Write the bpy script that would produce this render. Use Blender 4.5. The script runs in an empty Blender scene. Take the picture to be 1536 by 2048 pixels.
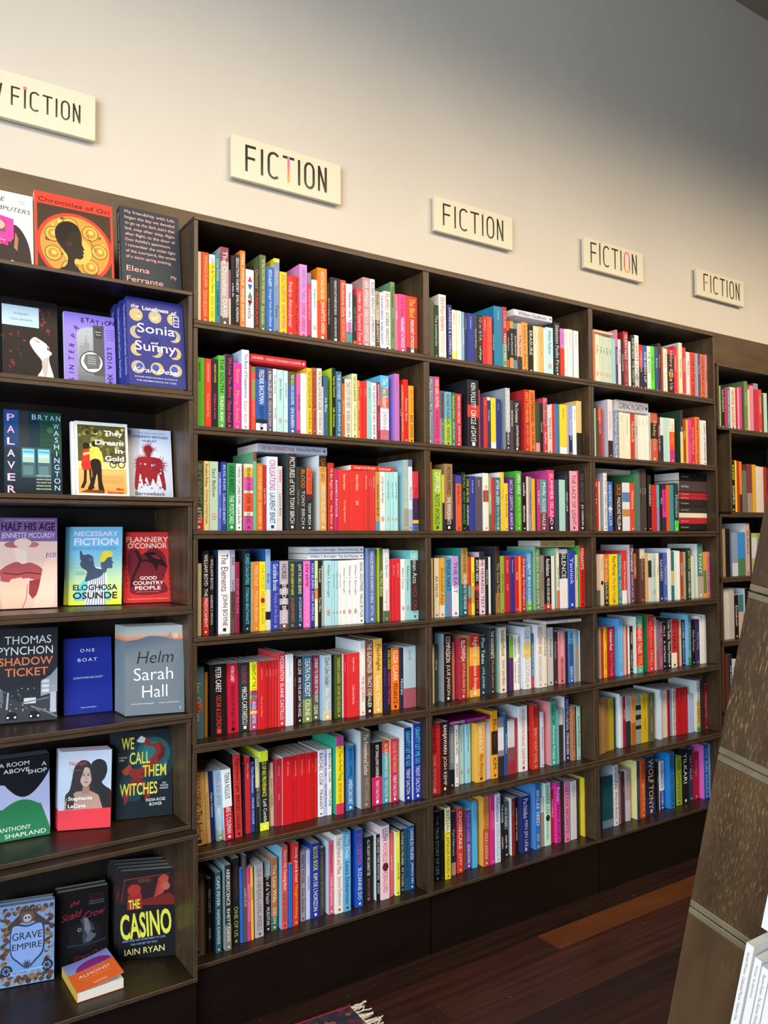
import bpy, math, random
from mathutils import Vector, Matrix, Euler

# ------------------------------------------------------------------ camera
SC = bpy.context.scene
COL = SC.collection
EYE = Vector((0.0, -2.09, 1.3338))
YAW, PITCH, ROLL = math.radians(33.66), math.radians(2.003), math.radians(-0.366)
_f = Vector((math.sin(YAW)*math.cos(PITCH), math.cos(YAW)*math.cos(PITCH), math.sin(PITCH)))
_r = Vector((math.cos(YAW), -math.sin(YAW), 0)); _u = _r.cross(_f)
_r2 = math.cos(ROLL)*_r + math.sin(ROLL)*_u
_u2 = -math.sin(ROLL)*_r + math.cos(ROLL)*_u
cd = bpy.data.cameras.new('camera'); cam = bpy.data.objects.new('camera', cd); COL.objects.link(cam)
M3 = Matrix((_r2, _u2, -_f)).transposed()
cam.matrix_world = Matrix.Translation(EYE) @ M3.to_4x4()
cd.sensor_fit = 'VERTICAL'; cd.sensor_height = 36.0; cd.lens = 28.0
cd.clip_start = 0.05; cd.clip_end = 60
SC.camera = cam

# ------------------------------------------------------------------ world, lights, exposure
w = bpy.data.worlds.new('room_air'); SC.world = w; w.use_nodes = True
bg = w.node_tree.nodes['Background']; bg.inputs[0].default_value = (1.0, 0.84, 0.66, 1); bg.inputs[1].default_value = 0.085

def area(name, loc, target, sx, sy, power, color, spread=180):
    l = bpy.data.lights.new(name, 'AREA'); l.shape = 'RECTANGLE'; l.size = sx; l.size_y = sy
    l.energy = power; l.color = color; l.spread = math.radians(spread)
    o = bpy.data.objects.new(name, l); COL.objects.link(o); o.location = loc
    d = Vector(target) - Vector(loc)
    o.rotation_euler = d.to_track_quat('-Z', 'Y').to_euler()
    return o
# row of warm lamps hung under the ceiling, aimed down at the shelves
area('ceiling_lamp_light', (2.6, -1.35, 2.92), (2.6, 0.3, 1.3), 5.4, 0.5, 64, (1.0, 0.80, 0.56), 118)
# daylight of the shop window behind and to the left
area('window_light', (-2.4, -3.0, 1.75), (1.2, 0.0, 0.8), 2.4, 2.9, 265, (0.78, 0.88, 1.0), 180)

SC.view_settings.view_transform = 'Standard'; SC.view_settings.look = 'None'
SC.view_settings.gamma = 1.0; SC.view_settings.exposure = 0.0
SC.view_settings.use_curve_mapping = False

# ------------------------------------------------------------------ helpers
def lin(h):
    out = []
    for i in (0, 2, 4):
        c = int(h[i:i+2], 16)/255.0
        out.append(c/12.92 if c <= 0.04045 else ((c+0.055)/1.055)**2.4)
    return (out[0], out[1], out[2], 1.0)

# pixel colours read off the photograph, divided by the light that falls on each shelf, give the card's own colour
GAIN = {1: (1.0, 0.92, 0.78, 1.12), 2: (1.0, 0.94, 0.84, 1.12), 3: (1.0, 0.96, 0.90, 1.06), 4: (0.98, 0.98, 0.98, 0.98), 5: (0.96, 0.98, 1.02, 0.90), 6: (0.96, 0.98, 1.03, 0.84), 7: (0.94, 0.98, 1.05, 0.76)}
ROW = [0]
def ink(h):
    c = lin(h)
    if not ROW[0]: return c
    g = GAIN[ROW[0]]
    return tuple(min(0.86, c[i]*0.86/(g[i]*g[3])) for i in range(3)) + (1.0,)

class MB:
    """collects faces with a colour and a material slot each, then becomes one mesh object"""
    def __init__(s): s.v = []; s.f = []; s.c = []; s.m = []
    def poly(s, pts, col=(1, 1, 1, 1), mat=0):
        n = len(s.v); s.v.extend([tuple(p) for p in pts]); s.f.append(tuple(range(n, n+len(pts)))); s.c.append(col); s.m.append(mat)
    def add(s, verts, faces, col=(1, 1, 1, 1), mat=0):
        n = len(s.v); s.v.extend(verts)
        for f in faces: s.f.append(tuple(i+n for i in f)); s.c.append(col); s.m.append(mat)
    def box(s, x0, x1, y0, y1, z0, z1, col=(1, 1, 1, 1), mat=0, front=None):
        V = [(x0, y0, z0), (x1, y0, z0), (x1, y1, z0), (x0, y1, z0), (x0, y0, z1), (x1, y0, z1), (x1, y1, z1), (x0, y1, z1)]
        F = [(0, 3, 2, 1), (4, 5, 6, 7), (0, 1, 5, 4), (1, 2, 6, 5), (2, 3, 7, 6), (3, 0, 4, 7)]
        n = len(s.v); s.v.extend(V)
        for i, f in enumerate(F):
            s.f.append(tuple(k+n for k in f)); s.c.append(col); s.m.append(front if (i == 2 and front is not None) else mat)
    def transform(s, M): s.v = [tuple(M @ Vector(p)) for p in s.v]
    def merge(s, o, M=None):
        n = len(s.v)
        s.v.extend([tuple(M @ Vector(p)) for p in o.v] if M is not None else o.v)
        s.f.extend([tuple(i+n for i in f) for f in o.f]); s.c.extend(o.c); s.m.extend(o.m)
    def mesh(s, name, mats):
        me = bpy.data.meshes.new(name); me.from_pydata(s.v, [], s.f)
        for m in mats: me.materials.append(m)
        me.polygons.foreach_set('material_index', s.m)
        a = me.color_attributes.new('Col', 'FLOAT_COLOR', 'CORNER')
        buf = []
        for f, c in zip(s.f, s.c): buf.extend(c*len(f))
        a.data.foreach_set('color', buf)
        me.update(); return me
    def build(s, name, mats, parent=None):
        o = bpy.data.objects.new(name, s.mesh(name, mats if isinstance(mats, (list, tuple)) else [mats])); COL.objects.link(o)
        if parent is not None: o.parent = parent
        return o

def thing(name, label, cat, loc=(0, 0, 0), rot=(0, 0, 0), group=None):
    o = bpy.data.objects.new(name, None); COL.objects.link(o)
    o.location = loc; o.rotation_euler = rot; o.empty_display_size = 0.05
    o['label'] = label; o['category'] = cat
    if group: o['group'] = group
    return o
def part(name, parent, loc=(0, 0, 0), rot=(0, 0, 0)):
    o = bpy.data.objects.new(name, None); COL.objects.link(o); o.parent = parent
    o.location = loc; o.rotation_euler = rot; o.empty_display_size = 0.03
    return o
def struct(o): o['kind'] = 'structure'; return o

# ------------------------------------------------------------------ materials
def newmat(name, rough=0.5):
    m = bpy.data.materials.new(name); m.use_nodes = True
    nt = m.node_tree; p = nt.nodes['Principled BSDF']; p.inputs['Roughness'].default_value = rough
    return m, nt, p
def N(nt, t, **kw):
    n = nt.nodes.new(t)
    for k, v in kw.items(): setattr(n, k, v)
    return n

def mat_attr(name, rough, spec=0.4, noise=0.06):
    m, nt, p = newmat(name, rough)
    a = N(nt, 'ShaderNodeVertexColor', layer_name='Col')
    g = N(nt, 'ShaderNodeTexCoord'); n = N(nt, 'ShaderNodeTexNoise'); n.inputs['Scale'].default_value = 60; n.inputs['Detail'].default_value = 3
    nt.links.new(g.outputs['Object'], n.inputs['Vector'])
    mr = N(nt, 'ShaderNodeMapRange'); mr.inputs['To Min'].default_value = 1-noise; mr.inputs['To Max'].default_value = 1+noise
    nt.links.new(n.outputs['Fac'], mr.inputs['Value'])
    mx = N(nt, 'ShaderNodeVectorMath', operation='SCALE')
    nt.links.new(a.outputs['Color'], mx.inputs[0]); nt.links.new(mr.outputs['Result'], mx.inputs['Scale'])
    nt.links.new(mx.outputs['Vector'], p.inputs['Base Color'])
    p.inputs['Specular IOR Level'].default_value = spec
    return m

def mat_wood(name, dark, light, fleck, axis, scale=1.0, rough=0.42, fleck_amt=0.5, spec=0.4, fs=190, fst=0.07):
    """stained plywood: stretched grain plus pale pore flecks that follow the grain"""
    m, nt, p = newmat(name, rough)
    g = N(nt, 'ShaderNodeTexCoord'); oi = N(nt, 'ShaderNodeObjectInfo')
    off = N(nt, 'ShaderNodeVectorMath', operation='SCALE'); off.inputs['Scale'].default_value = 7.0
    comb = N(nt, 'ShaderNodeCombineXYZ')
    for k in ('X', 'Y', 'Z'): nt.links.new(oi.outputs['Random'], comb.inputs[k])
    nt.links.new(comb.outputs[0], off.inputs[0])
    ad = N(nt, 'ShaderNodeVectorMath', operation='ADD')
    nt.links.new(g.outputs['Object'], ad.inputs[0]); nt.links.new(off.outputs[0], ad.inputs[1])
    def noise(sc, stretch, detail):
        mp = N(nt, 'ShaderNodeMapping'); s = [sc]*3; s['XYZ'.index(axis)] = sc*stretch
        mp.inputs['Scale'].default_value = s
        n = N(nt, 'ShaderNodeTexNoise'); n.inputs['Scale'].default_value = 1.0; n.inputs['Detail'].default_value = detail
        nt.links.new(ad.outputs[0], mp.inputs['Vector']); nt.links.new(mp.outputs[0], n.inputs['Vector']); return n
    n1 = noise(16*scale, 0.22, 5); n2 = noise(fs*scale, fst, 2); n3 = noise(5*scale, 0.6, 3)
    r1 = N(nt, 'ShaderNodeValToRGB'); r1.color_ramp.elements[0].color = lin(dark); r1.color_ramp.elements[1].color = lin(light)
    r1.color_ramp.elements[0].position = 0.30; r1.color_ramp.elements[1].position = 0.72
    nt.links.new(n1.outputs['Fac'], r1.inputs['Fac'])
    r2 = N(nt, 'ShaderNodeMapRange'); r2.inputs['From Min'].default_value = 0.57; r2.inputs['From Max'].default_value = 0.72
    nt.links.new(n2.outputs['Fac'], r2.inputs['Value'])
    r3 = N(nt, 'ShaderNodeMapRange'); r3.inputs['From Min'].default_value = 0.42; r3.inputs['From Max'].default_value = 0.62; r3.inputs['To Max'].default_value = fleck_amt
    nt.links.new(n3.outputs['Fac'], r3.inputs['Value'])
    mu = N(nt, 'ShaderNodeMath', operation='MULTIPLY'); nt.links.new(r2.outputs[0], mu.inputs[0]); nt.links.new(r3.outputs[0], mu.inputs[1])
    mx = N(nt, 'ShaderNodeMix', data_type='RGBA'); nt.links.new(mu.outputs[0], mx.inputs['Factor'])
    nt.links.new(r1.outputs['Color'], mx.inputs['A']); mx.inputs['B'].default_value = lin(fleck)
    nt.links.new(mx.outputs['Result'], p.inputs['Base Color'])
    bp = N(nt, 'ShaderNodeBump'); bp.inputs['Strength'].default_value = 0.12; bp.inputs['Distance'].default_value = 0.002
    nt.links.new(n2.outputs['Fac'], bp.inputs['Height']); nt.links.new(bp.outputs[0], p.inputs['Normal'])
    p.inputs['Specular IOR Level'].default_value = spec
    return m

def mat_edge(name, dark, light, axis, freq):
    """sawn plywood edge: thin parallel plies"""
    m, nt, p = newmat(name, 0.5)
    g = N(nt, 'ShaderNodeTexCoord')
    wv = N(nt, 'ShaderNodeTexWave', wave_type='BANDS', bands_direction=axis); wv.inputs['Scale'].default_value = freq; wv.inputs['Distortion'].default_value = 0.6; wv.inputs['Detail'].default_value = 1
    nt.links.new(g.outputs['Object'], wv.inputs['Vector'])
    n = N(nt, 'ShaderNodeTexNoise'); n.inputs['Scale'].default_value = 25; nt.links.new(g.outputs['Object'], n.inputs['Vector'])
    mu = N(nt, 'ShaderNodeMath', operation='MULTIPLY_ADD'); mu.inputs[1].default_value = 0.6; mu.inputs[2].default_value = 0.0
    nt.links.new(wv.outputs['Fac'], mu.inputs[0])
    ad = N(nt, 'ShaderNodeMath', operation='MULTIPLY_ADD'); ad.inputs[1].default_value = 0.5; nt.links.new(n.outputs['Fac'], ad.inputs[0]); nt.links.new(mu.outputs[0], ad.inputs[2])
    r = N(nt, 'ShaderNodeValToRGB'); r.color_ramp.elements[0].color = lin(dark); r.color_ramp.elements[1].color = lin(light)
    r.color_ramp.elements[0].position = 0.2; r.color_ramp.elements[1].position = 0.85
    nt.links.new(ad.outputs[0], r.inputs['Fac']); nt.links.new(r.outputs['Color'], p.inputs['Base Color'])
    return m

def mat_plaster(name, c1, c2):
    m, nt, p = newmat(name, 0.9)
    g = N(nt, 'ShaderNodeTexCoord'); n = N(nt, 'ShaderNodeTexNoise'); n.inputs['Scale'].default_value = 1.7; n.inputs['Detail'].default_value = 4
    nt.links.new(g.outputs['Object'], n.inputs['Vector'])
    r = N(nt, 'ShaderNodeValToRGB'); r.color_ramp.elements[0].color = lin(c1); r.color_ramp.elements[1].color = lin(c2)
    nt.links.new(n.outputs['Fac'], r.inputs['Fac']); nt.links.new(r.outputs['Color'], p.inputs['Base Color'])
    n2 = N(nt, 'ShaderNodeTexNoise'); n2.inputs['Scale'].default_value = 14; n2.inputs['Detail'].default_value = 6
    nt.links.new(g.outputs['Object'], n2.inputs['Vector'])
    b = N(nt, 'ShaderNodeBump'); b.inputs['Strength'].default_value = 0.12; b.inputs['Distance'].default_value = 0.01
    nt.links.new(n2.outputs['Fac'], b.inputs['Height']); nt.links.new(b.outputs[0], p.inputs['Normal'])
    return m

COVER = mat_attr('printed_card', 0.5, 0.2, 0.03)
PRINT = mat_attr('printed_ink', 0.5, 0.18, 0.02)
def mat_pages():
    m, nt, p = newmat('page_edges', 0.85)
    g = N(nt, 'ShaderNodeTexCoord'); mp = N(nt, 'ShaderNodeMapping'); mp.inputs['Scale'].default_value = (900, 4, 4)
    n = N(nt, 'ShaderNodeTexNoise'); n.inputs['Scale'].default_value = 1.0
    nt.links.new(g.outputs['Object'], mp.inputs[0]); nt.links.new(mp.outputs[0], n.inputs['Vector'])
    r = N(nt, 'ShaderNodeValToRGB'); r.color_ramp.elements[0].color = lin('ccc8bc'); r.color_ramp.elements[1].color = lin('f2eee4')
    r.color_ramp.elements[0].position = 0.3; r.color_ramp.elements[1].position = 0.7
    nt.links.new(n.outputs['Fac'], r.inputs['Fac']); nt.links.new(r.outputs['Color'], p.inputs['Base Color'])
    return m
PAGES = mat_pages()
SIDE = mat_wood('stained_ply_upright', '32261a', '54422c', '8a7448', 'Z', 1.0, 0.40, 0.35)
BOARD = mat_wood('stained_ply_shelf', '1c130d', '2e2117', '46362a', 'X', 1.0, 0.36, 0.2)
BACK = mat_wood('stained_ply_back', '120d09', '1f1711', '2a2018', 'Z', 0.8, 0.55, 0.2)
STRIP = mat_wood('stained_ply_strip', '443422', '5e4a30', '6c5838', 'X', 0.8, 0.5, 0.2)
PLINTH = mat_wood('shaded_varnished_ply', '0e0806', '180f0b', '20160f', 'X', 0.8, 0.35, 0.1)  # plinth ply, its shade put into the near-black colour
EDGE_H = mat_edge('ply_edge_level', '1e150e', '523e2a', 'Z', 95)
EDGE_V = mat_edge('ply_edge_upright', '1e150e', '523e2a', 'X', 95)
LEAN = mat_wood('worn_stained_ply', '3a2a1a', '5a432b', 'a88a50', 'Z', 1.0, 0.38, 0.75, 0.4, 620, 0.09)
LEAN_EDGE = mat_edge('worn_ply_edge', '3c3428', '8c7c60', 'Z', 110)
WALL = mat_plaster('cream_plaster', 'c4bdb0', 'd0c9bd')
CEIL = mat_plaster('ceiling_paint', '8c8578', '999183')

def mat_floor():
    m, nt, p = newmat('floor_planks', 0.34)
    g = N(nt, 'ShaderNodeTexCoord'); mp = N(nt, 'ShaderNodeMapping'); mp.inputs['Location'].default_value = (0.35, 0.0, 0)
    nt.links.new(g.outputs['Object'], mp.inputs[0])
    b = N(nt, 'ShaderNodeTexBrick'); b.offset = 0.37; b.offset_frequency = 2; b.inputs['Scale'].default_value = 1.0
    b.inputs['Brick Width'].default_value = 1.75; b.inputs['Row Height'].default_value = 0.104; b.inputs['Mortar Size'].default_value = 0.0011; b.inputs['Mortar Smooth'].default_value = 0.1
    b.inputs['Color1'].default_value = (0, 0, 0, 1); b.inputs['Color2'].default_value = (1, 1, 1, 1); b.inputs['Mortar'].default_value = (0.5, 0.5, 0.5, 1); b.inputs['Bias'].default_value = -0.1
    nt.links.new(mp.outputs[0], b.inputs['Vector'])
    r = N(nt, 'ShaderNodeValToRGB'); r.color_ramp.elements[0].color = lin('24120d'); r.color_ramp.elements[1].color = lin('4c2619')
    e = r.color_ramp.elements.new(0.5); e.color = lin('341a12')
    nt.links.new(b.outputs['Color'], r.inputs['Fac'])
    m2 = N(nt, 'ShaderNodeMapping'); m2.inputs['Scale'].default_value = (2.2, 45, 1); nt.links.new(g.outputs['Object'], m2.inputs[0])
    n = N(nt, 'ShaderNodeTexNoise'); n.inputs['Scale'].default_value = 1; n.inputs['Detail'].default_value = 6; nt.links.new(m2.outputs[0], n.inputs['Vector'])
    mr = N(nt, 'ShaderNodeMapRange'); mr.inputs['From Min'].default_value = 0.3; mr.inputs['From Max'].default_value = 0.7; mr.inputs['To Min'].default_value = 0.55; mr.inputs['To Max'].default_value = 1.3
    nt.links.new(n.outputs['Fac'], mr.inputs['Value'])
    sc = N(nt, 'ShaderNodeVectorMath', operation='SCALE'); nt.links.new(r.outputs['Color'], sc.inputs[0]); nt.links.new(mr.outputs[0], sc.inputs['Scale'])
    dk = N(nt, 'ShaderNodeMix', data_type='RGBA'); nt.links.new(b.outputs['Fac'], dk.inputs['Factor']); nt.links.new(sc.outputs[0], dk.inputs['A']); dk.inputs['B'].default_value = lin('1a0d08')
    # scuffs
    n3 = N(nt, 'ShaderNodeTexNoise'); n3.inputs['Scale'].default_value = 55; n3.inputs['Detail'].default_value = 2; nt.links.new(g.outputs['Object'], n3.inputs['Vector'])
    r3 = N(nt, 'ShaderNodeMapRange'); r3.inputs['From Min'].default_value = 0.72; r3.inputs['From Max'].default_value = 0.78; r3.inputs['To Max'].default_value = 0.5; nt.links.new(n3.outputs['Fac'], r3.inputs['Value'])
    sf = N(nt, 'ShaderNodeMix', data_type='RGBA'); nt.links.new(r3.outputs[0], sf.inputs['Factor']); nt.links.new(dk.outputs['Result'], sf.inputs['A']); sf.inputs['B'].default_value = lin('8c6a58')
    nt.links.new(sf.outputs['Result'], p.inputs['Base Color'])
    bp = N(nt, 'ShaderNodeBump'); bp.inputs['Strength'].default_value = 0.25; bp.inputs['Distance'].default_value = 0.003; bp.invert = True
    nt.links.new(b.outputs['Fac'], bp.inputs['Height']); nt.links.new(bp.outputs[0], p.inputs['Normal'])
    n4 = N(nt, 'ShaderNodeMapRange'); n4.inputs['To Min'].default_value = 0.28; n4.inputs['To Max'].default_value = 0.5; nt.links.new(n.outputs['Fac'], n4.inputs['Value']); nt.links.new(n4.outputs[0], p.inputs['Roughness'])
    return m
FLOOR = mat_floor()
PLANK = mat_wood('pale_lit_plank', '4e2a15', '66391d', '74481f', 'X', 0.7, 0.34, 0.3)

# ------------------------------------------------------------------ the setting
WY = 0.315          # wall plane behind the cases
DEPTH = 0.30      # depth of the cases
def slab(name, x0, x1, y0, y1, z0, z1, m):
    b = MB(); b.box(x0, x1, y0, y1, z0, z1); return struct(b.build(name, m))
slab('floor', -4.5, 7.5, -5.2, WY+0.1, -0.06, 0.0, FLOOR)
slab('wall_back', -4.5, 7.5, WY, WY+0.1, 0.0, 4.2, WALL)
slab('ceiling', -4.5, 7.5, -5.2, WY+0.1, 4.195, 4.30, CEIL)
slab('trim_1', -2.0, 7.4, DEPTH-0.001, WY, 2.02, 2.369, STRIP)
# one paler floor board, the patch of light on it put into its colour
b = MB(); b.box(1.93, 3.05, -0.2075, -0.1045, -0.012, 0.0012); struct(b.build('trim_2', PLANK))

# ------------------------------------------------------------------ bookcases built of stacked ply boxes
T = 0.012
def ply_box(parent, x0, x1, z0, z1, y0, y1, seed, open_top=False, name='shelf_box', mats=None):
    rnd = random.Random(seed)
    jx, jy = rnd.uniform(-0.0015, 0.0015), rnd.uniform(-0.002, 0.002)
    side, board, eh, ev, back = mats or (SIDE, BOARD, EDGE_H, EDGE_V, BACK)
    p = part(name, parent)
    def bd(nm, a, mA, mB):
        m = MB(); m.box(*a, mat=0, front=1); o = m.build(nm, [mA, mB], p)
        bv = o.modifiers.new('soft_edge', 'BEVEL'); bv.width = 0.0012; bv.segments = 1; bv.limit_method = 'ANGLE'
        return o
    y0 += jy
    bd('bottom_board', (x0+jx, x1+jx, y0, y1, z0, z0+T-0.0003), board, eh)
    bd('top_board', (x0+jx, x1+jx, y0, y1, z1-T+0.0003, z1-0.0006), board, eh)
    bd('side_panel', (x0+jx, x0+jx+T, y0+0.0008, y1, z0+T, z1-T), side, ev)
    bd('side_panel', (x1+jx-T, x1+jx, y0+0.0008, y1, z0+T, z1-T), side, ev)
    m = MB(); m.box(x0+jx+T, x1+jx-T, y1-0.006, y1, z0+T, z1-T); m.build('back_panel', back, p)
    return p

ZK = [2.2091, 1.9438, 1.6504, 1.3628, 1.0713, 0.7831, 0.4918, 0.1962]   # top faces of the shelves, highest first
XB = {'A': (0.7687, 1.5661), 'B': (1.5661, 2.3569), 'C': (2.3569, 3.1526)}
CASE = {'A': 'case beside display', 'B': 'middle case', 'C': 'third case', 'D': 'far case'}
def bookcase(key, label):
    x0, x1 = XB[key]
    t = thing('bookcase', label, 'bookcase', (0, 0, 0), group='open bookcases along the wall')
    t.location = (x0, 0, 0)
    x1 -= x0; x0 = 0.0
    tops = [ZK[0]+0.0118+T] + [ZK[i]-T for i in range(1, 7)]
    for i in range(7):
        ply_box(t, x0+0.0003, x1-0.0003, ZK[i+1]-T, tops[i] if i == 0 else ZK[i]-T, 0.0, DEPTH-0.002, hash((key, i)) % 999 if False else ord(key)*31+i*7)
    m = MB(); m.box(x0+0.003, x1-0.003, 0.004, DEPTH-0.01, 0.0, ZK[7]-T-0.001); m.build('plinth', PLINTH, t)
    return t
bookcase('A', 'tall dark ply bookcase standing right beside the face-out display')
bookcase('B', 'tall dark ply bookcase in the middle of the row, under the second small sign')
bookcase('C', 'tall dark ply bookcase last of the equal-height three, partly hidden low by leaning shelves')

DT = {0: 2.0182, 1: 1.742, 2: 1.452, 3: 1.1592, 4: 0.8691, 5: 0.5727, 6: 0.1885}
t = thing('display_bookcase', 'dark ply display case whose books face out, deeper at its base', 'bookcase', (-0.05, 0, 0))
DX1 = 0.7672+0.05
for k in range(1, 6):
    ply_box(t, 0, DX1, DT[k]-T, DT[k-1] - (0.0 if k == 1 else T), 0.0, DEPTH-0.002, 50+k)
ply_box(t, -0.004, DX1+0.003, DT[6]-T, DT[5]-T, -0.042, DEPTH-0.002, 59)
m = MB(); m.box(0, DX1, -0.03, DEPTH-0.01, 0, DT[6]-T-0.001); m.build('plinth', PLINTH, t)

SD = 0.9207
ZD = {1: 1.981*SD, 2: 1.574*SD, 3: 1.26*SD, 4: 0.956*SD, 5: 0.628*SD}
t = thing('stepped_bookcase', 'far dark ply bookcase of uneven stacked boxes behind the leaning shelves', 'bookcase', (3.166, 0, 0))
ply_box(t, 0.0, 0.79, ZD[1]-T, 2.287*SD, 0.0, DEPTH-0.002, 71)
ply_box(t, 0.085, 0.875, ZD[2]-T, ZD[1]-T, 0.0, DEPTH-0.002, 72)
ply_box(t, 0.0, 0.79, ZD[3]-T, ZD[2]-T, 0.0, DEPTH-0.002, 73)
ply_box(t, -0.003, 0.787, ZD[4]-T, ZD[3]-T, 0.0, DEPTH-0.002, 74)
ply_box(t, -0.003, 0.787, ZD[5]-T, ZD[4]-T, 0.0, DEPTH-0.002, 75)
ply_box(t, 0.0, 0.79, 0.36-T, ZD[5]-T, 0.0, DEPTH-0.002, 76)
m = MB(); m.box(0, 0.79, 0.004, DEPTH-0.01, 0, 0.36-T-0.001); m.build('plinth', PLINTH, t)

# ------------------------------------------------------------------ lettering
FC = {}
def text_geo(s, bold=0.0, shear=0.0, spacing=1.0, res=2):
    k = (s, bold, shear, spacing, res)
    if k in FC: return FC[k]
    c = bpy.data.curves.new('t', 'FONT'); c.body = s; c.fill_mode = 'FRONT'; c.resolution_u = res
    c.offset = bold; c.shear = shear; c.space_character = spacing
    o = bpy.data.objects.new('t', c)
    me = o.to_mesh()
    V = [(v.co.x, v.co.y) for v in me.vertices]; Fs = [tuple(p.vertices) for p in me.polygons]
    o.to_mesh_clear(); bpy.data.objects.remove(o); bpy.data.curves.remove(c)
    if not V: V = [(0, 0), (1, 0), (1, 1)]; Fs = []
    x0 = min(v[0] for v in V); x1 = max(v[0] for v in V); y0 = min(v[1] for v in V); y1 = max(v[1] for v in V)
    FC[k] = ([(a-x0, b_-y0) for a, b_ in V], Fs, max(x1-x0, 1e-4), max(y1-y0, 1e-4))
    return FC[k]

def spine_text(s, col, w, ztop, length, frac=0.56, bold=0.0, y=-0.0004):
    """text running down a spine whose left edge is x = 0"""
    V, Fs, tw, th = text_geo(s, bold)
    sy = frac*w/th; sx = length/tw
    if sx > 1.15*sy: sx = 1.15*sy
    if sx < 0.5*sy: sy = sx/0.5
    used = tw*sx; pad = (length-used)/2
    m = MB(); x0 = w/2 - th*sy/2
    m.add([(x0+b_*sy, y, ztop-pad-a*sx) for a, b_ in V], Fs, col)
    return m

def ellipse(cx, cz, rx, rz, y, n=20, a0=0, a1=360):
    return [(cx+rx*math.cos(math.radians(a0+(a1-a0)*i/n)), y, cz+rz*math.sin(math.radians(a0+(a1-a0)*i/n))) for i in range(n)]

# ------------------------------------------------------------------ shelved books
def cover_mb(w, h, d, spine, side, bands, t=0.0008, chamfer=0.0016):
    c = min(chamfer, w*0.28)
    O = [(0, d), (0, c), (c, 0), (w-c, 0), (w, c), (w, d)]
    t2 = min(t, w*0.2)
    I = [(t2, d), (t2, max(c, t2)), (max(c, t2), t2), (w-max(c, t2), t2), (w-t2, max(c, t2)), (w-t2, d)]
    m = MB()
    for z0, z1, sc in bands:
        for i in range(5):
            (xa, ya), (xb, yb) = O[i], O[i+1]
            col = side if i in (0, 4) else sc
            m.poly([(xa, ya, z0), (xb, yb, z0), (xb, yb, z1), (xa, ya, z1)], col)
    for i in range(5):
        (xa, ya), (xb, yb) = I[i], I[i+1]; (oa, pa), (ob, pb) = O[i], O[i+1]
        m.poly([(xb, yb, 0), (xa, ya, 0), (xa, ya, h), (xb, yb, h)], (0.75, 0.73, 0.7, 1))
        m.poly([(oa, pa, h), (ob, pb, h), (xb, yb, h), (xa, ya, h)], bands[-1][2] if i in (1, 2, 3) else side)
        m.poly([(ob, pb, 0), (oa, pa, 0), (xa, ya, 0), (xb, yb, 0)], bands[0][2])
    for k in (0, 5):
        m.poly([(O[k][0], d, 0), (I[k][0], d, 0), (I[k][0], d, h), (O[k][0], d, h)], side)
    return m
def pages_mb(w, h, d, t=0.0008, top=0.0006, back=0.002):
    m = MB(); t2 = min(t, w*0.2)+0.0001
    m.box(t2, w-t2, t2+0.0003, d-back, top, h-top, (0.8, 0.78, 0.72, 1)); return m

def parse(line):
    head, t1, t2 = line.split('|')
    tk = head.split()
    return tk, [x.split(' ', 1) if x else None for x in (t1, t2)]

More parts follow.
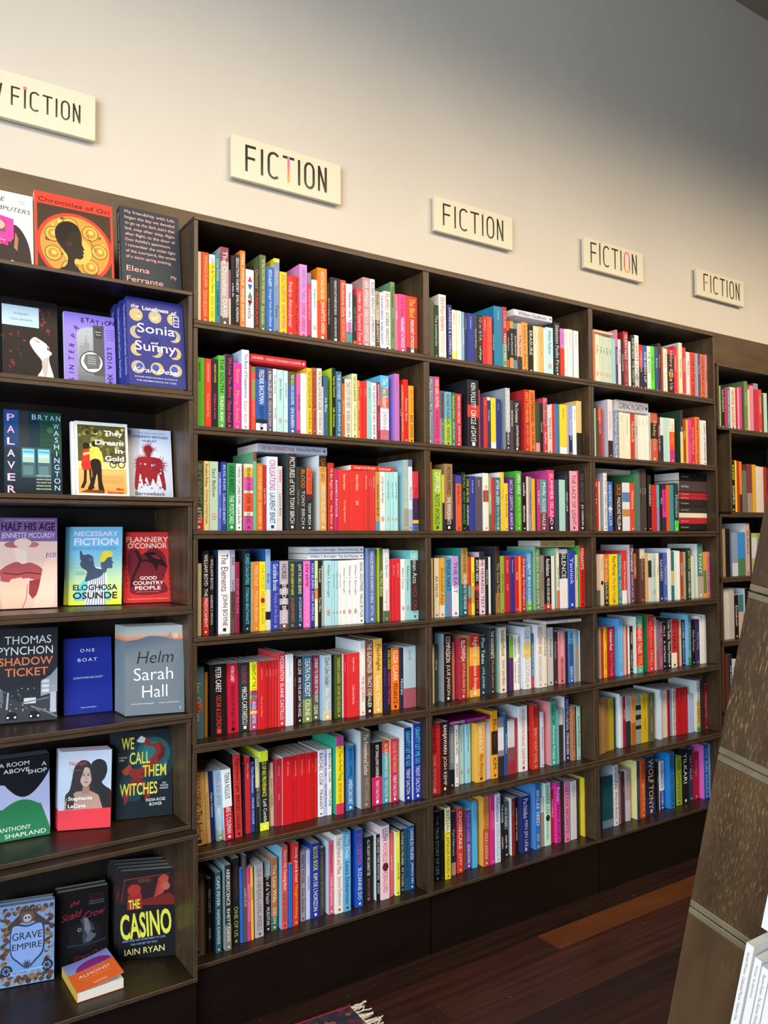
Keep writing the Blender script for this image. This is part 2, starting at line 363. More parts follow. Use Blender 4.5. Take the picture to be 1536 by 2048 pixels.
SMALL = {'Roberto Bolano', 'Angela Carter', 'J.M. Coetzee', 'Cormac McCarthy', 'Raymond Chandler', 'Philip Roth', 'Thomas Pynchon', 'Italo Calvino', 'Julian Barnes', 'MARGARET ATWOOD', 'Wilkie Collins', 'Solvej Balle', 'Elena Ferrante', 'Umberto Eco', 'A small book', 'A little book', 'Small fires', 'Delphine', 'Percival Everett', 'Lightning', 'PETINA GAPPAH', 'Green Dot', 'The Dinner Party', 'Ford', 'Jon Fosse', 'Haruki Murakami', 'All the Pretty Horses', 'McCarthy', 'Melville', 'McInerney', 'Romesh', 'The Bachelor', 'Marcel Proust', 'Pynchon', 'Helen Garner', 'D.H. LAWRENCE', 'Doris Lessing'}
def spine_book(w, h, col, opts, texts):
    """dict of named MBs for one upright book: origin at the lower left corner of the spine"""
    d = min(max(0.655*h, 0.105), 0.152)
    side = ink(opts['s'][0]) if 's' in opts else ink(col)
    spine = ink(col)
    cuts = []
    for v in opts.get('b', []): f, c = v.split(':'); cuts.append((0.0, float(f), ink(c)))
    for v in opts.get('t', []): f, c = v.split(':'); cuts.append((1-float(f), 1.0, ink(c)))
    for v in opts.get('m', []): f, g, c = v.split(':'); cuts.append((float(f), min(1.0, float(f)+float(g)), ink(c)))
    zs = sorted({0.0, 1.0} | {x for a, b_, _ in cuts for x in (a, b_)})
    bands = []
    for a, b_ in zip(zs, zs[1:]):
        if b_-a < 1e-4: continue
        mid = (a+b_)/2; cc = spine
        for p, q, c in cuts:
            if p <= mid <= q: cc = c
        bands.append((a*h, b_*h, cc))
    hard = h > 0.24 and w > 0.026
    t = 0.0022 if hard else 0.0008
    out = {'cover': cover_mb(w, h, d, spine, side, bands, t, 0.003 if hard else 0.0016), 'page_block': pages_mb(w, h, d, t, 0.0035 if hard else 0.0006)}
    a, b_ = texts
    small = bool(a) and a[1] in SMALL and h > 0.05 and not (b_ and len(b_[1]) > 24)
    if small:
        out['title_lettering'] = spine_text(a[1], ink(a[0]), w, h*0.93, min(0.4*h, 0.0035*len(a[1])), 0.3 if w < 0.02 else 0.2)
        if b_: out['author_lettering'] = spine_text(b_[1], ink(b_[0]), w, h*0.5, min(0.36*h, 0.0035*len(b_[1])), 0.3 if w < 0.02 else 0.2)
    elif a and b_:
        n1, n2 = len(a[1])+1.5, len(b_[1])+1.5
        u = 0.86; l1 = u*h*n1/(n1+n2)-0.004; l2 = u*h*n2/(n1+n2)-0.004
        zt = h*0.955
        out['title_lettering'] = spine_text(a[1], ink(a[0]), w, zt, l1)
        out['author_lettering'] = spine_text(b_[1], ink(b_[0]), w, zt-l1-0.008, l2, 0.5)
    elif a or b_:
        q = a or b_
        ln = 0.84*h if len(q[1]) > 8 else 0.6*h
        if 'p' in opts: ln = 0.5*h
        out['title_lettering'] = spine_text(q[1], ink(q[0]), w, h*0.94 if a else h*0.62, ln if a else min(ln, 0.52*h), 0.42 if 'p' in opts else 0.52)
    if 'p' in opts:
        m = MB(); rx = w*0.24; rz = min(rx*1.5, 0.009); zc = h*0.2
        m.poly(ellipse(w/2, zc, rx, rz, -0.0004), lin('b06a4c')); m.poly(ellipse(w/2, zc, rx*0.62, rz*0.68, -0.0007), lin('efece6')); m.poly(ellipse(w/2, zc, rx*0.3, rz*0.45, -0.001), lin('403c3c'))
        out['publisher_mark'] = m
    elif 'dot' in opts:
        m = MB(); m.poly(ellipse(w/2, h*0.44, w*0.34, w*0.4, -0.0004), ink(opts['dot'][0])); out['emblem'] = m
    elif 'tri' in opts:
        m = MB()
        for k, c in enumerate(('c83030', '2c5c9c', '3c8c3c', 'b02840')):
            zc = h*(0.84-0.13*k); s = 1 if k % 2 else -1
            m.poly([(w*0.2, -0.0004, zc+s*0.008), (w*0.8, -0.0004, zc+s*0.008), (w*0.5, -0.0004, zc-s*0.010)], ink(c))
        out['emblem'] = m
    elif w > 0.016 and (a or b_) and not small:
        m = MB(); c = ink((b_ or a)[0]); q = w*0.13
        m.poly([(w/2-q, -0.0004, h*0.03), (w/2+q, -0.0004, h*0.03), (w/2+q, -0.0004, h*0.03+2*q), (w/2-q, -0.0004, h*0.03+2*q)], c)
        out['publisher_mark'] = m
    return out, d

NAMED = {'white': 'f0f0f0', 'cream': 'e8dfc0', 'beige': 'cdb795', 'tan': 'b58a55', 'brown': '6b4a30', 'dark-brown': '38281c', 'black': '1a181a', 'charcoal': '36383a', 'grey': '8a8c8c', 'pale-grey': 'bfc2c4',
         'red': 'c83030', 'dark-red': '8c2028', 'maroon': '5a1c2c', 'orange': 'e07a28', 'amber': 'e0a838', 'yellow': 'ecd630', 'lime': 'b4d030', 'green': '3c9440', 'dark-green': '2c4430', 'olive': '707440', 'sage': 'a8bca0',
         'teal': '2c7480', 'dark-teal': '24505c', 'mint': 'a8d8d0', 'pale-blue': 'b8d0e4', 'sky-blue': '5ca4d4', 'blue': '2858b0', 'navy': '24306c', 'slate-blue': '6c84a4', 'lavender': 'b0a4d4', 'purple': '603890', 'dark-purple': '34284c',
         'magenta': 'c02c78', 'pink': 'e070a8', 'pale-pink': 'e4b8bc', 'coral': 'd8584c', 'rust': 'b45030', 'mauve': '8c6c84'}
NL = {k: lin(v) for k, v in NAMED.items()}
def cname(h):
    c = lin(h); f = lambda x: x**0.45
    return min(NL, key=lambda k: sum((f(a)-f(b_))**2 for a, b_ in zip(c[:3], NL[k][:3])))
ORD = ['', 'first', 'second', 'third', 'fourth', 'fifth', 'sixth', 'seventh', 'eighth', 'ninth', 'tenth', 'eleventh', 'twelfth', 'thirteenth', 'fourteenth', 'fifteenth', 'sixteenth', 'seventeenth', 'eighteenth', 'nineteenth', 'twentieth', 'twenty-first', 'twenty-second', 'twenty-third', 'twenty-fourth', 'twenty-fifth']
SHELF = {1: 'top', 2: 'second', 3: 'third', 4: 'fourth', 5: 'fifth', 6: 'sixth', 7: 'bottom'}

TABLE = """1 A 1 782.1 18.1 200 28 e8dcb8 ||
1 A 1 800.5 22.9 201 28 d8452c |f0c060 MORNINGS IN JENIN|f0c060 SUSAN ABULHAWA
1 A 1 824.3 18.1 199 29 f5dc28 t=.13:e8e0d8|222222 Call Me By Your Name|8a7a20 ANDRE ACIMAN
1 A 1 842.9 14.3 208 28 2f7a80 |e8c060 Love Forms|16302c CLAIRE ADAM
1 A 1 857.8 25.2 227 28 b89c90 t=.18:8a4048 b=.12:5c4640|f0e4d8 The Occultist|f0e4d8 DAVIS
0 A 1 884.3 5.9 166 30 8a5060 b=.5:d8c8a8||
0 A 1 891.2 11.7 210 32 1c1a1c |d8d0d0 a little life|
1 A 1 903.3 14.8 215 32 24201e |f0e8e0 SEDUCTION THEORY|f0e8e0 EMILY ADRIAN
1 A 1 918.5 16.7 229 31 d8752c |f5dcb8 PARK AVENUE|f5dcb8 RENEE AHDIEH
1 A 1 935.6 25.3 177 29 f2ece4 s=d83030 tri||2a2420 Novels
1 A 1 961.9 17.4 193 30 3a3024 |a8844c Ghosted|e03428 FURIAN ALAIN
1 A 1 979.6 19.8 228 29 5c6a3c |d8d4a0 THE TRUE TRUE STORY OF RAJA THE GULLIBLE|d8d4a0 Rabih Alameddine
1 A 1 1000.4 23.7 197 28 2c64a8 |e8f0f8 MITCH ALBOM|c8d8ec Stranger from the Lifeboat
1 A 1 1024.5 18.9 226 28 7888a0 s=f0cc30 t=.05:f0cc30|c8b8c8 Albom|2c3a5c Twice
1 A 1 1044.4 23.5 190 29 f0c428 |e83c50 DOLLY ALDERTON|c03870 GOOD MATERIAL
1 A 1 1069.9 22.2 184 32 d8342a |f0c8b8 Pedro Almodovar|
1 A 1 1092.6 18.7 186 32 dc3020 |241c1c Pedro Almodovar|241c1c The Last Dream
1 A 1 1111.8 26.3 226 32 e088b8 |7878c0 I WANT EVERYTHING|d0284c DOMINIC AMERENA
0 A 1 1138.5 13.4 204 31 c83858 t=.16:808090 b=.06:383c48|e8a0a8 FUNDAMENTALLY|
1 A 1 1152.3 18.7 185 29 d4e4d4 p|3c4a44 Kingsley Amis|
1 A 1 1171.6 34.0 226 29 e07a1c b=.55:d8481c|f5e6d0 WATCHING OVER HER|f5e6d0 JEAN-BAPTISTE ANDREA
0 A 1 1206.9 10.5 185 31 16161a |e0e0d8 Diary of an Ordinary Woman|
1 A 1 1218.5 35.3 205 31 2a2624 |e8e4e0 MIDNIGHT IS NOT IN EVERYONE'S REACH|e8e4e0 ANTONIO LOBO ANTUNES
1 A 1 1254.2 21.0 203 32 d84c2c |f0c8a8 Bookstore Girls|f0a078 KEI AONO
1 A 1 1275.7 23.5 195 32 d8d4e0 b=.22:5c8c7c m=.22:.16:d890b8|3a4c60 Heather, the Totality|
0 A 1 1299.6 12.1 163 28 2c2c24 b=.1:c86838|888878 AND SO I ROAR|
1 A 1 1313.2 22.7 186 30 d84048 |f8d8c8 Under the Tamarind Tree|
1 A 1 1336.9 26.9 226 31 c08c84 |f0e0d8 HEIR APPARENT|f0e0d8 REBECCA ARMITAGE
1 A 1 1364.2 18.3 225 30 e8e4d8 |2a4a2c ROBBIE ARNOTT|2a4a2c LIMBERLOST
0 A 1 1382.9 16.9 189 29 a8987c b=.5:5c4a34|4a3c2c Dusk|e0d4c0 ROBBIE ARNOTT
0 A 1 1400.9 13.4 187 29 d8d8e4 |2a3050 THE RAIN HERON|2a3050 ROBBIE ARNOTT
1 A 1 1414.7 26.6 194 28 f0e8d0 |e04428 FLAMES|2a2824 ROBBIE ARNOTT
0 A 1 1444.2 16.9 230 32 6c8c5c |1c2c1c Desolation|2c402c Hossein Asgari
0 A 1 1461.5 12.5 193 32 e8707c |f8e0e0 OURS|
1 A 1 1474.4 30.5 195 30 e0487c |a02850 Cat's Eye|f8e8ec MARGARET ATWOOD
1 A 1 1505.4 44.9 194 29 c8402c b=.12:5c2c28|f0c060 The Blind|f8f0ec MARGARET ATWOOD
1 A 2 782.1 30.3 196 32 60b030 |2a3a20 MARGARET ATWOOD|
1 A 2 812.7 19.5 195 31 e03c28 |f0c0b0 MARGARET ATWOOD|f0c0b0 The Handmaid's Tale
1 A 2 833.4 19.2 196 32 2c2028 |f0c048 MARGARET ATWOOD|e04890 Old Babes in the Wood
1 A 2 853.0 20.3 209 32 5cb040 |1c3018 THE SOUTH|f4f8f0 TASH AW
1 A 2 873.7 24.0 215 30 2c2430 s=c83888|f03878 We Love You, Bunny|f03878 Mona Awad
1 A 2 898.2 23.2 193 30 f03898 |f5a030 Bunny|f5a030 Mona Awad
1 A 2 923.6 22.9 234 30 e8ecf4 s=c8dcf0|1c1c24 The Book of Disappearance|d87860 Ibtisam Azem
0 A 2 946.8 5.6 193 29 c01c24 ||
0 A 2 952.8 13.6 188 28 d8503c t=.1:7a7848 m=.5:.3:78904c|e89078 The House on the Hill|
1 A 2 967.6 34.5 190 29 2a5aa0 b=.13:f0f0f0 t=.2:303c78 m=.13:.06:20242c|e8f4f8 FREDRIK BACKMAN|183058 BEARTOWN
1 A 2 1003.2 18.7 190 31 585468 |e8e8f0 A MAN CALLED OVE|c8c8d4 FREDRIK BACKMAN
0 A 2 1022.3 10.9 189 28 ece8d8 |201c1c On the Clock|201c1c Claire Baglin
1 A 2 1034.3 21.2 188 28 b8dcd4 p|405058 James Baldwin|
0 A 2 1057.1 14.2 188 30 c4e4dc p|405058 James Baldwin|
1 A 2 1072.3 26.0 187 29 3c5c9c t=.22:5c5430|f0f0ec THE VOLCANO DAUGHTERS|f0f0ec GINA BALIBRERA
0 A 2 1099.4 13.7 184 30 d85c94 b=.08:c03060|401c30 JA BALLARD|
1 A 2 1113.7 20.3 186 30 f4f0e8 |b0b0b0 Solvej Balle|
1 A 2 1134.4 17.3 205 29 f0c030 |5a4820 THE CALCULATION OF VOLUME|5a4820 SOLVEJ BALLE
1 A 2 1152.7 16.8 208 32 b8583c |4a2018 THE CALCULATION OF VOLUME|4a2018 SOLVEJ BALLE
1 A 2 1169.8 16.3 208 29 e4dccc |4a4438 ON THE CALCULATION OF VOLUME|4a4438 SOLVEJ BALLE
0 A 2 1186.8 5.0 153 29 c0c0d0 ||
0 A 2 1192.2 15.8 187 29 3c6474 |d8e8e8 Iris Blue|
0 A 2 1221.9 13.6 215 30 1c2010 s=c8e830|e8f040 Vaguely Haunted|e8f040 Life Currents
1 A 2 1235.9 20.4 206 29 3c6c84 |d8ecf0 THE DROWNED|d8ecf0 JOHN BANVILLE
0 A 2 1257.1 9.9 185 29 c86020 t=.08:3c2c28|f0b070 IAIN BANKS|
1 A 2 1268.4 25.1 186 31 ddd4bc |907860 THE CITY OF MIST|907860 RUSSELL BANKS
1 A 2 1294.0 19.3 205 29 eceaa0 s=c8d0a8|1c1c18 NICOLA BARKER|1c1c18 TonyInterruptor
0 A 2 1314.6 9.0 186 30 e09050 |3a2820 JULIAN BARNES|3a2820 THE NOISE OF TIME
0 A 2 1324.7 10.1 185 31 e83028 |f8d0c8 Julian Barnes|
0 A 2 1335.2 12.4 185 28 e42c24 |f8d0c8 Julian Barnes|
0 A 2 1348.0 17.0 187 27 9cc8bc |4c7870 Julian Barnes|
0 A 2 1366.3 19.3 184 29 f4f4f4 |202024 THE SILENCE OF THE GIRLS|202024 BARKER
0 A 2 1387.8 13.4 189 31 9c2440 |f0dce0 NIGHTWOOD|d88090 DJUNA BARNES
1 A 2 1401.5 32.6 212 30 58b8dc t=.17:58b8dc m=.66:.17:8c887c m=.5:.16:e86850 m=.17:.33:f0f0f0 b=.17:d86878|f0f0e8 The Two Roberts|a08890 DAMIAN BARR
1 A 2 1455.9 19.2 223 29 c070b0 s=b888e0|d05878 The Bachelor|
0 A 2 1475.6 6.2 187 29 1c1c20 |d0d0c8 City of Bohane|
0 A 2 1482.2 8.4 189 28 e05838 |f0dcc0 Kevin Barry|f0dcc0 The Heart in Winter
0 A 2 1491.2 18.8 208 29 d02424 |f8d0c8 Sebastian Barry|
0 A 2 1510.4 20.5 189 27 f0a028 |c07818 JEN BEAGIN|1c1814 BIG SWISS
1 A 3 782.1 27.9 194 31 3c4c34 b=.2:b83028|8c9c78 BRUCE BENNETT|d8e0c8 AFTER
1 A 3 810.8 16.0 194 32 e8c880 |4a4028 Rosalind Belben|4a4028 Dreaming of Dead People
1 A 3 827.7 25.3 194 32 b4c8a8 p|3c4c3c Saul Bellow|
0 A 3 853.4 9.2 165 31 5868b8 |e0e4f4 Alan Bennett|e0e4f4 Killing Time
1 A 3 863.1 14.7 194 32 2c3a90 |d8dcf0 BIG KISS, BYE-BYE|d8dcf0 CLAIRE-LOUISE BENNETT
1 A 3 878.1 26.4 192 28 2c8848 |1c3020 ANNE BEREST|f0f8ec THE POSTCARD
1 A 3 905.6 17.9 191 29 f0ece8 s=b02c58|3c3450 A MANUAL FOR CLEANING WOMEN|3c3450 Lucia Berlin
1 A 3 931.5 27.9 192 32 f0d8b8 m=.78:.16:d8b038 m=.6:.2:d850a0 m=.28:.28:e05030 b=.22:c84890|28201c THE ANGRY WOMEN'S CHOIR|603050 MEG BIGNELL
0 A 3 959.8 10.6 228 31 6cb080 t=.12:7a4a3c||
1 A 3 970.9 18.4 195 30 e07028 |f8d870 DOWN THE RABBIT HOLE|f8d870 SHAEDEN BERRY
0 A 3 990.7 11.2 191 32 b82c2c |f0b0a8 Lie with Me|
1 A 3 1002.3 35.5 217 31 d4e0f0 |c83858 CIVILISATIONS|2c3850 LAURENT BINET
0 A 3 1038.5 14.3 190 31 d8ccc4 |b02030 HHhH|403430 Laurent Binet
1 A 3 1068.8 29.2 229 29 2c2c2c s=3c4444|e8e4dc PICTURES of YOU|e8e4dc TONY BIRCH
0 A 3 1098.4 9.8 190 28 3c342c |c8b898 Common People|
1 A 3 1109.2 21.9 191 29 343230 |d08840 BLOOD|c8c8c8 TONY BIRCH
1 A 3 1131.8 18.6 188 28 28282c t=.42:e85430|a03018 THE WHITE GIRL|f0f0f0 TONY BIRCH
1 A 3 1175.5 25.6 229 29 d0a058 s=f0f4f0 t=.15:2c2420|b06820 CARMEL BIRD|f0e8d0 CRIMSON VELVET HEART
1 A 3 1208.5 20.5 208 32 c03428 |f0d0b0 I'll Be Right Here|f0d0b0 Amy Bloom
0 A 3 1229.4 13.1 190 29 c02c60 |f0e0f0 BLINDBOY BOATCLUB|
1 A 3 1243.0 40.2 188 27 dc3830 |f8d8d0 Roberto Bolano|f8d8d0 The Savage Detectives
1 A 3 1283.8 52.0 188 27 e03830 |f8d8d0 Roberto Bolano|f8d8d0 2666
0 A 3 1337.0 14.0 189 28 d83830 |f8d8d0 Roberto Bolano|
0 A 3 1353.1 6.3 190 31 d83830 |f8d8d0 Roberto Bolano|
0 A 3 1359.9 6.7 190 29 d83830 |f8d8d0 Roberto Bolano|
0 A 3 1366.9 12.1 190 28 d83830 |f8d8d0 Roberto Bolano|
0 A 3 1379.5 14.3 188 28 c89040 b=.16:5090b8|2a2018 WANING SO BLUE|
1 A 3 1396.6 22.7 189 32 ece4dc p|504848 Jorge Luis Borges|
0 A 3 1419.8 16.5 189 29 a8dcd8 p|406068 Jorge Luis Borges|
0 A 3 1436.7 12.7 189 28 a8dcd8 p|406068 Jorge Luis Borges|
0 A 3 1449.8 15.3 190 27 b0e0dc p|406068 Jorge Luis Borges|
1 A 3 1487.6 18.1 231 27 9cb8a8 s=a8d0d8 b=.3:a09c78|e0e0b0 HOLLOW AIR|
0 A 3 1506.9 17.0 233 28 d8dce4 t=.1:5c6888 b=.3:a8b4c8|504080 The Story|
1 A 3 1525.9 24.1 195 30 d83848 b=.55:3c2c50 b=.1:4868a8 m=.12:.06:e8c050|902030 Emily Brewin|
1 A 4 782.1 24.0 200 36 c8c8a0 ||
1 A 4 808.9 18.9 235 36 282024 b=.45:c03028|f0ece4 WILLIAM BOYD|f0ece4 THE PREDICAMENT
1 A 4 831.2 13.3 221 42 241c1c |d0ccc4 WILLIAM BOYD|d0ccc4 GABRIEL'S MOON
1 A 4 856.1 36.2 236 38 e8e6ea s=34465c|4c3c40 The Elements|2c2c34 JOHN BOYNE
1 A 4 893.9 13.5 236 40 a8a4c0 b=.5:5c4c44|28242c FIRE|28242c KATHERINE BRABON
0 A 4 907.8 12.9 201 39 8c2444 |c88098 BODY OF THE CALF|
1 A 4 934.0 20.6 236 40 1c2424 |60c8f0 CURSED DAUGHTERS|60c8f0 OYINKAN BRAITHWAITE
0 A 4 956.1 9.2 201 43 9c9c78 |d8d0b8 VERY RICH|
1 A 4 965.6 18.3 201 43 e08030 |f8d098 Milk Fed|f8d098 Melissa Broder
1 A 4 984.5 19.4 201 43 f0dc28 dot=c02c48|c8a020 THE PISCES|c8a020 MELISSA BRODER
1 A 4 1004.8 15.8 237 44 88b0d8 s=2c5c98 b=.5:d8d4c4 m=.13:.1:1c2030|2c3c58 Birds|
1 A 4 1021.0 28.6 202 44 2848a8 |e8ecf4 Geraldine Brooks|c080b0 People of the Book
1 A 4 1050.0 27.9 201 44 b8a8b4 m=.6:.06:28242c m=.45:.06:28242c m=.28:.08:28242c b=.08:6c4c48|28242c HORSE|f4f0f4 GERALDINE BROOKS
1 A 4 1078.3 25.4 201 44 34403c |e8e060 BEFORE YOU KNEW MY NAME|c07070 JACQUELINE BUBLITZ
1 A 4 1104.5 23.7 200 44 1c3450 |f0e890 LEAVE THE GIRLS BEHIND|c0d0e0 JACQUELINE BUBLITZ
1 A 4 1128.6 23.4 200 44 f070c8 |1c141c pity party|f8b8e0 Daisy Buchanan
0 A 4 1152.4 15.5 201 45 2c3a98 |d8dcf0 IVAN BUNIN|d8dcf0 DARK AVENUES
0 A 4 1168.7 10.8 200 46 e8e8c8 t=.3:c8e0a0 m=.42:.16:e09048|3c4c30 Bukowski|
0 A 4 1180.1 11.7 199 46 20201c |e8e4d0 Bukowski|e8e4d0 Post Office
0 A 4 1192.5 9.4 184 47 a8a8a4 ||
1 A 4 1202.3 26.2 200 46 b0dce4 p|48606c William S. Burroughs|
0 A 4 1229.0 9.6 199 46 a8d8e0 p|48606c William S. Burroughs|
0 A 4 1239.1 12.0 199 45 a8d8e0 p|48606c William S. Burroughs|
0 A 4 1251.5 9.7 199 45 f0ece8 p|48505c William S. Burroughs|
1 A 4 1261.6 18.0 199 45 f0f0f0 p|48505c William S. Burroughs|
1 A 4 1280.0 20.7 199 44 f0f0f0 p|48505c William S. Burroughs|
1 A 4 1301.1 20.9 200 44 ecf0f0 p|48505c William S. Burroughs|
1 A 4 1322.4 20.8 201 43 f4f6f8 |1c2024 BANAL NIGHTMARE|1c2024 HALLE BUTLER
1 A 4 1355.8 30.1 236 41 5c70a8 s=88a8d8|f0f0f0 MISPLACED MEMORIES IN MOMENTS OF BEING|d0d8f0 BRITTON
0 A 4 1399.2 14.9 236 41 5c6c30 s=d8e840 b=.35:3c2c20|e8e890 The War Below|
1 A 4 1414.5 23.5 233 40 e4e4e4 b=.15:4c7050|60a0c0 Liz Byrski|d89080 Getting On
0 A 4 1439.3 9.7 198 41 c82430 ||
0 A 4 1449.6 13.2 200 41 d02830 |f8c8c8 Italo Calvino|
0 A 4 1463.2 18.2 200 40 d42c34 |f8c8c8 Italo Calvino|
0 A 4 1481.8 17.9 199 40 f0f0ec p|504848 Albert Camus|
1 A 4 1501.0 21.0 199 41 a4d4d8 p|406068 Albert Camus|
1 A 4 1522.4 30.7 227 39 343434 s=80d0d0 t=.14:88dcd8 b=.13:88e0d8|e8e8e8 Human Acts|c03040 NICK CAVE
1 A 5 782.1 39.8 199 58 4c7484 dot=d86840|a8c0c8 Jen Calleja|
0 A 5 826.1 10.3 180 66 8c6428 ||
1 A 5 842.7 47.8 201 62 1c1618 L=1|f0ece8 PETER CAREY|d84838 OSCAR & LUCINDA
1 A 5 893.2 37.0 199 68 b81c38 L=1|f4e8ec PETER CAREY|1c1014 TRUE HISTORY OF THE KELLY GANG
1 A 5 932.2 34.0 197 71 2c3038 L=1|a85058 SOLENOID|e8e8e8 MIRCEA CARTARESCU
1 A 5 966.6 21.4 197 67 e8e830 b=.58:b04878 m=.46:.05:70a080 m=.34:.05:5c6cb0 m=.24:.04:e8c848 m=.12:.05:6c5ca0|2a2a18 NIGHTS AT THE CIRCUS|f0e8f0 ANGELA CARTER
1 A 5 988.4 22.6 197 62 c82428 |f0b0a8 Angela Carter|f0b0a8 Heroes and Villains
0 A 5 1011.3 9.6 197 62 b81c20 |f0b0a8 Angela Carter|
0 A 5 1022.2 10.8 197 63 c02024 |f0b0a8 Angela Carter|
0 A 5 1033.4 8.7 197 63 c82428 |f0b0a8 Angela Carter|
0 A 5 1042.5 8.6 198 62 c82428 |f0b0a8 Angela Carter|
1 A 5 1051.5 23.0 217 58 d03440 s=d04850|f4ecec MODERATION|f4ecec ELAINE CASTILLO
1 A 5 1074.8 24.7 211 54 dce6f4 |8090b0 The Dinner Party|
0 A 5 1102.8 9.4 198 59 4c1c20 |a07070 VILLA E|
1 A 5 1115.7 20.1 200 65 241c24 |e8e4ec NICK CAVE|e8e4ec AND THE ASS SAW THE ANGEL
1 A 5 1136.3 32.1 200 65 3c6484 b=.35:7c8c50|f0f4f0 DEATH ON CREDIT|f0f4f0 CELINE
1 A 5 1172.2 25.5 198 72 8c2c44 b=.4:5c5c40|f4eef0 JOURNEY TO THE END OF THE NIGHT|f4eef0 CELINE
1 A 5 1199.4 31.0 198 54 a8bccc s=a0c4e4 b=.15:d0c0a0|34506c Dark Like Under|f0f4f8 Alice Chadwick
0 A 5 1237.4 6.3 196 65 241c1c ||
1 A 5 1244.1 23.4 197 55 3c5828 |d0b848 CINNAMON GARDENS|d0b848 SHYAM SELVADURAI
0 A 5 1270.1 11.2 196 49 c02038 s=f4f0f0|f0b0b8 Raymond Chandler|
1 A 5 1281.7 44.7 198 46 d83034 |f8c8c8 Angela Carter|f8c8c8 Collected Stories
1 A 5 1328.6 20.3 233 47 ece6e0 s=e4eef4||c04838 THE QUEEN
1 A 5 1349.7 28.7 233 47 7c5044 b=.25:2c2424|f4ece4 THE GLASSMAKER|f4ece4 TRACY CHEVALIER
1 A 5 1379.9 32.7 235 46 e8b858 |4a3418 Flashlight|fcf4dc Susan Choi
0 A 5 1422.3 15.1 214 58 2c2458 |5c5490 Susan Choi|
0 A 5 1439.4 15.9 202 60 28242c |d8e840 BORA CHUNG|d04098 MIDNIGHT TIMETABLE
1 A 5 1455.6 31.1 199 59 f07820 |fcf0e0 ELIZA CLARK|1c1410 PENANCE
0 A 5 1487.2 15.5 198 57 2c2840 ||d8d8e8 PIRANESI
1 A 5 1503.4 49.7 200 57 b0c8d8 b=.32:a85868|708898 Green Dot|
1 A 6 782.1 42.1 201 51 c0985c L=3|3a2c18 PAULO COELHO|3a2c18 The Archer
0 A 6 826.6 11.9 198 57 c8a468 L=3|a07038 THE PILGRIMAGE|
1 A 6 841.2 12.8 196 63 1c2868 L=3|c0c8e0 Claire Coleman|
1 A 6 854.4 20.3 198 55 8cb8d0 b=.15:8c9c8c L=3|b06070 THEN AND AFTER|e8eef4 NANCY COHEN
1 A 6 875.1 26.2 198 46 d8e4f4 b=.47:b82434 L=3|1c1c24 TERRA NULLIUS|f0e4e8 CLAIRE G COLEMAN
1 A 6 908.2 22.6 234 50 c03430 s=141418 L=2|1c1010 The Naked Light|1c1010 BRIDGET COLLINS
0 A 6 941.2 6.8 200 66 1c2450 L=1||
1 A 6 948.4 16.1 218 62 b8282c L=1|f0b0a8 Wilkie Collins|
0 A 6 966.1 12.4 198 64 24408c L=1|d0d8e8 The Moonstone|d0d8e8 WILKIE COLLINS
0 A 6 978.9 12.0 211 58 1c242c t=.4:c8c49c L=1|d0d0c8 WILKIE COLLINS|
1 A 6 991.3 28.0 229 57 20242c s=d8ec38 t=.13:d8ec38 b=.1:e0ec38 L=1|e8f03c SONGS OF NO PROVENANCE|e8e8e8 Lydi Conklin
0 A 6 1031.1 13.5 185 76 d8d0c4 L=1|484038 EVAN CONNELL|
1 A 6 1045.0 21.4 196 65 a82838 |e8c0c0 J.M. Coetzee|e8c0c0 Waiting
1 A 6 1066.8 34.2 199 62 c81c24 s=e8d8d8|f0b0b0 J.M. Coetzee|
1 A 6 1102.5 16.3 199 64 c41c24 |f0b0b0 Cormac McCarthy|
1 A 6 1119.2 24.3 200 63 c81c24 |f0b0b0 Cormac McCarthy|
1 A 6 1144.5 20.5 200 62 c81c24 |f0b0b0 Cormac McCarthy|
0 A 6 1165.4 6.1 200 64 c82020 |f0b0b0 Cormac McCarthy|
0 A 6 1173.6 14.3 198 67 c42024 |f0b0b0 Cormac McCarthy|
1 A 6 1188.3 18.9 201 65 e4e4f0 |1c2434 RACHEL CUSK|1c2434 TRANSIT
0 A 6 1207.7 11.5 201 64 b8bce4 |343c78 RACHEL CUSK|343c78 SECOND PLACE
0 A 6 1219.6 15.0 201 63 e8ecf4 |1c2434 RACHEL CUSK|1c2434 OUTLINE
1 A 6 1242.8 27.8 236 50 e4d828 s=30a884 t=.12:c04098 b=.14:d83060|50681c Better Than the Real Thing|b05030 BROOKE CRAWFORD
0 A 6 1279.2 5.9 201 64 6c2030 ||
1 A 6 1285.5 28.6 201 61 2c78c0 |142c48 JEANINE CUMMINS|e8f4fc AMERICAN DIRT
1 A 6 1333.1 36.3 241 50 6c6058 s=c8d8e4|e0dcd4 The Remembered Soldier|a09888 ANJET DAANJE
1 A 6 1376.9 38.5 198 55 1c1418 b=.45:c02860|f0e8ec BOY SWALLOWS UNIVERSE|f0e8ec TRENT DALTON
1 A 6 1417.2 27.5 198 56 4c9cb0 t=.2:c84c30|f0f4f4 ALL OUR SHIMMERING SKIES|f0f4f4 TRENT DALTON
1 A 6 1445.1 29.7 200 50 c02c64 s=f0e060|f0b830 LOLA IN THE MIRROR|f4f0f4 TRENT DALTON
1 A 6 1485.8 28.4 234 32 1c2c8c s=d8e4f8|58d8c0 GRAVITY LET ME GO|f0f4f8 TRENT DALTON
1 A 6 1519.9 32.9 243 29 2438a8 s=d8e8fc|58d8c0 GRAVITY LET ME GO|f0f4f8 TRENT DALTON
1 A 7 782.1 37.3 216 46 5c4c40 L=.7|1c1818 FIREWEATHER|2c2420 MIRANDA DARLING
0 A 7 822.7 6.8 200 54 2c2824 L=.7||
0 A 7 829.9 11.9 201 49 141414 L=.7|888888 WEST CARTS|888888 DAVIES
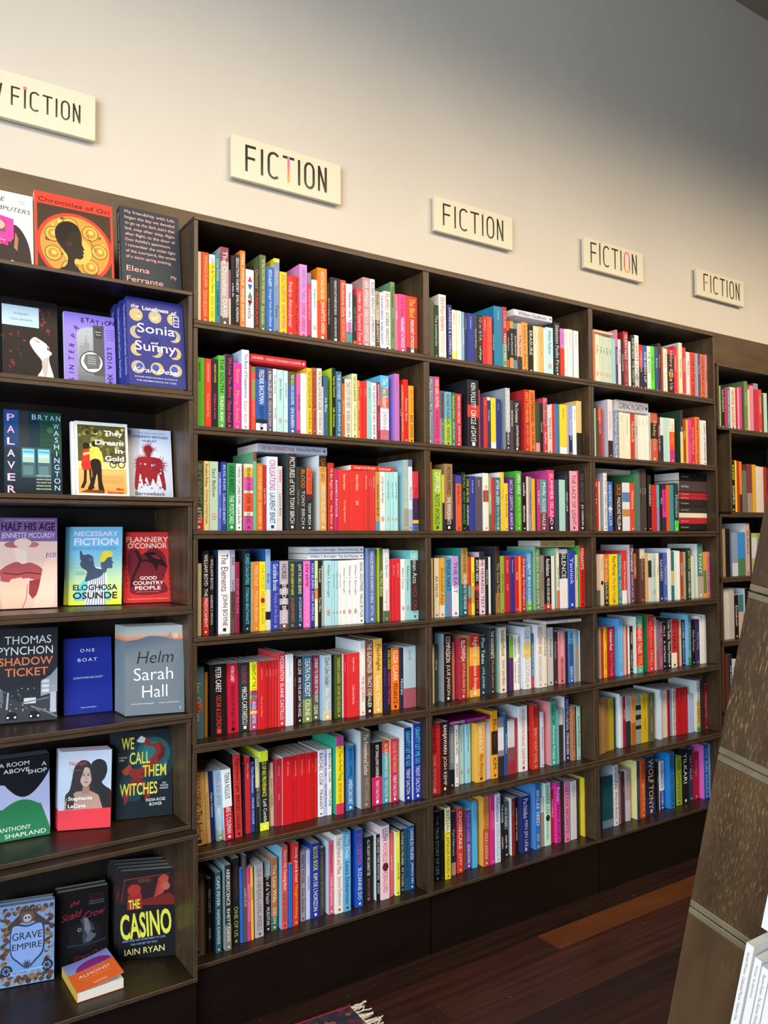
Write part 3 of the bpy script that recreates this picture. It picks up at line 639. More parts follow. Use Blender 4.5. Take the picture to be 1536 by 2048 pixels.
1 A 7 846.4 16.7 219 33 2c5c6c s=202830 L=.7|d0e4ec CAPE FEVER|d0e4ec NADIA DAVIDS
1 A 7 873.4 18.5 234 30 2c2c2c s=8cb8c0 b=.3:787068 L=.7|f0f0f0 ARBORESCENCE|f0f0f0 RHETT DAVIS
1 A 7 900.6 22.4 241 46 1c2420 L=.7|6c2824 Elizabeth Day|a8a850 ONE OF US
0 A 7 924.8 10.1 208 47 2c5cb8 L=1||
0 A 7 935.3 10.4 242 45 4c4c50 L=1|c0c4c8 CLARE'S BLUE|
0 A 7 946.1 11.3 206 45 c03870 L=1|f0a0c8 DEBORAH DEVONSHIRE|
0 A 7 958.0 8.4 205 46 d0b03c L=1|6c5820 DENNISON|
1 A 7 971.7 26.8 207 48 a8a0a8 L=.7|5c5864 OUR UNENDING LONG ANGELS|
1 A 7 1007.8 21.2 200 62 1c1c24 L=.7 t=.2:8898a8|c0c8d0 Death of a Vazir|c0c8d0 MUKHTAR
1 A 7 1029.4 20.1 207 61 a06c48 b=.2:3c6454|e8d0b8 The Lost Wife|e8d0b8 DEON
1 A 7 1057.6 20.3 238 51 c85050 s=78b8d8|f0f4f8 There's No Turning Back|304858 ALBA DE CESPEDES
0 A 7 1080.5 12.8 183 51 2460b8 ||
1 A 7 1095.1 18.9 239 51 c83434 s=c83434|f4e8e4 moody, ghost & loved|f0c030 Thoughts On Kissing
1 A 7 1125.7 17.1 206 63 888898 |28282c WHITE NOISE|28282c Don DeLillo
0 A 7 1146.1 13.8 205 65 b8c4e0 |384060 Falling Man|
1 A 7 1160.3 29.2 222 60 24348c s=1c3898|e8e048 BLOOD BOOK|f0f0e0 KIM DE L'HORIZON
1 A 7 1191.8 15.4 203 63 3c3c3c |787060 A FORTNIGHT IN SEPTEMBER|
1 A 7 1217.3 18.3 220 54 c85c74 s=b8ccf0|7c2038 The Propagandist|f0e0e4 Cecile Desprairies
1 A 7 1236.0 28.0 237 46 e8e4dc s=d8e4dc|b03868 Your Friend and Mine|c04030 Jessica Dettmann
1 A 7 1264.4 26.2 240 44 5ca4d0 |f0f4f8 Hot Desk|1c2c5c Laura Dickerman
1 A 7 1309.9 26.2 236 46 1c50b8 s=1848b0|c04848 SOULSISTER|f0f4fc SUZANNE DO
1 A 7 1346.1 34.9 203 58 1c2024 |d8d8d8 ALL THE LIGHT WE CANNOT SEE|a05050 ANTHONY DOERR
0 A 7 1387.6 14.2 206 50 181418 s=d0ecec|c8c4c0 GIRLS AND THEIR MONSTERS|c8c4c0 AUDREY
1 A 7 1402.2 32.8 230 45 ecc4d4 dot=6c2440|241418 LUSH|c84858 ROCHELLE DOWDEN-LORD
0 A 7 1439.2 13.0 202 50 d05c5c |f4c8c0 Roddy Doyle|
0 A 7 1458.4 16.7 202 44 d8dc40 s=f4f4ec|f4f4a0 CROSS|2a2c28 Austin Duffy
0 A 7 1483.9 16.3 201 56 2c2440 |d8d8ec DAPHNE DU MAURIER|d8d8ec MY COUSIN
0 A 7 1502.0 15.0 199 58 1c5c64 |0c3438 DAPHNE DU MAURIER|
1 A 7 1517.4 22.9 205 55 1c4888 |f0f4f8 DAPHNE DU MAURIER|f0f4f8 JAMAICA INN
1 B 1 1579.5 37.3 192 27 5c5c44 ||
0 B 1 1618.8 19.6 182 29 2c3c24 |c8c8a8 The Luminaries|
1 B 1 1640.9 30.9 222 30 ecdcc8 |c8402c Dirt Poor Islanders|d8b8a0 WINNIE DUNN
0 B 1 1678.6 17.8 192 30 2c2c68 |e0e0f0 LAWRENCE & COMPANY|
0 B 1 1697.9 19.8 178 31 f0e4c0 b=.2:f0e070|5c5440 Umberto Eco|
0 B 1 1718.1 20.0 178 30 f0e4c4 s=d04838|5c5440 Umberto Eco|
0 B 1 1738.4 11.5 176 28 80a8b8 |e8f0f0 DAVE EGGERS|
0 B 1 1751.7 12.0 175 29 2c3458 |d0d4e8 Percival Everett|
1 B 1 1766.6 29.2 177 31 343c88 |d8dcf0 A small book|
0 B 1 1796.2 13.3 175 30 384444 |c0c8c0 Kerstin Ekman|
0 B 1 1812.0 24.4 177 32 24241c tri|e8e4d8 I Cheerfully Refuse|e8e4d8 Leif Enger
0 B 1 1836.8 19.7 177 32 d83028 |f8c8c0 Small fires|
0 B 1 1857.0 22.8 178 31 d85040 |f8c8c0 Delphine|
0 B 1 1880.7 7.1 173 31 201c24 |f0f0f0 THE NIGHT WATCH|
1 B 1 1888.6 39.2 222 31 2c7c98 |c0dce8 Lightning|
0 B 1 1928.3 21.1 224 30 a83840 b=.4:6c9478|f0b8a0 LOUISE|f0e8c0 MIGHTY RED
0 B 1 1951.5 11.1 177 32 302420 t=.2:d84830 b=.2:d84830|f0e8e0 Jenny Erpenbeck|
0 B 1 1963.0 18.0 178 30 282420 t=.15:f09030 b=.25:e89040|f0e8e0 Jenny Erpenbeck|
0 B 1 1983.2 16.2 174 32 282c2c t=.12:4c90a0 b=.22:4c90a0|f0e8e0 Jenny Erpenbeck|
0 B 1 1999.9 22.7 175 30 d8a888 b=.3:3c3434|2c2428 A Man Smiling|
0 B 1 2025.7 27.4 183 32 f09c48 |8c3c18 Letters to Anita|
0 B 1 2054.4 27.0 175 32 24201c |e8e0c8 ERASURE|
0 B 1 2081.8 17.2 177 31 f0e4b8 |5c5438 Percival Everett|
0 B 1 2099.4 9.6 178 30 e8c898 |5c5438 Percival Everett|
0 B 1 2109.4 20.9 178 29 e8b060 |a86828 Percival Everett|2a2014 JAMES
0 B 1 2133.7 10.9 175 31 f0e8d0 ||
1 B 1 2145.0 36.9 182 30 bce0d8 p|486060 William Faulkner|
0 B 1 2188.4 29.4 206 30 302c2c |d8d4d0 Sebastian Faulks|d8d4d0 Fires
0 B 1 2218.2 21.5 187 28 d83828 t=.4:d078b8|4c2458 Elena Ferrante|
0 B 1 2240.4 14.5 188 28 f0e0d4 |806860 Elena Ferrante|
0 B 1 2256.9 29.9 190 29 f0e4d8 s=b86858|806860 Elena Ferrante|
0 B 1 2292.0 28.5 190 31 f0e4dc s=b86858|806860 Elena Ferrante|
1 B 2 1579.5 35.6 230 29 7890a8 |f0f4f4 One Story|f0f4f4 Pip Finkemeyer
1 B 2 1618.9 23.1 232 32 e0487c |f8e8a0 SAD GIRL NOVEL|a02050 PIP FINKEMEYER
0 B 2 1642.4 18.7 186 30 8c8c84 t=.5:685c60|302c2c RICHARD FLANAGAN|302c2c QUESTION
1 B 2 1662.3 27.8 185 30 a8c840 t=.5:70b0c0|303c2c RICHARD FLANAGAN|303c2c WANTING
0 B 2 1690.5 17.8 185 30 487c58 t=.5:2c6c4c|e8e848 TRANSLATIONS|d8e8d8 JANE CLARY
1 B 2 1709.7 25.5 183 30 c03040 |f4e0e0 EVERY ROOM A CRIME SCENE|f4e0e0 JONATHAN CROSS
1 B 2 1761.1 49.9 237 28 242428 m=.45:.18:c84030|f0f0f0 KEN FOLLETT|f0f0f0 CIRCLE of DAYS
0 B 2 1813.1 5.9 206 30 b84038 ||
0 B 2 1821.5 12.9 183 32 28285c ||
0 B 2 1834.8 15.9 182 29 d03028 |f8c8c0 Ford|
0 B 2 1853.1 14.7 184 31 3c3c5c s=ece8e4 t=.06:ece8e4|d8d8e0 Forster|
0 B 2 1868.2 22.9 183 29 f0d030 s=4c4c60 b=.14:f0ece0|6c5c18 Jon Fosse|
0 B 2 1891.6 22.3 181 29 2c3480 |d0d8f0 Jon Fosse|
0 B 2 1936.6 21.7 225 28 b8b8b8 s=a0a8ac b=.3:302c2c|f0f0f0 REVELATION BEACH|e8e8e8 FRANCE
0 B 2 1959.6 14.6 182 28 4c4448 |f0e8e0 BONDING|
1 B 2 1978.9 29.5 185 32 302420 |f0ece8 The Corrections|f0ece8 JONATHAN FRANZEN
0 B 2 2032.5 24.2 229 32 c83020 s=c83030|f0c040 NEXT TO HEAVEN|f0a068 JAMES FREY
1 B 2 2057.6 28.7 230 32 e0783c |3c2418 LIGHTBREAKERS|5c3420 AJA GABEL
0 B 2 2088.8 20.8 187 32 3c4c2c b=.2:e09080||
0 B 2 2110.7 14.3 186 32 241c18 |c8b8b0 Gaitskill|
0 B 2 2125.4 20.0 207 29 d03844 s=b84858 t=.5:c87080|6c2030 THE ONES|f8e0d8 Author
0 B 2 2147.7 22.4 182 30 d8c8b8 |5c3428 Eating is hard|
0 B 2 2171.1 15.8 188 30 d03428 s=f0f0f0||
0 B 2 2188.6 20.5 190 31 3478b0 s=f0f0f0||
1 B 2 2214.6 36.3 191 32 f0d030 b=.15:f0ece0|6c5c18 Helen Garner|
0 B 2 2251.5 9.3 191 32 c0a0b8 ||
0 B 2 2262.2 18.5 191 32 90a0c0 b=.4:28304c|e8ecf4 The Spare Room|
0 B 2 2281.0 18.6 191 29 f0ece4 |b05050 Helen Garner|
0 B 2 2303.0 28.5 212 31 e0c078 b=.42:2c2824||
1 B 3 1579.5 26.1 230 31 d06838 ||
1 B 3 1609.2 39.0 206 32 a0c038 |f4f8e0 GIFFORD|40501c ROY'S WORLD
0 B 3 1649.6 9.2 189 31 d8c038 b=.5:301c20||
1 B 3 1660.3 34.6 227 32 9c7850 b=.17:281c18|3c2818 MOTHER EMPRESS|f4ece0 THE IMMIGRANTS
0 B 3 1695.3 9.7 193 30 24204c ||
1 B 3 1708.1 25.9 190 32 d86038 t=.15:4840a0|803020 Inferno|
0 B 3 1734.4 16.1 202 30 141814 |50c060 MAYRA|50c060 NICKY GONZALEZ
0 B 3 1752.1 14.3 188 31 20201c |f0d040 TIME SHELTER|f0f0f0 GOSPODINOV
1 B 3 1768.5 26.9 189 32 343c8c |d8dcf0 A little book|
1 B 3 1795.7 29.1 188 31 5c5058 |d8d4d8 Romesh|
1 B 3 1828.2 24.7 202 29 ece4d4 s=e4ecf0 m=.5:.2:8c4c3c|d86848 RUINS|
0 B 3 1853.4 12.9 191 29 98a078 b=.3:6c6c50|f0f0e0 GREEN DOT|
0 B 3 1867.9 13.0 188 29 c83030 ||
0 B 3 1883.4 26.3 189 31 3c7078 b=.14:507c80|e8f0ec AFTER the SIREN|d0e0e0 Darcy Green
0 B 3 1913.8 15.7 209 33 f0c030 s=f4f0e0|e09030 VALUE|
0 B 3 1929.9 16.9 170 32 e8c838 |5c4c1c Kate Grenville|
0 B 3 1947.2 25.5 191 30 582878 |d8c8e8 NICOLA GRIFFITH|f0ecf4 ALWAYS
1 B 3 1983.4 26.8 216 30 4ca838 |f4f8f0 OPEN WIDE|d0e060 JESSICA GROSS
0 B 3 2013.5 21.6 198 31 1c1414 |e8e4e0 cecilie|f0ece8 absolute
0 B 3 2035.5 8.9 198 29 e8c8b8 ||
0 B 3 2045.5 14.5 197 29 8c9098 |302c34 Graham Greene|
0 B 3 2060.5 15.7 191 28 e8a828 ||
0 B 3 2078.1 7.6 190 29 34285c ||
0 B 3 2088.5 15.3 191 30 c83868 |f0d8e0 THE REST|
1 B 3 2105.7 33.0 190 31 5c9498 b=.35:783c40|f4f4f4 Molly|d8e4e4 ROSIE HALE
1 B 3 2145.8 32.4 227 31 d83878 s=c84888 b=.22:3c1c2c|f8d8e4 SUMMER ISLAND|
0 B 3 2181.1 19.8 192 30 30404c ||
1 B 3 2204.9 31.6 193 32 a8d0c4 ||
0 B 3 2236.9 14.6 211 31 30343c |d8dce0 HEART LAMP|
1 B 3 2257.4 42.0 228 28 e8a0ac s=34383c|7c5058 THE LACK OF LIGHT|
0 B 3 2300.7 7.1 231 29 b82c3c ||
1 B 3 2311.8 32.1 231 32 28242c |6c6860 THE PRETENDER|f0ecec JO HARKIN
1 B 4 1579.5 37.1 200 43 d8c090 |3c2c1c Chlorine|
1 B 4 1623.7 21.5 200 47 e8d8bc s=2c4468|5c4c3c Ali Harris|
1 B 4 1647.2 22.7 200 48 e0a838 b=.2:e8dcd0|7c5418 Shokoofeh Azar|
1 B 4 1671.5 29.1 200 49 4890b8 |1c3048 EMILIA HART|d03890 SIRENS
1 B 4 1701.0 29.0 206 47 e8e8f0 t=.5:b890d0|6c3c80 THE EAST|
1 B 4 1740.6 28.5 232 45 b88c48 s=2c9490 b=.47:24585c|5c4420 NATALIE HAYNES|f0f4f4 NO FRIEND TO THIS HOUSE
0 B 4 1770.9 13.9 201 46 c83828 b=.2:d86030 m=.3:.2:6c98a8||
0 B 4 1786.5 14.0 200 47 e8d838 m=.2:.3:c8a048|2c2c1c Hawker|
0 B 4 1801.9 19.1 200 47 1c1418 m=.42:.08:c03028|f0e8e4 ANITA HEISS|d87060 RED DUST ROAD
1 B 4 1821.8 26.4 217 47 e8c8d8 t=.12:303034|302830 THE HEARING TEST|
0 B 4 1849.4 14.3 200 47 242428 |c8c8c8 Handbook|
0 B 4 1865.1 10.3 200 48 d8dcd8 ||
0 B 4 1896.3 19.3 235 45 402c24 s=34383c b=.3:a06c40|c8b090 The Good Thief|
0 B 4 1919.1 17.9 202 46 90a840 |3c481c Aldous Huxley|
1 B 4 1939.2 26.5 201 47 b02830 |f0d0d0 PETINA GAPPAH|f0d0d0 IN DUST
0 B 4 1967.7 21.4 200 48 34308c |d8d8f0 PETINA GAPPAH|
0 B 4 1990.9 17.3 200 47 d02428 |f8c8c8 ISAK|
0 B 4 2008.6 9.7 199 46 e89838 ||
0 B 4 2019.1 24.0 200 46 b02c34 |f4ecec Our Evenings|f0c8c8 Alan Hollinghurst
1 B 4 2043.5 27.6 218 45 388cc8 b=.17:60b040|e8f4fc CULPABILITY|e8f4fc BRUCE HOLSINGER
1 B 4 2087.1 25.3 234 44 6c8468 s=90d0a8|c0d090 ALBION|d8d8a0 ANNA HOPE
0 B 4 2117.4 19.2 201 48 8c8474 |383430 Nick Hornby|
1 B 4 2137.0 35.5 198 47 181414 b=.1:c03030|f0f0f0 Annihilation|f0f0f0 MICHEL HOUELLEBECQ
0 B 4 2174.1 16.2 198 47 e0dcd8 ||
0 B 4 2201.5 13.4 227 47 e8d8c0 s=90d0b0 b=.3:d87048|3c5c70 BOOK BY HER|
1 B 4 2215.3 41.9 223 45 2c2c30 b=.5:e8e4e8 t=.07:c0c4d0|e8e8e8 SILENCED HOPE|
1 B 4 2259.1 36.6 217 43 2c40a8 s=5ca8c8|d0d8f8 Yannick|
0 B 4 2296.9 14.5 200 43 d0c8a8 |485c78 Murakami|
1 B 4 2316.6 27.3 235 39 d83028 s=50b848|f8f0ec PISSANTS|1c1414 BRANDON JACK
0 B 5 1623.2 10.2 198 62 c8ccb8 ||
0 B 5 1635.5 15.0 197 65 383c3c |c0c8c8 Heritage|
1 B 5 1670.8 34.3 230 58 281c18 s=b8ccd8|f0e8e0 COMPASSION|f0d8c0 JULIE JANSON
0 B 5 1718.2 12.6 197 75 c07868 ||
1 B 5 1739.7 32.4 211 60 a82438 s=b03044|f4ece8 BLOWFISH|d0c880 KYUNG-RAN JO
0 B 5 1783.4 9.4 212 73 a8c050 ||
1 B 5 1793.1 45.7 217 69 c83420 m=.5:.3:e8a838 b=.12:e8a838|e8e4e0 Nightcity|e8e4e0 Someone Strange
1 B 5 1846.1 24.6 210 75 1c3848 |e8f4f8 Plan Takes|d0e0e8 UTE JONES
0 B 5 1874.0 8.9 197 78 2c3c44 ||
1 B 5 1883.3 25.6 234 68 2c2824 s=34383c t=.5:38342c|f0ece8 THE REVISIONISTS|b8a890 Michelle Johnson
1 B 5 1930.6 31.7 234 67 e4d8c4 s=98b8b0|403830 tenderfoot|8c2c3c toni jordan
0 B 5 1971.8 11.8 202 76 2c2c58 ||
0 B 5 1986.0 19.4 199 77 5c2c60 t=.4:7cb040||
0 B 5 2007.8 14.1 201 79 ecece8 |2c2c34 HAN KANG|2c2c34 HUMAN ACTS
0 B 5 2023.2 14.2 200 79 f0f0ec |2c2c34 HAN KANG|2c2c34 THE WHITE BOOK
1 B 5 2049.2 37.7 228 71 e4e8ec s=d8e4f0 m=.5:.25:e8c868|a8b4c0 GREEK LESSONS|
0 B 5 2091.0 12.3 201 74 3c6480 b=.2:c04050|e0e8f0 THE KINGDOM OF SAND|
1 B 5 2109.5 31.7 233 63 e4e4e4 s=e8f0f8|c83030 BEST OFFER WINS|b0a0a0 MARISA KASHINO
0 B 5 2141.7 19.4 232 64 e8e0cc |2c2c28 POLITICA|
1 B 5 2173.8 29.0 216 72 c0c0c8 |403c48 Kennedy|
0 B 5 2207.3 22.3 199 75 3c3030 |b0a0a0 Kerouac|
1 B 5 2232.1 35.5 197 73 d88090 |f4e4e8 BEAUTY AND EGGS|6c2838 MIEKO KAWAKAMI
0 B 5 2268.0 9.0 196 69 201c20 ||
0 B 5 2277.4 26.6 199 64 3c68b0 t=.25:4ca0d0|1c2c58 THE GOLDEN NOTES|e8ecf8 KEIGO
0 B 5 2306.3 13.3 200 65 98a8b0 ||
0 B 5 2322.7 12.2 199 67 a89078 t=.3:5c9cb0||
0 B 5 2336.9 7.0 195 67 c0d4e4 ||
1 B 6 1579.5 52.9 234 32 b82428 |301010 THE DIRECTOR|d89090 DANIEL KEHLMANN
1 B 6 1636.5 32.7 232 36 3c1818 s=a82028|f4ece8 BANJAWARN|d8d0cc JOSH KEMP
1 B 6 1689.1 22.9 207 57 6c7c84 b=.3:1c2024|b0bcc0 MARIANNE|
0 B 6 1716.3 17.4 208 61 e8e4e4 |201c20 ANTHROPIC|201c20 SINEAD
0 B 6 1744.5 20.5 202 72 a8c8c8 p|486060 Jack Kerouac|
1 B 6 1770.1 23.2 203 69 90c8d8 p|406878 Jack Kerouac|
1 B 6 1805.1 42.2 202 53 e0a848 s=e8b850|f8f0dc Gate of the Sun|5c4018 Elias Khoury
0 B 6 1855.9 21.2 199 62 c0bcd8 ||
1 B 6 1877.5 28.6 236 56 e0a028 m=.35:.35:2c2014|5c3c14 Miss Kim|3c2814 KIM
1 B 6 1912.7 27.7 203 61 8c809c b=.35:302c38 m=.45:.4:d8d8e8||
0 B 6 1940.9 14.3 218 59 28547c |e8f0f8 The Making of Eve|
1 B 6 1957.2 34.1 191 60 7c5058 t=.5:c8ccd8 b=.25:98303c||
0 B 6 1994.8 11.8 195 64 b83038 ||
1 B 6 2012.7 43.0 235 62 e4e4e8 s=c8d8e4|b03848 VERY IMPRESSIVE FOR YOUR AGE|b03848 ELEANOR KIRK
0 B 6 2068.3 5.9 228 74 241c1c |d8d0d0 Larsen|
1 B 6 2074.5 27.6 232 55 c83028 |4c1410 DWELLING|d8a898 EMILY HUNT KIVEL
0 B 6 2106.6 6.7 210 59 5c4c28 ||
0 B 6 2118.9 18.1 202 60 c8c4dc |58546c Benjamin Labatut|
1 B 6 2164.6 31.1 235 54 48a090 s=e89098|1c3c34 Names OK|e0f0ec Florence Knapp
0 B 6 2198.8 12.8 203 56 68a8b8 ||
0 B 6 2220.5 21.1 201 64 34302c t=.3:b8bcc0|302c2c Hard by me|
0 B 6 2255.6 24.9 241 68 24285c s=e8ecf0|c8c8e0 DAUGHTERS of BATAVIA|f0f0f8 STEFANIE KOENS
0 B 6 2281.0 19.1 201 57 b07858 |5c3020 KRASZNAHORKAI|
0 B 6 2302.5 21.7 201 53 98c8c0 s=242428|3c6460 Rachel Kushner|
1 B 7 1620.6 24.7 229 55 101010 |508090 THE TRUE STORY OF LIFE|
0 B 7 1645.8 16.4 233 51 141010 |483c38 LOVE|
1 B 7 1662.6 24.3 237 50 d8c830 t=.35:d8d8b8|7c7020 RITUALS|6c6018 AMALIA NOON
0 B 7 1699.9 19.6 212 64 24283c b=.2:a08070|a0a8c0 Yuri Herrera|
1 B 7 1727.8 25.2 216 66 c03830 s=b83430|f4ece8 CHOSECAKE|f0b090 AMY
0 B 7 1761.7 9.8 205 76 7c4c34 ||
1 B 7 1773.7 25.0 199 77 5c3888 |b090d0 THE ECHO CHAMBER|f0e8f8 KEVIN KWAN
1 B 7 1799.1 21.7 225 70 4ca8d8 s=3888b8||
1 B 7 1836.7 26.8 240 58 b8803c s=e0a848 b=.53:b04838|8c5c24 AMERICAN GOULD|e8c8a0 SOLE LAGIOIA
0 B 7 1869.3 19.4 240 57 c03080 |e878b0 BROKEN|
1 B 7 1892.1 25.8 239 59 c8d4e4 |2c5898 Aftertaste|8ca0c0 DARIA LAVELLE
0 B 7 1927.1 13.6 226 68 282024 |e8e0e0 THE BAKER|e8e0e0 LANDIN
0 B 7 1950.4 21.1 197 77 20242c t=.5:485868|e8f0f4 the boat|e8f0f4 nam le
0 B 7 1984.8 16.1 202 74 7c2430 s=d8e4f4|c08890 D.H. LAWRENCE|
0 B 7 2009.7 13.0 199 83 1c1814 |d8c850 ADVENTURE AT WORK|
1 B 7 2028.5 40.4 202 70 24286c s=28346c|c0c8e8 Pachinko|a8b0d8 MIN JIN LEE
1 B 7 2092.5 26.2 238 65 2c68b8 s=4888d0|e0ecf8 BRILEE SEED|c8c060 SO
0 B 7 2127.6 16.9 180 73 98806c t=.3:c0ccc8||
1 B 7 2146.8 30.8 230 71 b8dcd4 dot=303840|405850 HARPER LEE|608078 Watchman
0 B 7 2185.3 15.4 200 78 a02430 |f0d0c8 PACHINKO|
0 B 7 2201.1 26.0 222 69 d030a0 |f8e8f0 Rules|2c1428 BREAK ROOM
1 B 7 2232.3 28.2 226 54 c878a0 s=2c2c20|7c3060 LITTLE SECRETS|
1 B 7 2272.0 31.0 218 59 c8c8cc s=d0d0d4|606068 Doris Lessing|
0 B 7 2312.7 13.3 219 66 3c3428 ||
0 B 7 2337.9 6.0 221 53 a88c28 s=e0c838|5c4c14 DEBORAH LEVY|
1 C 1 2370.3 42.3 204 31 d87058 ||
0 C 1 2413.3 22.5 193 30 f0dcb0 p|6c6040 Kafka|
0 C 1 2436.2 18.0 191 29 c8ccac p|5c6048 Kafka|
0 C 1 2454.7 14.1 189 28 c4ccac p|5c6048 Kafka|
0 C 1 2469.1 20.4 188 28 c4ccac p|5c6048 Kafka|
0 C 1 2494.2 17.0 189 32 c4ccac p|5c6048 Kafka|
0 C 1 2513.0 20.9 189 32 98c4c0 ||
0 C 1 2534.4 12.1 227 31 503848 t=.3:d87078 s=c8a0a8|f0d8e0 LUCA WILDE|
0 C 1 2546.8 16.0 190 29 d8ccd0 |8c3c58 SRI KHAN|
0 C 1 2567.9 14.6 190 32 2c2820 |f0ece0 JOAN LONDON|
0 C 1 2582.9 27.8 228 32 982430 t=.2:b83030|f0e0dc THE BURNT PALACE|c08880 ROBERT LUKINS
0 C 1 2611.2 13.2 190 30 e4e4cc ||
0 C 1 2624.7 21.4 218 28 2c2c28 |d8d4c8 REMEMBER THE NIGHT|
0 C 1 2649.3 28.0 222 32 ece4d0 b=.25:c8b8b0|2c2824 GHOST CITIES|
0 C 1 2677.7 22.3 186 31 302c38 t=.5:c83030|f0c0b0 WIFEDOM|
0 C 1 2700.4 24.8 186 30 302c38 t=.5:3c5c98|f0e8e0 THE HIGH LIP|
0 C 1 2725.6 21.7 186 28 f0e4c8 |2c2820 THE WOLF|
0 C 1 2751.4 23.9 189 31 60d830 |3c7c20 Ian McEwan|
0 C 1 2775.7 19.7 189 28 3c4c80 |c8d0e8 Karen|
0 C 1 2797.5 18.6 207 30 403424 |a89868 Macleod|
0 C 1 2816.5 11.5 190 28 a84838 ||
0 C 1 2828.5 29.3 190 30 f0e0c8 |e09858 Maguire|c8a888 Louise
0 C 1 2862.0 43.9 194 32 34241c t=.12:c83830 dot=c89840|f0b8a8 Hilary|f0c8b8 Bring Up
0 C 1 2906.2 18.4 210 32 d03040 |f0c0b8 HANNAH|
0 C 1 2925.0 9.0 180 32 d86030 ||
0 C 1 2934.5 24.2 228 29 f0d8a0 s=c8ccc0|d88040 Wolf Hall|
0 C 1 2961.2 23.5 211 30 d0404c |f0c0c0 MARAI|
0 C 1 2986.3 26.4 195 30 dcd8c0 |8c886c Marquez|
0 C 1 3013.0 33.2 196 28 d84840 |7c2020 LOVE IN THE TIME|
0 C 1 3050.1 8.4 197 30 94a094 ||
0 C 1 3071.7 18.2 199 32 684868 s=f0f0f4|c8b0c8 Marias|
0 C 1 3091.4 29.4 198 32 d86848 b=.3:e07030|6c2018 LONESOME DOVE|
0 C 1 3125.0 14.6 200 32 d89088 |301c24 McCullers|
1 C 2 2370.3 38.7 192 29 b8d0b8 ||
0 C 2 2412.0 13.6 202 31 4c4840 ||
0 C 2 2426.1 14.4 194 31 903828 t=.25:d86838|f0d8c0 THE HUNT|
0 C 2 2440.9 9.0 193 31 b83848 ||
0 C 2 2479.7 27.1 234 29 e8d0cc s=d8ccd4 b=.3:3c2824|d89080 Cormac|
0 C 2 2507.2 32.9 193 28 7c8c9c |d8dce4 The Passenger|d8dce4 Stella Maris
0 C 2 2544.9 25.5 189 28 e8dcbc |6c6048 McCarthy|
1 C 2 2574.9 41.1 189 32 ece0c4 |8c8468 All the Pretty Horses|
0 C 2 2616.4 25.2 188 32 c03c28 dot=e89040|f0c8b0 McEwan|
0 C 2 2642.0 16.1 188 29 c8b8a8 |5c4c44 McGregor|
0 C 2 2660.1 18.6 188 31 f0e4d0 s=c03030|8c7c5c McInerney|
0 C 2 2679.1 23.0 188 30 f0e8d4 |8c8464 Melville|
0 C 2 2704.5 26.9 188 31 f0e8d0 s=a8c890|8c8464 Melville|
1 C 2 2742.1 44.3 204 31 c06040 s=f0ece4 t=.03:a04830 m=.46:.33:302820|d8b890 Moby Dick|
0 C 2 2786.8 14.9 189 29 6c1c20 |e8d8c8 MISHIMA THE WAY|
0 C 2 2803.8 18.4 189 30 d8dcdc b=.6:283444||
0 C 2 2822.6 23.0 189 29 b8d8c0 ||
0 C 2 2847.5 16.0 190 29 c0dcc8 ||
0 C 2 2863.9 32.0 189 28 e05828 t=.3:f0e0c8 b=.3:c83878|f0a060 Mieville|
0 C 2 2935.5 18.6 230 28 303434 b=.6:d8d078 s=2c4434|f0ecd8 Girl's Stories|
0 C 2 2955.6 18.7 194 29 a84030 |d8c8a8 Miller|
0 C 2 2978.5 13.2 192 31 e8b830 ||
0 C 2 2992.0 19.2 194 29 e04890 |902858 Mitchell|
0 C 2 3014.0 23.7 199 31 d03038 |f0b0b0 David Mitchell|
0 C 2 3038.1 31.8 209 28 e87840 s=d06838|3c2418 Revenge and Moments|3c2418 Nash
0 C 2 3075.3 16.4 199 32 e4dcc0 ||
0 C 2 3092.1 26.2 198 29 f0e8dc |302c2c SLEEPING with FRANKENSTEIN|
1 C 3 2370.3 46.0 201 28 c02c34 |f0d0d0 Toni Morrison|
0 C 3 2418.5 8.7 193 29 e8d4ac ||
0 C 3 2451.1 19.8 228 32 f0e4d8 s=b8bccc|c84850 IS MOIST|2c2828 MURRAY MIDDLETON
0 C 3 2471.3 30.4 195 31 3c68a8 dot=e8e8f0|d0dcf0 ANDREW MILLER|
1 C 3 2517.4 41.5 194 32 382820 s=241c18 b=.05:583028|d88840 CIRCE|e8e0d8 MADELINE MILLER
1 C 3 2559.3 43.4 194 30 d8dce0 m=.6:.2:5c7ca8 m=.3:.15:c08848||
0 C 3 2603.1 26.2 193 28 d84830 |f8d0c0 Mishima|
0 C 3 2632.0 13.6 232 29 3c7c48 ||
0 C 3 2647.6 18.4 248 30 586c70 ||
0 C 3 2667.2 9.8 254 32 4c3c34 |c8b8a8 SULA|
0 C 3 2677.5 8.8 254 29 4c3c34 |c8b8a8 BELOVED|
0 C 3 2687.9 17.1 255 29 4c3c34 |c8b8a8 JAZZ|
0 C 3 2719.1 20.1 231 31 201814 |f0e8e0 MOSHFEGH|
0 C 3 2739.6 30.1 191 29 c82c2c ||
0 C 3 2774.7 17.4 192 32 5ca8b8 b=.5:9880b0||
0 C 3 2792.5 14.2 194 29 241c1c |e8e8e8 Moss|
0 C 3 2809.1 24.4 193 30 3c2c34 m=.3:.6:d83898|501838 MOTTLEY|
0 C 3 2835.6 22.4 194 31 e05828 ||
0 C 3 2859.8 25.8 195 32 409098 ||
0 C 3 2886.1 26.1 203 28 283c40 b=.22:50d040|c8dcc0 Multitudes|
0 C 4 2416.6 19.4 200 43 d8b8a8 b=.3:5c6458||
0 C 4 2436.7 21.4 200 44 e0d0b8 dot=302824|5c5444 Haruki Murakami|
0 C 4 2459.4 24.6 198 44 d07830 b=.45:342c20|f0d8b8 THE COLLEAGUE|
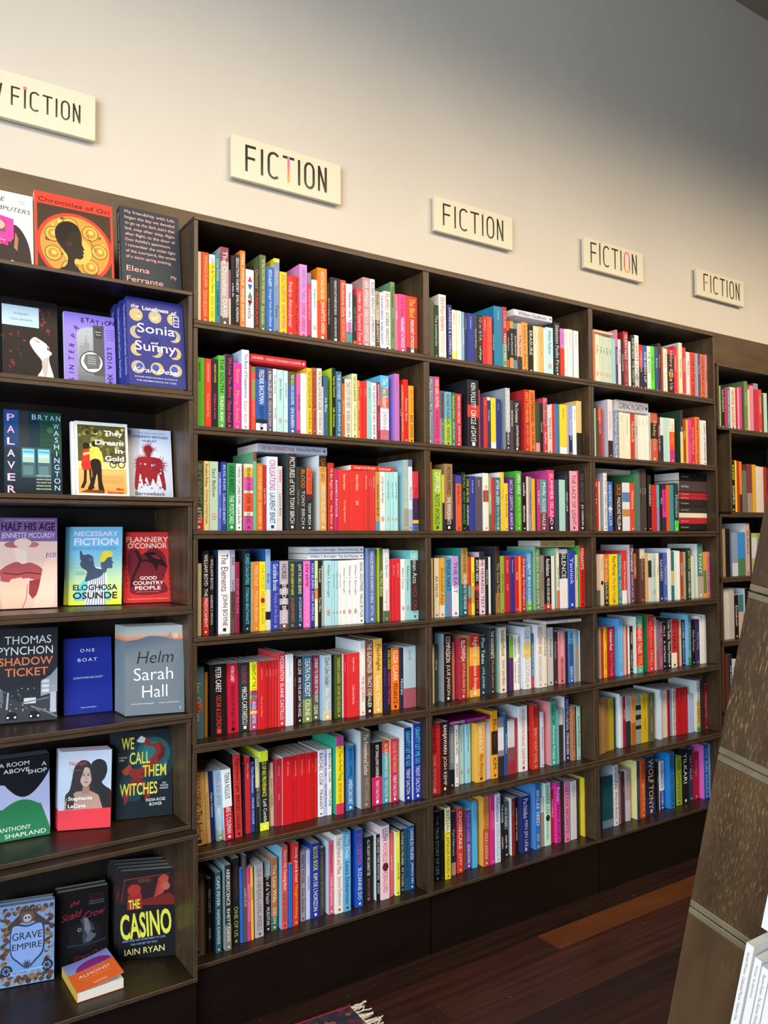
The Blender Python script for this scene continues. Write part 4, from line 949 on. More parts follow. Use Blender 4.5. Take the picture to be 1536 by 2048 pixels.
1 C 4 2490.5 47.9 199 43 f0cc28 s=e8c020|2c2410 Paul Murray|a88010 The Bee Sting
0 C 4 2540.4 24.3 200 44 348c90 |e8e8a0 Paul Murray|e8d870 Skippy Dies
0 C 4 2565.9 27.6 213 44 d83030 b=.25:f0ece8|f8d0c8 Neel Mukherjee|
0 C 4 2611.9 24.4 236 42 703c64 s=d8d8dc|f4ecf0 Fierceland|d0a8c0 OMAR MUSA
0 C 4 2638.9 14.6 200 44 a86c2c b=.5:4c2c20|f0d8b8 MUSIL|
0 C 4 2675.0 30.2 218 43 5c3c38 s=643c34 t=.18:d0ccb8|b09088 Nabokov|
0 C 4 2710.8 19.3 202 47 d0a868 ||
0 C 4 2732.3 21.1 200 47 d0d0d0 m=.5:.35:303034||
0 C 4 2753.8 27.5 200 46 b8d0c4 p|5c6c60 R K Narayan|
0 C 4 2781.7 16.1 200 45 f0e8c0 |6c6438 Narayan|
0 C 4 2799.8 27.6 199 46 2c3474 |c8d0f0 NAVEED|
0 C 4 2829.0 24.5 201 46 4868a8 |d0dcf0 Nemirovsky|
0 C 4 2854.8 22.5 219 45 e4e8f0 s=d8e4f8||
0 C 4 2879.2 20.4 205 46 3c6c74 m=.3:.3:d0b878||
0 C 4 2902.1 17.1 209 47 d8ece4 ||
0 C 4 2920.7 19.5 207 47 ecf0ec ||
0 C 4 2942.1 19.7 202 47 a84824 |f0d8c0 NGUGI|
0 C 4 2962.6 16.3 202 46 a8a084 |4c4834 Ng|
0 C 4 2987.9 26.1 218 46 2c3c2c s=24342c|d8e070 JOY GUNN|f0e8e4 ANNA HOBEN
0 C 4 3014.3 20.3 183 44 c8dcc8 ||
0 C 4 3055.6 39.2 236 42 50846c b=.4:b0a898 s=ecf4f0|f0f4f0 TONY|
0 C 4 3095.2 21.4 199 40 d8a030 m=.1:.5:5c8838||
0 C 4 3117.7 21.9 200 40 e87c98 |6858a8 NATURE & DESIRE|
0 C 5 2441.6 9.7 196 58 a8a89c ||
0 C 5 2463.6 14.1 195 68 c83020 ||
0 C 5 2478.1 17.6 197 67 f0c828 |3c3414 Mayflies|3c3414 Andrew O'Hagan
1 C 5 2496.0 39.3 198 63 a81c30 |f4ecec Caledonian Road|c87880 Andrew O'Hagan
0 C 5 2549.6 28.4 228 54 68a8dc s=58a8e8|a8d4f0 Ordinary Human|
0 C 5 2591.4 16.4 197 64 d8b8a8 ||
0 C 5 2610.1 7.2 196 65 a82430 ||
0 C 5 2622.8 12.4 195 69 ece8e4 ||
0 C 5 2638.3 18.8 192 71 1c1c20 |e8e4e0 Ondaatje|c8c8a8 WARLIGHT
1 C 5 2660.0 42.2 230 56 50a888 s=ecf0ec m=.12:.7:d84038 b=.18:48b0b0|f0f0e0 UNFINISHED TALES|f0c860 TITLE
1 C 5 2728.1 41.5 232 53 d03038 s=2c7440|f08080 The Mushroom|f0a080 ORWELL
0 C 5 2786.1 11.8 220 65 d8c8b8 ||
0 C 5 2798.4 17.4 207 64 7c7080 b=.4:905860||
0 C 5 2826.2 21.1 196 71 b06890 |3c2448 BEL CANTO|
0 C 5 2849.3 21.5 194 72 201814 |f0e8e0 Mrs S|f0ece8 K. PATRICK
0 C 5 2871.3 28.7 212 68 1c242c |f4f4f4 Mickie Tackle|f4f4f4 Thomas Pakenham
0 C 5 2900.4 35.6 207 66 f0e8d8 t=.7:c03840|301018 LOTERIA|
0 C 5 2939.5 13.8 200 68 a82c24 ||
0 C 5 2965.5 15.1 197 76 d0c498 |6c6038 OE|
0 C 5 2990.2 25.9 195 83 1c2860 |c8d0f0 SARAH PERRY|c8d0f0 Enlightenment
0 C 5 3016.5 20.0 217 68 64a0c8 s=88c8f0 b=.15:2c8c60|1c2c3c ALICE PUNG|
0 C 5 3037.0 23.6 195 65 181818 |d0c890 Max Porter|
0 C 5 3060.9 27.1 195 62 343060 |a8a8d8 Alice Pung|
0 C 5 3088.4 22.9 207 60 f0f0f0 ||
0 C 5 3111.7 15.1 212 58 d8dce0 ||
0 C 5 3127.2 6.0 209 61 d4d8dc ||
0 C 5 3133.6 6.0 207 64 dce0e4 ||
0 C 6 2420.9 9.6 237 48 a8602c ||
0 C 6 2444.5 25.3 214 60 8c7c54 ||
0 C 6 2483.3 18.7 208 71 a06c34 ||
0 C 6 2509.6 29.9 205 76 a89428 ||
0 C 6 2543.4 10.1 204 79 1c3c38 ||
0 C 6 2571.5 6.1 215 75 e8ecf4 s=dce8f8||
0 C 6 2578.4 14.3 205 75 c0c4cc ||
0 C 6 2595.4 15.4 203 76 981c2c |f0d0d0 Proust|
0 C 6 2611.4 29.9 201 76 98a0b8 b=.5:282c3c||
0 C 6 2642.9 28.2 199 75 c89048 b=.45:a86424|5c3c14 Marcel Proust|
0 C 6 2675.7 32.7 196 77 8c948c m=.7:.1:1c2424 m=.5:.1:1c2424 m=.3:.08:1c2424||
1 C 6 2709.8 41.0 197 77 c8a824 |5c4c10 Marcel Proust|5c4c10 Time Regained
0 C 6 2751.2 37.2 199 74 5c5c3c |d8d8b8 Marcel Proust|d8d8b8 The Guermantes Way
0 C 6 2816.5 14.3 207 68 c8d0dc s=dce8fc||
0 C 6 2850.2 31.3 198 80 d0c8bc |8c8478 Pynchon|
0 C 6 2881.9 20.3 196 82 981c24 |d89090 Thomas Pynchon|
0 C 6 2905.0 12.5 198 83 7890b8 ||
0 C 6 2917.9 22.0 198 81 c8c8c4 |24242c A Tale of Cities|5c5c5c RAND
0 C 6 2940.4 35.1 199 76 b01c24 |e89898 Philip Roth|
0 C 6 2975.9 36.4 198 74 b41c24 |e89898 Philip Roth|
0 C 6 3014.3 30.7 165 70 a8b8d8 ||
0 C 6 3056.0 23.9 221 60 d8a848 s=d8e4ec t=.4:c8d0d8 b=.1:50a058|28282c BEYOND EARTH|
0 C 6 3086.4 15.7 223 62 382c2c ||
0 C 6 3103.0 10.9 233 62 2c2424 ||
0 C 6 3120.1 19.5 198 66 901c34 |e0a8a8 There Raged a Tiger|
1 C 7 2457.7 60.9 202 68 1c4450 b=.15:5c7890||
0 C 7 2518.9 28.0 238 64 c8c8cc s=98a8b8|1c1c20 ENDLING|806060 Maria Reva
0 C 7 2554.8 8.0 197 68 7c7c80 ||
0 C 7 2567.8 10.1 204 71 5c2c34 ||
0 C 7 2587.6 14.0 199 79 3c2c2c |a8a090 Riley|
0 C 7 2602.0 26.4 205 73 a89098 b=.4:b0b0c0||
0 C 7 2652.5 15.6 234 59 2c3c4c s=ecd898|587088 SATURN PLACE|
0 C 7 2680.0 28.4 236 62 b85020 |5c2810 Rooney|d8a878 BEAUTIFUL
1 C 7 2722.7 56.4 236 68 202c58 m=.3:.5:1c1c28|d8b080 WOLF|c8a878 TONY
0 C 7 2808.0 12.6 202 82 241c20 |c8b890 Rooney|
0 C 7 2821.0 28.7 202 78 c8d4e4 b=.4:28347c|1c1c28 INTERMEZZO|e8ecf8 ROONEY
0 C 7 2869.5 33.7 233 66 2c70b8 s=2088e0|1c3c68 HEART THE LOVER|
0 C 7 2925.6 37.8 205 75 90a830 s=283018|4c5c18 THE SAFEKEEP|
1 C 7 2964.0 42.3 233 73 1c181c |f0f0f0 YILKARI|
0 C 7 3020.5 29.5 220 81 2c3450 t=.4:24203c|b0a8b8 NATALIA|
0 C 7 3052.7 41.8 205 82 a01c34 |d87080 Savage|
0 C 7 3098.3 34.9 233 60 2c58b8 s=d868c8|a0c0f0 THE SUN WALKS|
0 C 7 3133.6 6.0 233 57 5c90b0 s=78b8d8|e8f4fc CONDITIONAL TENSE|
0 D 1 3223.9 13.7 192 33 a8a84c ||
0 D 1 3238.2 24.3 197 32 182430 |c8d8c0 SAUNDERS|
0 D 1 3262.8 14.6 188 29 c83040 ||
0 D 1 3279.3 21.4 188 29 58687c |d8dce8 GEORGE SAUNDERS|
0 D 1 3303.8 39.9 194 30 e8d0b0 |8c5848 GEORGE SAUNDERS|
0 D 1 3345.2 15.1 192 30 b82c30 ||
0 D 1 3361.4 11.8 196 30 e0a0a8 ||
0 D 1 3376.7 19.5 203 31 d83878 ||
0 D 1 3413.0 27.5 232 29 708048 s=587440|c0c8a0 Selvon|
0 D 1 3442.5 13.5 196 30 e0d098 ||
0 D 1 3456.4 30.1 216 29 d8848c ||
0 D 1 3493.5 36.8 231 32 b83044 t=.12:8c8c88||
0 D 1 3530.7 26.5 206 31 d84030 |f0c0a8 SHAFAK|
0 D 1 3560.2 12.2 186 32 384030 ||
0 D 1 3572.8 24.9 192 29 b8d0b0 ||
0 D 2 3302.4 26.4 232 31 1c1414 |f0e050 KINGS|f0ece0 SHAPIRO
0 D 2 3329.2 12.4 235 30 f0d028 ||
0 D 2 3342.0 17.5 233 29 b83020 ||
0 D 2 3366.3 18.5 232 32 e08030 b=.35:4c2c1c||
0 D 2 3389.0 32.7 192 32 6c6c5c ||
0 D 2 3422.0 38.2 223 29 7c3c38 b=.4:a08c70||
0 D 2 3467.4 29.6 223 32 e0a028 ||
0 D 2 3497.8 28.0 217 32 d8ccc0 ||
0 D 2 3526.2 30.0 215 31 d8c4b0 ||
0 D 2 3557.0 22.8 216 30 a83420 ||
0 D 2 3580.2 28.4 210 29 5c2c28 ||
1 D 3 3177.8 62.8 213 28 a08c6c ||
0 D 3 3245.4 32.4 213 30 181414 ||
0 D 3 3297.8 41.6 197 31 8898b0 b=.3:d8d0cc||
1 D 3 3339.7 55.6 197 29 3c88c8 b=.4:507c50||
0 D 3 3399.1 32.3 239 30 c8a898 s=d8d8d8|6c3c38 ALWAYS|
0 D 3 3431.9 10.3 214 29 3c2420 ||
0 D 3 3450.2 41.5 194 31 a8b068 m=.4:.5:d0ccd0||
0 D 3 3495.5 26.2 194 32 90a050 ||
0 D 4 3225.5 40.6 226 32 d0ccc4 ||
0 D 4 3266.5 32.9 225 29 b8b4ac ||
0 D 4 3300.6 30.8 195 29 1c1814 |d8d0c8 Elizabeth|
0 D 4 3331.8 36.1 196 28 c8b098 t=.4:3c7880||
0 D 4 3385.8 23.6 221 30 101028 s=d8e4f0|f0f0f4 Girl, 1983|
0 D 4 3413.4 18.7 207 32 7c2c34 ||
0 D 5 3225.8 24.8 233 31 6c2c24 ||
0 D 5 3251.0 19.3 234 28 1c2c3c b=.3:2c6c78|c8d8e0 THE WILDERNESS|
0 D 5 3275.1 34.2 210 29 c8c8cc |3c3c40 Slimani|"""
FLATS = """A 2 952 188 194 24 c02830|f0d0d0 JULIAN BARNES|f0d0d0 A HISTORY OF THE WORLD IN 10 1/2 CHAPTERS
A 3 980 232 231 25 c8ccd8|c83040 THE WATCHMAKER'S WAR|2c3c5c Danny Ben-Moshe
A 3 1298 165 191 16 c83828|f0e0d8 Jorge Luis Borges|f0e0d8 Selected
A 4 1143 200 203 18 e4ecf8|4c5868 William S. Burroughs|4c5868 The Soft Machine
A 4 1143 200 223 19 e8eef8|4c5868 William S. Burroughs|4c5868 Naked Scientology
B 1 1996 197 193 24 d0ccd4|504c54 William Faulkner|
B 4 2115 183 230 26 c8b878|6c5c2c KHALED HOSSEINI|6c5c2c A Thousand
B 5 2139 189 213 12 e8e4e0|8c7c50 Franz Kafka|
B 6 1677 183 214 13 7c1860|f4e8f0 INTIMACIES|d070b0 KATIE KITAMURA
C 1 2422 131 206 11 e8b890||
C 2 2550 196 197 46 b8b4b8|34303c CORMAC McCARTHY|
C 3 2421 207 229 18 a8a498|3c3830 BOB MORTIMER|f0ece0 The Long Shoe
C 3 2943 197 219 33 201c1c|d8d0c8 Haruki Murakami|
C 3 2942 196 169 49 4c3c3c|d8d0c8 Haruki Murakami|
C 3 2941 197 151 16 a82830|d8d0c8 Haruki Murakami|
C 3 2940 197 135 16 b02830|d8d0c8 Haruki Murakami|
C 3 2939 196 106 28 2c2824|d8d0c8 Haruki Murakami|
C 3 2939 196 78 27 34302c|d8d0c8 Haruki Murakami|
C 3 2938 196 57 21 e8dcc0|d8d0c8 Haruki Murakami|
C 3 2937 196 31 25 b82830|d8d0c8 Haruki Murakami|
C 3 2936 196 3 28 201c20|d8d0c8 Haruki Murakami|"""
MATS = [COVER, PAGES, PRINT]
STUFF = MB()
def shelf_z(key): return ZD[int(key[1])] if key[0] == 'D' else ZK[int(key[1])]
rowsof = {}
for ln in TABLE.strip().split('\n'): 
    tk, tx = parse(ln)
    star = tk[0] == '1'; tk = [tk[1]+tk[2]] + tk[3:]
    rowsof.setdefault(tk[0], []).append((star, tk, tx))
tallest = {}
for key, L in rowsof.items():
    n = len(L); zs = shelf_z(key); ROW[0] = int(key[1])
    for i, (star, tk, tx) in enumerate(L):
        x, w, h, r = (float(v)/1000 for v in tk[1:5]); col = tk[5]
        tallest.setdefault(key, []).append((x, x+w, h))
        opts = {}
        for o in tk[6:]:
            if '=' in o: a, v = o.split('=', 1); opts.setdefault(a, []).append(v)
            else: opts[o] = True
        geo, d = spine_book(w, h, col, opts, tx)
        if r+d > DEPTH-0.012: r = DEPTH-0.012-d
        th = -math.radians(float(opts['L'][0])) if 'L' in opts else 0.0
        xb = x - math.sin(th)*h*0.5
        z = zs + 0.0003 + abs(math.sin(th))*0.0002
        if not star:
            M = Matrix.Translation((xb, r, z)) @ Matrix.Rotation(th, 4, 'Y')
            for nm, m in geo.items():
                m.m = [0 if nm == 'cover' else 1 if nm == 'page_block' else 2]*len(m.f); STUFF.merge(m, M)
            continue
        size = 'tall' if h > 0.225 else 'thick' if w > 0.031 else 'slim' if w < 0.0115 else ''
        k, end = (i+1, 'left') if i < n-i else (n-i, 'right')
        tcol = tx[0] or tx[1]
        lett = (cname(tcol[0])+' lettering, ') if tcol else 'blank spine, '
        lab = f"{size} {cname(col)} book, {lett}{ORD[k]} from {end}, {SHELF[int(key[1])]} shelf, {CASE[key[0]]}".strip()
        root = thing('book', lab, 'book', (xb, r, z), (0, th, 0), group=f'spine-out books on the {SHELF[int(key[1])]} shelf of the {CASE[key[0]]}')
        cv = geo.pop('cover').build('cover', COVER, root)
        geo.pop('page_block').build('page_block', PAGES, root)
        for nm, m in geo.items(): m.build(nm, PRINT, cv)
used = {}
for ln in FLATS.strip().split('\n'):
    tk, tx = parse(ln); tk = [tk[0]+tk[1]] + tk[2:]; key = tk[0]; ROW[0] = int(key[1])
    x, w, z, th = (float(v)/1000 for v in tk[1:5]); col = tk[5]
    under = [h for a, b_, h in tallest[key] if b_ > x+0.004 and a < x+w-0.004 and h < z+0.02]
    prev = [q for a, b_, q in used.get(key, []) if b_ > x and a < x+w]
    z = max([z]+[h+0.0012 for h in under]) if key != 'C3' or z > 0.2 and x < 2.7 else z
    if prev and z < max(prev) and z > max(prev)-0.012 and key[0] in 'AB': z = max(prev)+0.0006
    top = 0.2685 if key != 'C3' else 0.2675
    if z+th > top: th = max(0.008, top-z)
    used.setdefault(key, []).append((x, x+w, z+th))
    geo, d = spine_book(th, w, col, {}, tx)
    M = Matrix.Translation((x+w, 0.045, shelf_z(key)+z+0.0003)) @ Matrix.Rotation(-math.pi/2, 4, 'Y')
    if key[0] == 'C':
        for nm, m in geo.items():
            m.m = [0 if nm == 'cover' else 1 if nm == 'page_block' else 2]*len(m.f); STUFF.merge(m, M)
        continue
    seq = len(used[key])
    which = {'A2': '', 'A3': ['thick', 'slim'][seq-1], 'A4': ['lower', 'upper'][seq-1]}.get(key, '')
    lab = f"{which} {cname(col)} book lying flat across the upright ones, {SHELF[int(key[1])]} shelf, {CASE[key[0]]}".strip()
    root = thing('book', lab, 'book', M.to_translation(), (0, -math.pi/2, 0), group='books lying flat on top of upright ones')
    cv = geo.pop('cover').build('cover', COVER, root)
    geo.pop('page_block').build('page_block', PAGES, root)
    for nm, m in geo.items(): m.build(nm, PRINT, cv)
ROW[0] = 0
so = STUFF.build('shelved_books', MATS); so['kind'] = 'stuff'
so['label'] = 'remaining small spine-out paperbacks filling the middle, third and far cases'; so['category'] = 'books'

# ------------------------------------------------------------------ face-out books
class Art:
    """printed picture and lettering of a front cover; u, v run 0..1 over its width and height"""
    def __init__(s, w, h): s.w = w; s.h = h; s.pic = MB(); s.txt = []; s.k = 0
    def y(s): s.k += 1; return -0.000012*s.k-0.0001
    def P(s, pts, c):
        y = s.y()
        if len(pts) >= 8:            # organic outline: closed curve through the points
            q = []; n = len(pts)
            for i in range(n):
                p0, p1, p2, p3 = pts[i-1], pts[i], pts[(i+1) % n], pts[(i+2) % n]
                for k in range(4):
                    t = k/4.0
                    q.append(tuple(0.5*(2*p1[j]+(p2[j]-p0[j])*t+(2*p0[j]-5*p1[j]+4*p2[j]-p3[j])*t*t+(3*p1[j]-p0[j]-3*p2[j]+p3[j])*t**3) for j in (0, 1)))
            pts = [(min(1.0, max(0.0, a)), min(1.0, max(0.0, b_))) for a, b_ in q]
        s.pic.poly([(a*s.w, y, b_*s.h) for a, b_ in pts], lin(c))
    def R(s, u0, v0, u1, v1, c): s.P([(u0, v0), (u1, v0), (u1, v1), (u0, v1)], c)
    def E(s, u, v, ru, c, rv=None, a0=0, a1=360, n=28):
        y = s.y(); rv = ru*s.w/s.h if rv is None else rv
        s.pic.poly([(u*s.w+ru*s.w*math.cos(math.radians(a0+(a1-a0)*i/n)), y, v*s.h+rv*s.h*math.sin(math.radians(a0+(a1-a0)*i/n))) for i in range(n+(a1-a0 < 360))], lin(c))
    def G(s, u0, v0, u1, v1, c0, c1, n=14):
        y = s.y(); A, B = lin(c0), lin(c1)
        for i in range(n):
            f = i/(n-1); c = tuple(a*(1-f)+b_*f for a, b_ in zip(A, B)); a = v0+(v1-v0)*i/n; b_ = v0+(v1-v0)*(i+1)/n
            s.pic.poly([(u0*s.w, y, a*s.h), (u1*s.w, y, a*s.h), (u1*s.w, y, b_*s.h), (u0*s.w, y, b_*s.h)], c)
    def L(s, pts, wd, c):
        for (a, b_), (e, f) in zip(pts, pts[1:]):
            dx, dz = (e-a)*s.w, (f-b_)*s.h; l = math.hypot(dx, dz) or 1; nx, nz = -dz/l*wd*s.w/2, dx/l*wd*s.w/2; y = s.y()
            s.k -= 1
            s.pic.poly([(a*s.w-nx, y, b_*s.h-nz), (e*s.w-nx, y, f*s.h-nz), (e*s.w+nx, y, f*s.h+nz), (a*s.w+nx, y, b_*s.h+nz)], lin(c))
        s.k += 1
    def T(s, txt, u, v, hh, c, width=None, al='c', bold=0.0, shear=0.0, rot=0, sp=1.0, name='title_lettering'):
        """hh: cap height as a share of the cover's height; width: exact share of its width"""
        V, Fs, tw, th = text_geo(txt, bold, shear, sp, 3)
        cap = text_geo('H', bold, shear, 1.0, 3)[3]
        sy = hh*s.h/cap; sx = sy if width is None else width*s.w/tw
        ox = {'c': -tw*sx/2, 'l': 0, 'r': -tw*sx}[al]; y = -0.000012*s.k-0.0004; ca, sa = math.cos(math.radians(rot)), math.sin(math.radians(rot))
        m = MB(); pts = []
        for a, b_ in V:
            p, q = ox+a*sx, b_*sy
            pts.append((u*s.w+p*ca-q*sa, y, v*s.h+p*sa+q*ca))
        m.add(pts, Fs, lin(c)); s.txt.append((name, m))

def face_book(label, w, h, th, loc, yaw, tilt, cov, spine, art=None, copies=1, group=None, spine_title=None, back_labels=None, stepx=0.0):
    """stands with its front cover towards the room, leaning back; copies stand behind it"""
    t = 0.0009; yw, tl = math.radians(yaw), math.radians(tilt)
    n = Vector((-math.sin(yw), math.cos(yw), 0)); e = Vector((math.cos(yw), math.sin(yw), 0))
    for k in range(copies):
        lab = label if k == 0 else back_labels[k-1]
        p = Vector(loc) + Vector((stepx*k, k*(th+0.0012)/(math.cos(tl)*math.cos(yw)), 0)) + Vector((0, 0, th*math.sin(tl)+0.0004))
        root = thing('book', lab, 'book', p, (-tl, 0, yw), group=group or 'face-out books in the display case')
        m = MB(); cc, sc = lin(cov), lin(spine)
        m.box(0, w, 0, t, 0, h, cc); m.box(0, w, th-t, th, 0, h, cc); m.box(0, t, t, th-t, 0, h, sc)
        cv = m.build('cover', COVER, root)
        m = MB(); m.box(t+0.0002, w-0.0012, t+0.0002, th-t-0.0002, 0.0006, h-0.0008); m.build('page_block', PAGES, root)
        if art and k == 0:
            a = Art(w, h); art(a)
            if a.pic.f: a.pic.build('cover_picture', PRINT, cv)
            for nm, mm in a.txt: mm.build(nm, PRINT, cv)
        elif art:
            a = Art(w, h); art(a)      # same printed front on the copies behind
            if a.pic.f: a.pic.build('cover_picture', PRINT, cv)
        if spine_title and th > 0.008:
            V, Fs, tw, hh = text_geo(spine_title[0], 0.01)
            sy = 0.5*th/hh; sx = min(0.8*h/tw, sy*1.2)
            mm = MB(); mm.add([(-0.0004, th/2-hh*sy/2 + (hh-b_)*sy if False else th/2+hh*sy/2-b_*sy, h*0.93-a_*sx) for a_, b_ in V], [tuple(reversed(f)) for f in Fs], lin(spine_title[1]))
            mm.build('spine_lettering', PRINT, cv)

def a_computers(a):
    a.G(0, 0, 1, 1, 'c8c4c4', 'e6e2e0')
    a.P([(0.45, 0), (0.93, 0), (0.96, 0.18), (0.9, 0.4), (0.76, 0.56), (0.62, 0.58), (0.55, 0.4), (0.4, 0.28)], '2c2224')
    a.P([(0.66, 0.30), (0.72, 0.26), (0.74, 0.42), (0.69, 0.5)], '9c6a50'); a.P([(0.5, 0.05), (0.62, 0.14), (0.7, 0.12), (0.64, 0.02)], 'e8d8cc')
    a.P([(0.2, 0.42), (0.6, 0.36), (0.66, 0.42), (0.66, 0.66), (0.3, 0.70), (0.2, 0.66)], 'd83890'); a.P([(0.26, 0.5), (0.52, 0.47), (0.52, 0.62), (0.3, 0.64)], '6c4c4c')
    a.E(0.42, 0.565, 0.09, 'c8a090'); a.P([(0.2, 0.36), (0.56, 0.31), (0.56, 0.36), (0.2, 0.41)], 'c02c78')
    a.T('WE', 0.40, 0.865, 0.055, '2c2426', 0.24, shear=0.25); a.T('COMPUTERS', 0.55, 0.755, 0.055, '2c2426', 0.82, shear=0.25)
    a.T('A Ghazal', 0.80, 0.90, 0.016, '4c4446', name='subtitle_lettering'); a.T('Novel', 0.80, 0.87, 0.016, '4c4446', name='subtitle_lettering')
def a_ori(a):
    a.R(0.03, 0.03, 0.97, 0.86, '3a2a1c'); a.E(0.5, 0.40, 0.485, 'd03a2a', n=40); a.E(0.5, 0.40, 0.44, 'b8883c', n=40)
    rnd = random.Random(3)
    for i in range(46):
        g = math.radians(rnd.uniform(0, 360)); q = rnd.uniform(0.2, 0.42); a.E(0.5+q*math.cos(g), 0.40+q*math.sin(g)*a.w/a.h, rnd.uniform(0.012, 0.03), rnd.choice(['2c3c60', '8c3020', 'd8a850', '5c4420', 'e0b868']), n=8)
    for k in range(7):
        g = math.radians(90-k*51.4+12); u, v = 0.5+0.31*math.cos(g), 0.40+0.31*math.sin(g)*a.w/a.h
        a.E(u, v, 0.108, '7c5420', n=20); a.E(u, v, 0.096, 'd8a448', n=20); a.E(u, v, 0.068, 'b07c30', n=18); a.E(u+0.01, v+0.01, 0.035, 'e0b45c', n=10)
    a.E(0.52, 0.36, 0.19, 'd8a850')
    a.P([(0.22, 0.04), (0.30, 0.12), (0.38, 0.17), (0.40, 0.27), (0.36, 0.33), (0.30, 0.40), (0.25, 0.48), (0.25, 0.58), (0.31, 0.66), (0.41, 0.69), (0.51, 0.67), (0.57, 0.60), (0.585, 0.50), (0.585, 0.45), (0.615, 0.39), (0.595, 0.375), (0.61, 0.345), (0.595, 0.33), (0.60, 0.30), (0.56, 0.265), (0.50, 0.265), (0.485, 0.21), (0.54, 0.14), (0.60, 0.04)], '241814')
    a.P([(0.25, 0.52), (0.26, 0.60), (0.32, 0.67), (0.41, 0.70), (0.51, 0.68), (0.56, 0.61), (0.5, 0.585), (0.42, 0.57), (0.40, 0.50), (0.34, 0.44)], '120d0c')
    a.E(0.425, 0.43, 0.028, '3c2820'); a.P([(0.5, 0.46), (0.56, 0.47), (0.555, 0.475), (0.5, 0.472)], '080606')
    a.T('Chronicles of Ori', 0.5, 0.885, 0.05, '5a1c10', 0.92); a.T('AN AFRICAN EPIC', 0.70, 0.48, 0.017, '5c3c14', rot=-62, name='subtitle_lettering')
def a_friend(a):
    L = ['My friendship with Lila', 'began the day we decided', 'to go up the dark stairs that', 'led, step after step, flight', 'after flight, to the door of', "Don Achille's apartment.", 'I remember the violet light', 'of the courtyard, the smells', 'of a warm spring evening.']
    for i, s_ in enumerate(L):
        a.T(s_, 0.08, 0.915-i*0.068, 0.034, 'd8a8a8', None if i in (5, 8) else 0.84, 'l', name='cover_lettering') if i not in (5, 8) else a.T(s_, 0.08, 0.915-i*0.068, 0.034, 'd8a8a8', 0.76, 'l', name='cover_lettering')
    a.T('Elena', 0.08, 0.225, 0.062, 'e8a0a0', 0.38, 'l', name='author_lettering'); a.T('Ferrante', 0.08, 0.10, 0.062, 'e8a0a0', 0.6, 'l', name='author_lettering'); a.T('My', 0.82, 0.20, 0.036, 'e8a0a0', 0.1, 'l')
def a_stainless(a):
    a.R(0, 0, 1, 1, '171416'); rnd = random.Random(8)
    for i in range(26):
        u, v = rnd.choice([(rnd.uniform(0.02, 0.4), rnd.uniform(0.15, 0.6)), (rnd.uniform(0.6, 0.95), rnd.uniform(0.62, 0.9))]); a.E(u, v, rnd.uniform(0.012, 0.04), rnd.choice(['5a1c26', '742430', '3c141a']), n=9)
        if i % 2: a.L([(u, v), (u+0.01, v-rnd.uniform(0.03, 0.07))], 0.014, '5a1c26')
    a.R(0.0, 0.66, 0.66, 0.91, 'a8c4d8'); a.T('STAINLESS', 0.34, 0.80, 0.022, '4c6478', 0.26); a.T('TODD GROSSON', 0.34, 0.73, 0.022, '4c6478', 0.4, name='author_lettering')
    a.P([(0.62, 0.0), (0.63, 0.08), (0.70, 0.16), (0.70, 0.26), (0.62, 0.33), (0.56, 0.38), (0.49, 0.46), (0.51, 0.51), (0.58, 0.545), (0.66, 0.525), (0.73, 0.50), (0.79, 0.475), (0.80, 0.46), (0.84, 0.435), (0.83, 0.405), (0.88, 0.375), (0.88, 0.35), (0.84, 0.325), (0.84, 0.25), (0.88, 0.16), (0.91, 0.08), (0.90, 0)], 'd8d2cc')
    a.P([(0.70, 0.26), (0.76, 0.30), (0.84, 0.32), (0.82, 0.24), (0.80, 0.12), (0.75, 0.03), (0.71, 0.16)], 'b0a8a2')
    a.P([(0.80, 0.44), (0.85, 0.425), (0.84, 0.395), (0.80, 0.405)], 'a02838'); a.L([(0.60, 0.50), (0.67, 0.485)], 0.014, '3c3432'); a.L([(0.56, 0.50), (0.64, 0.525)], 0.008, '5c504a')
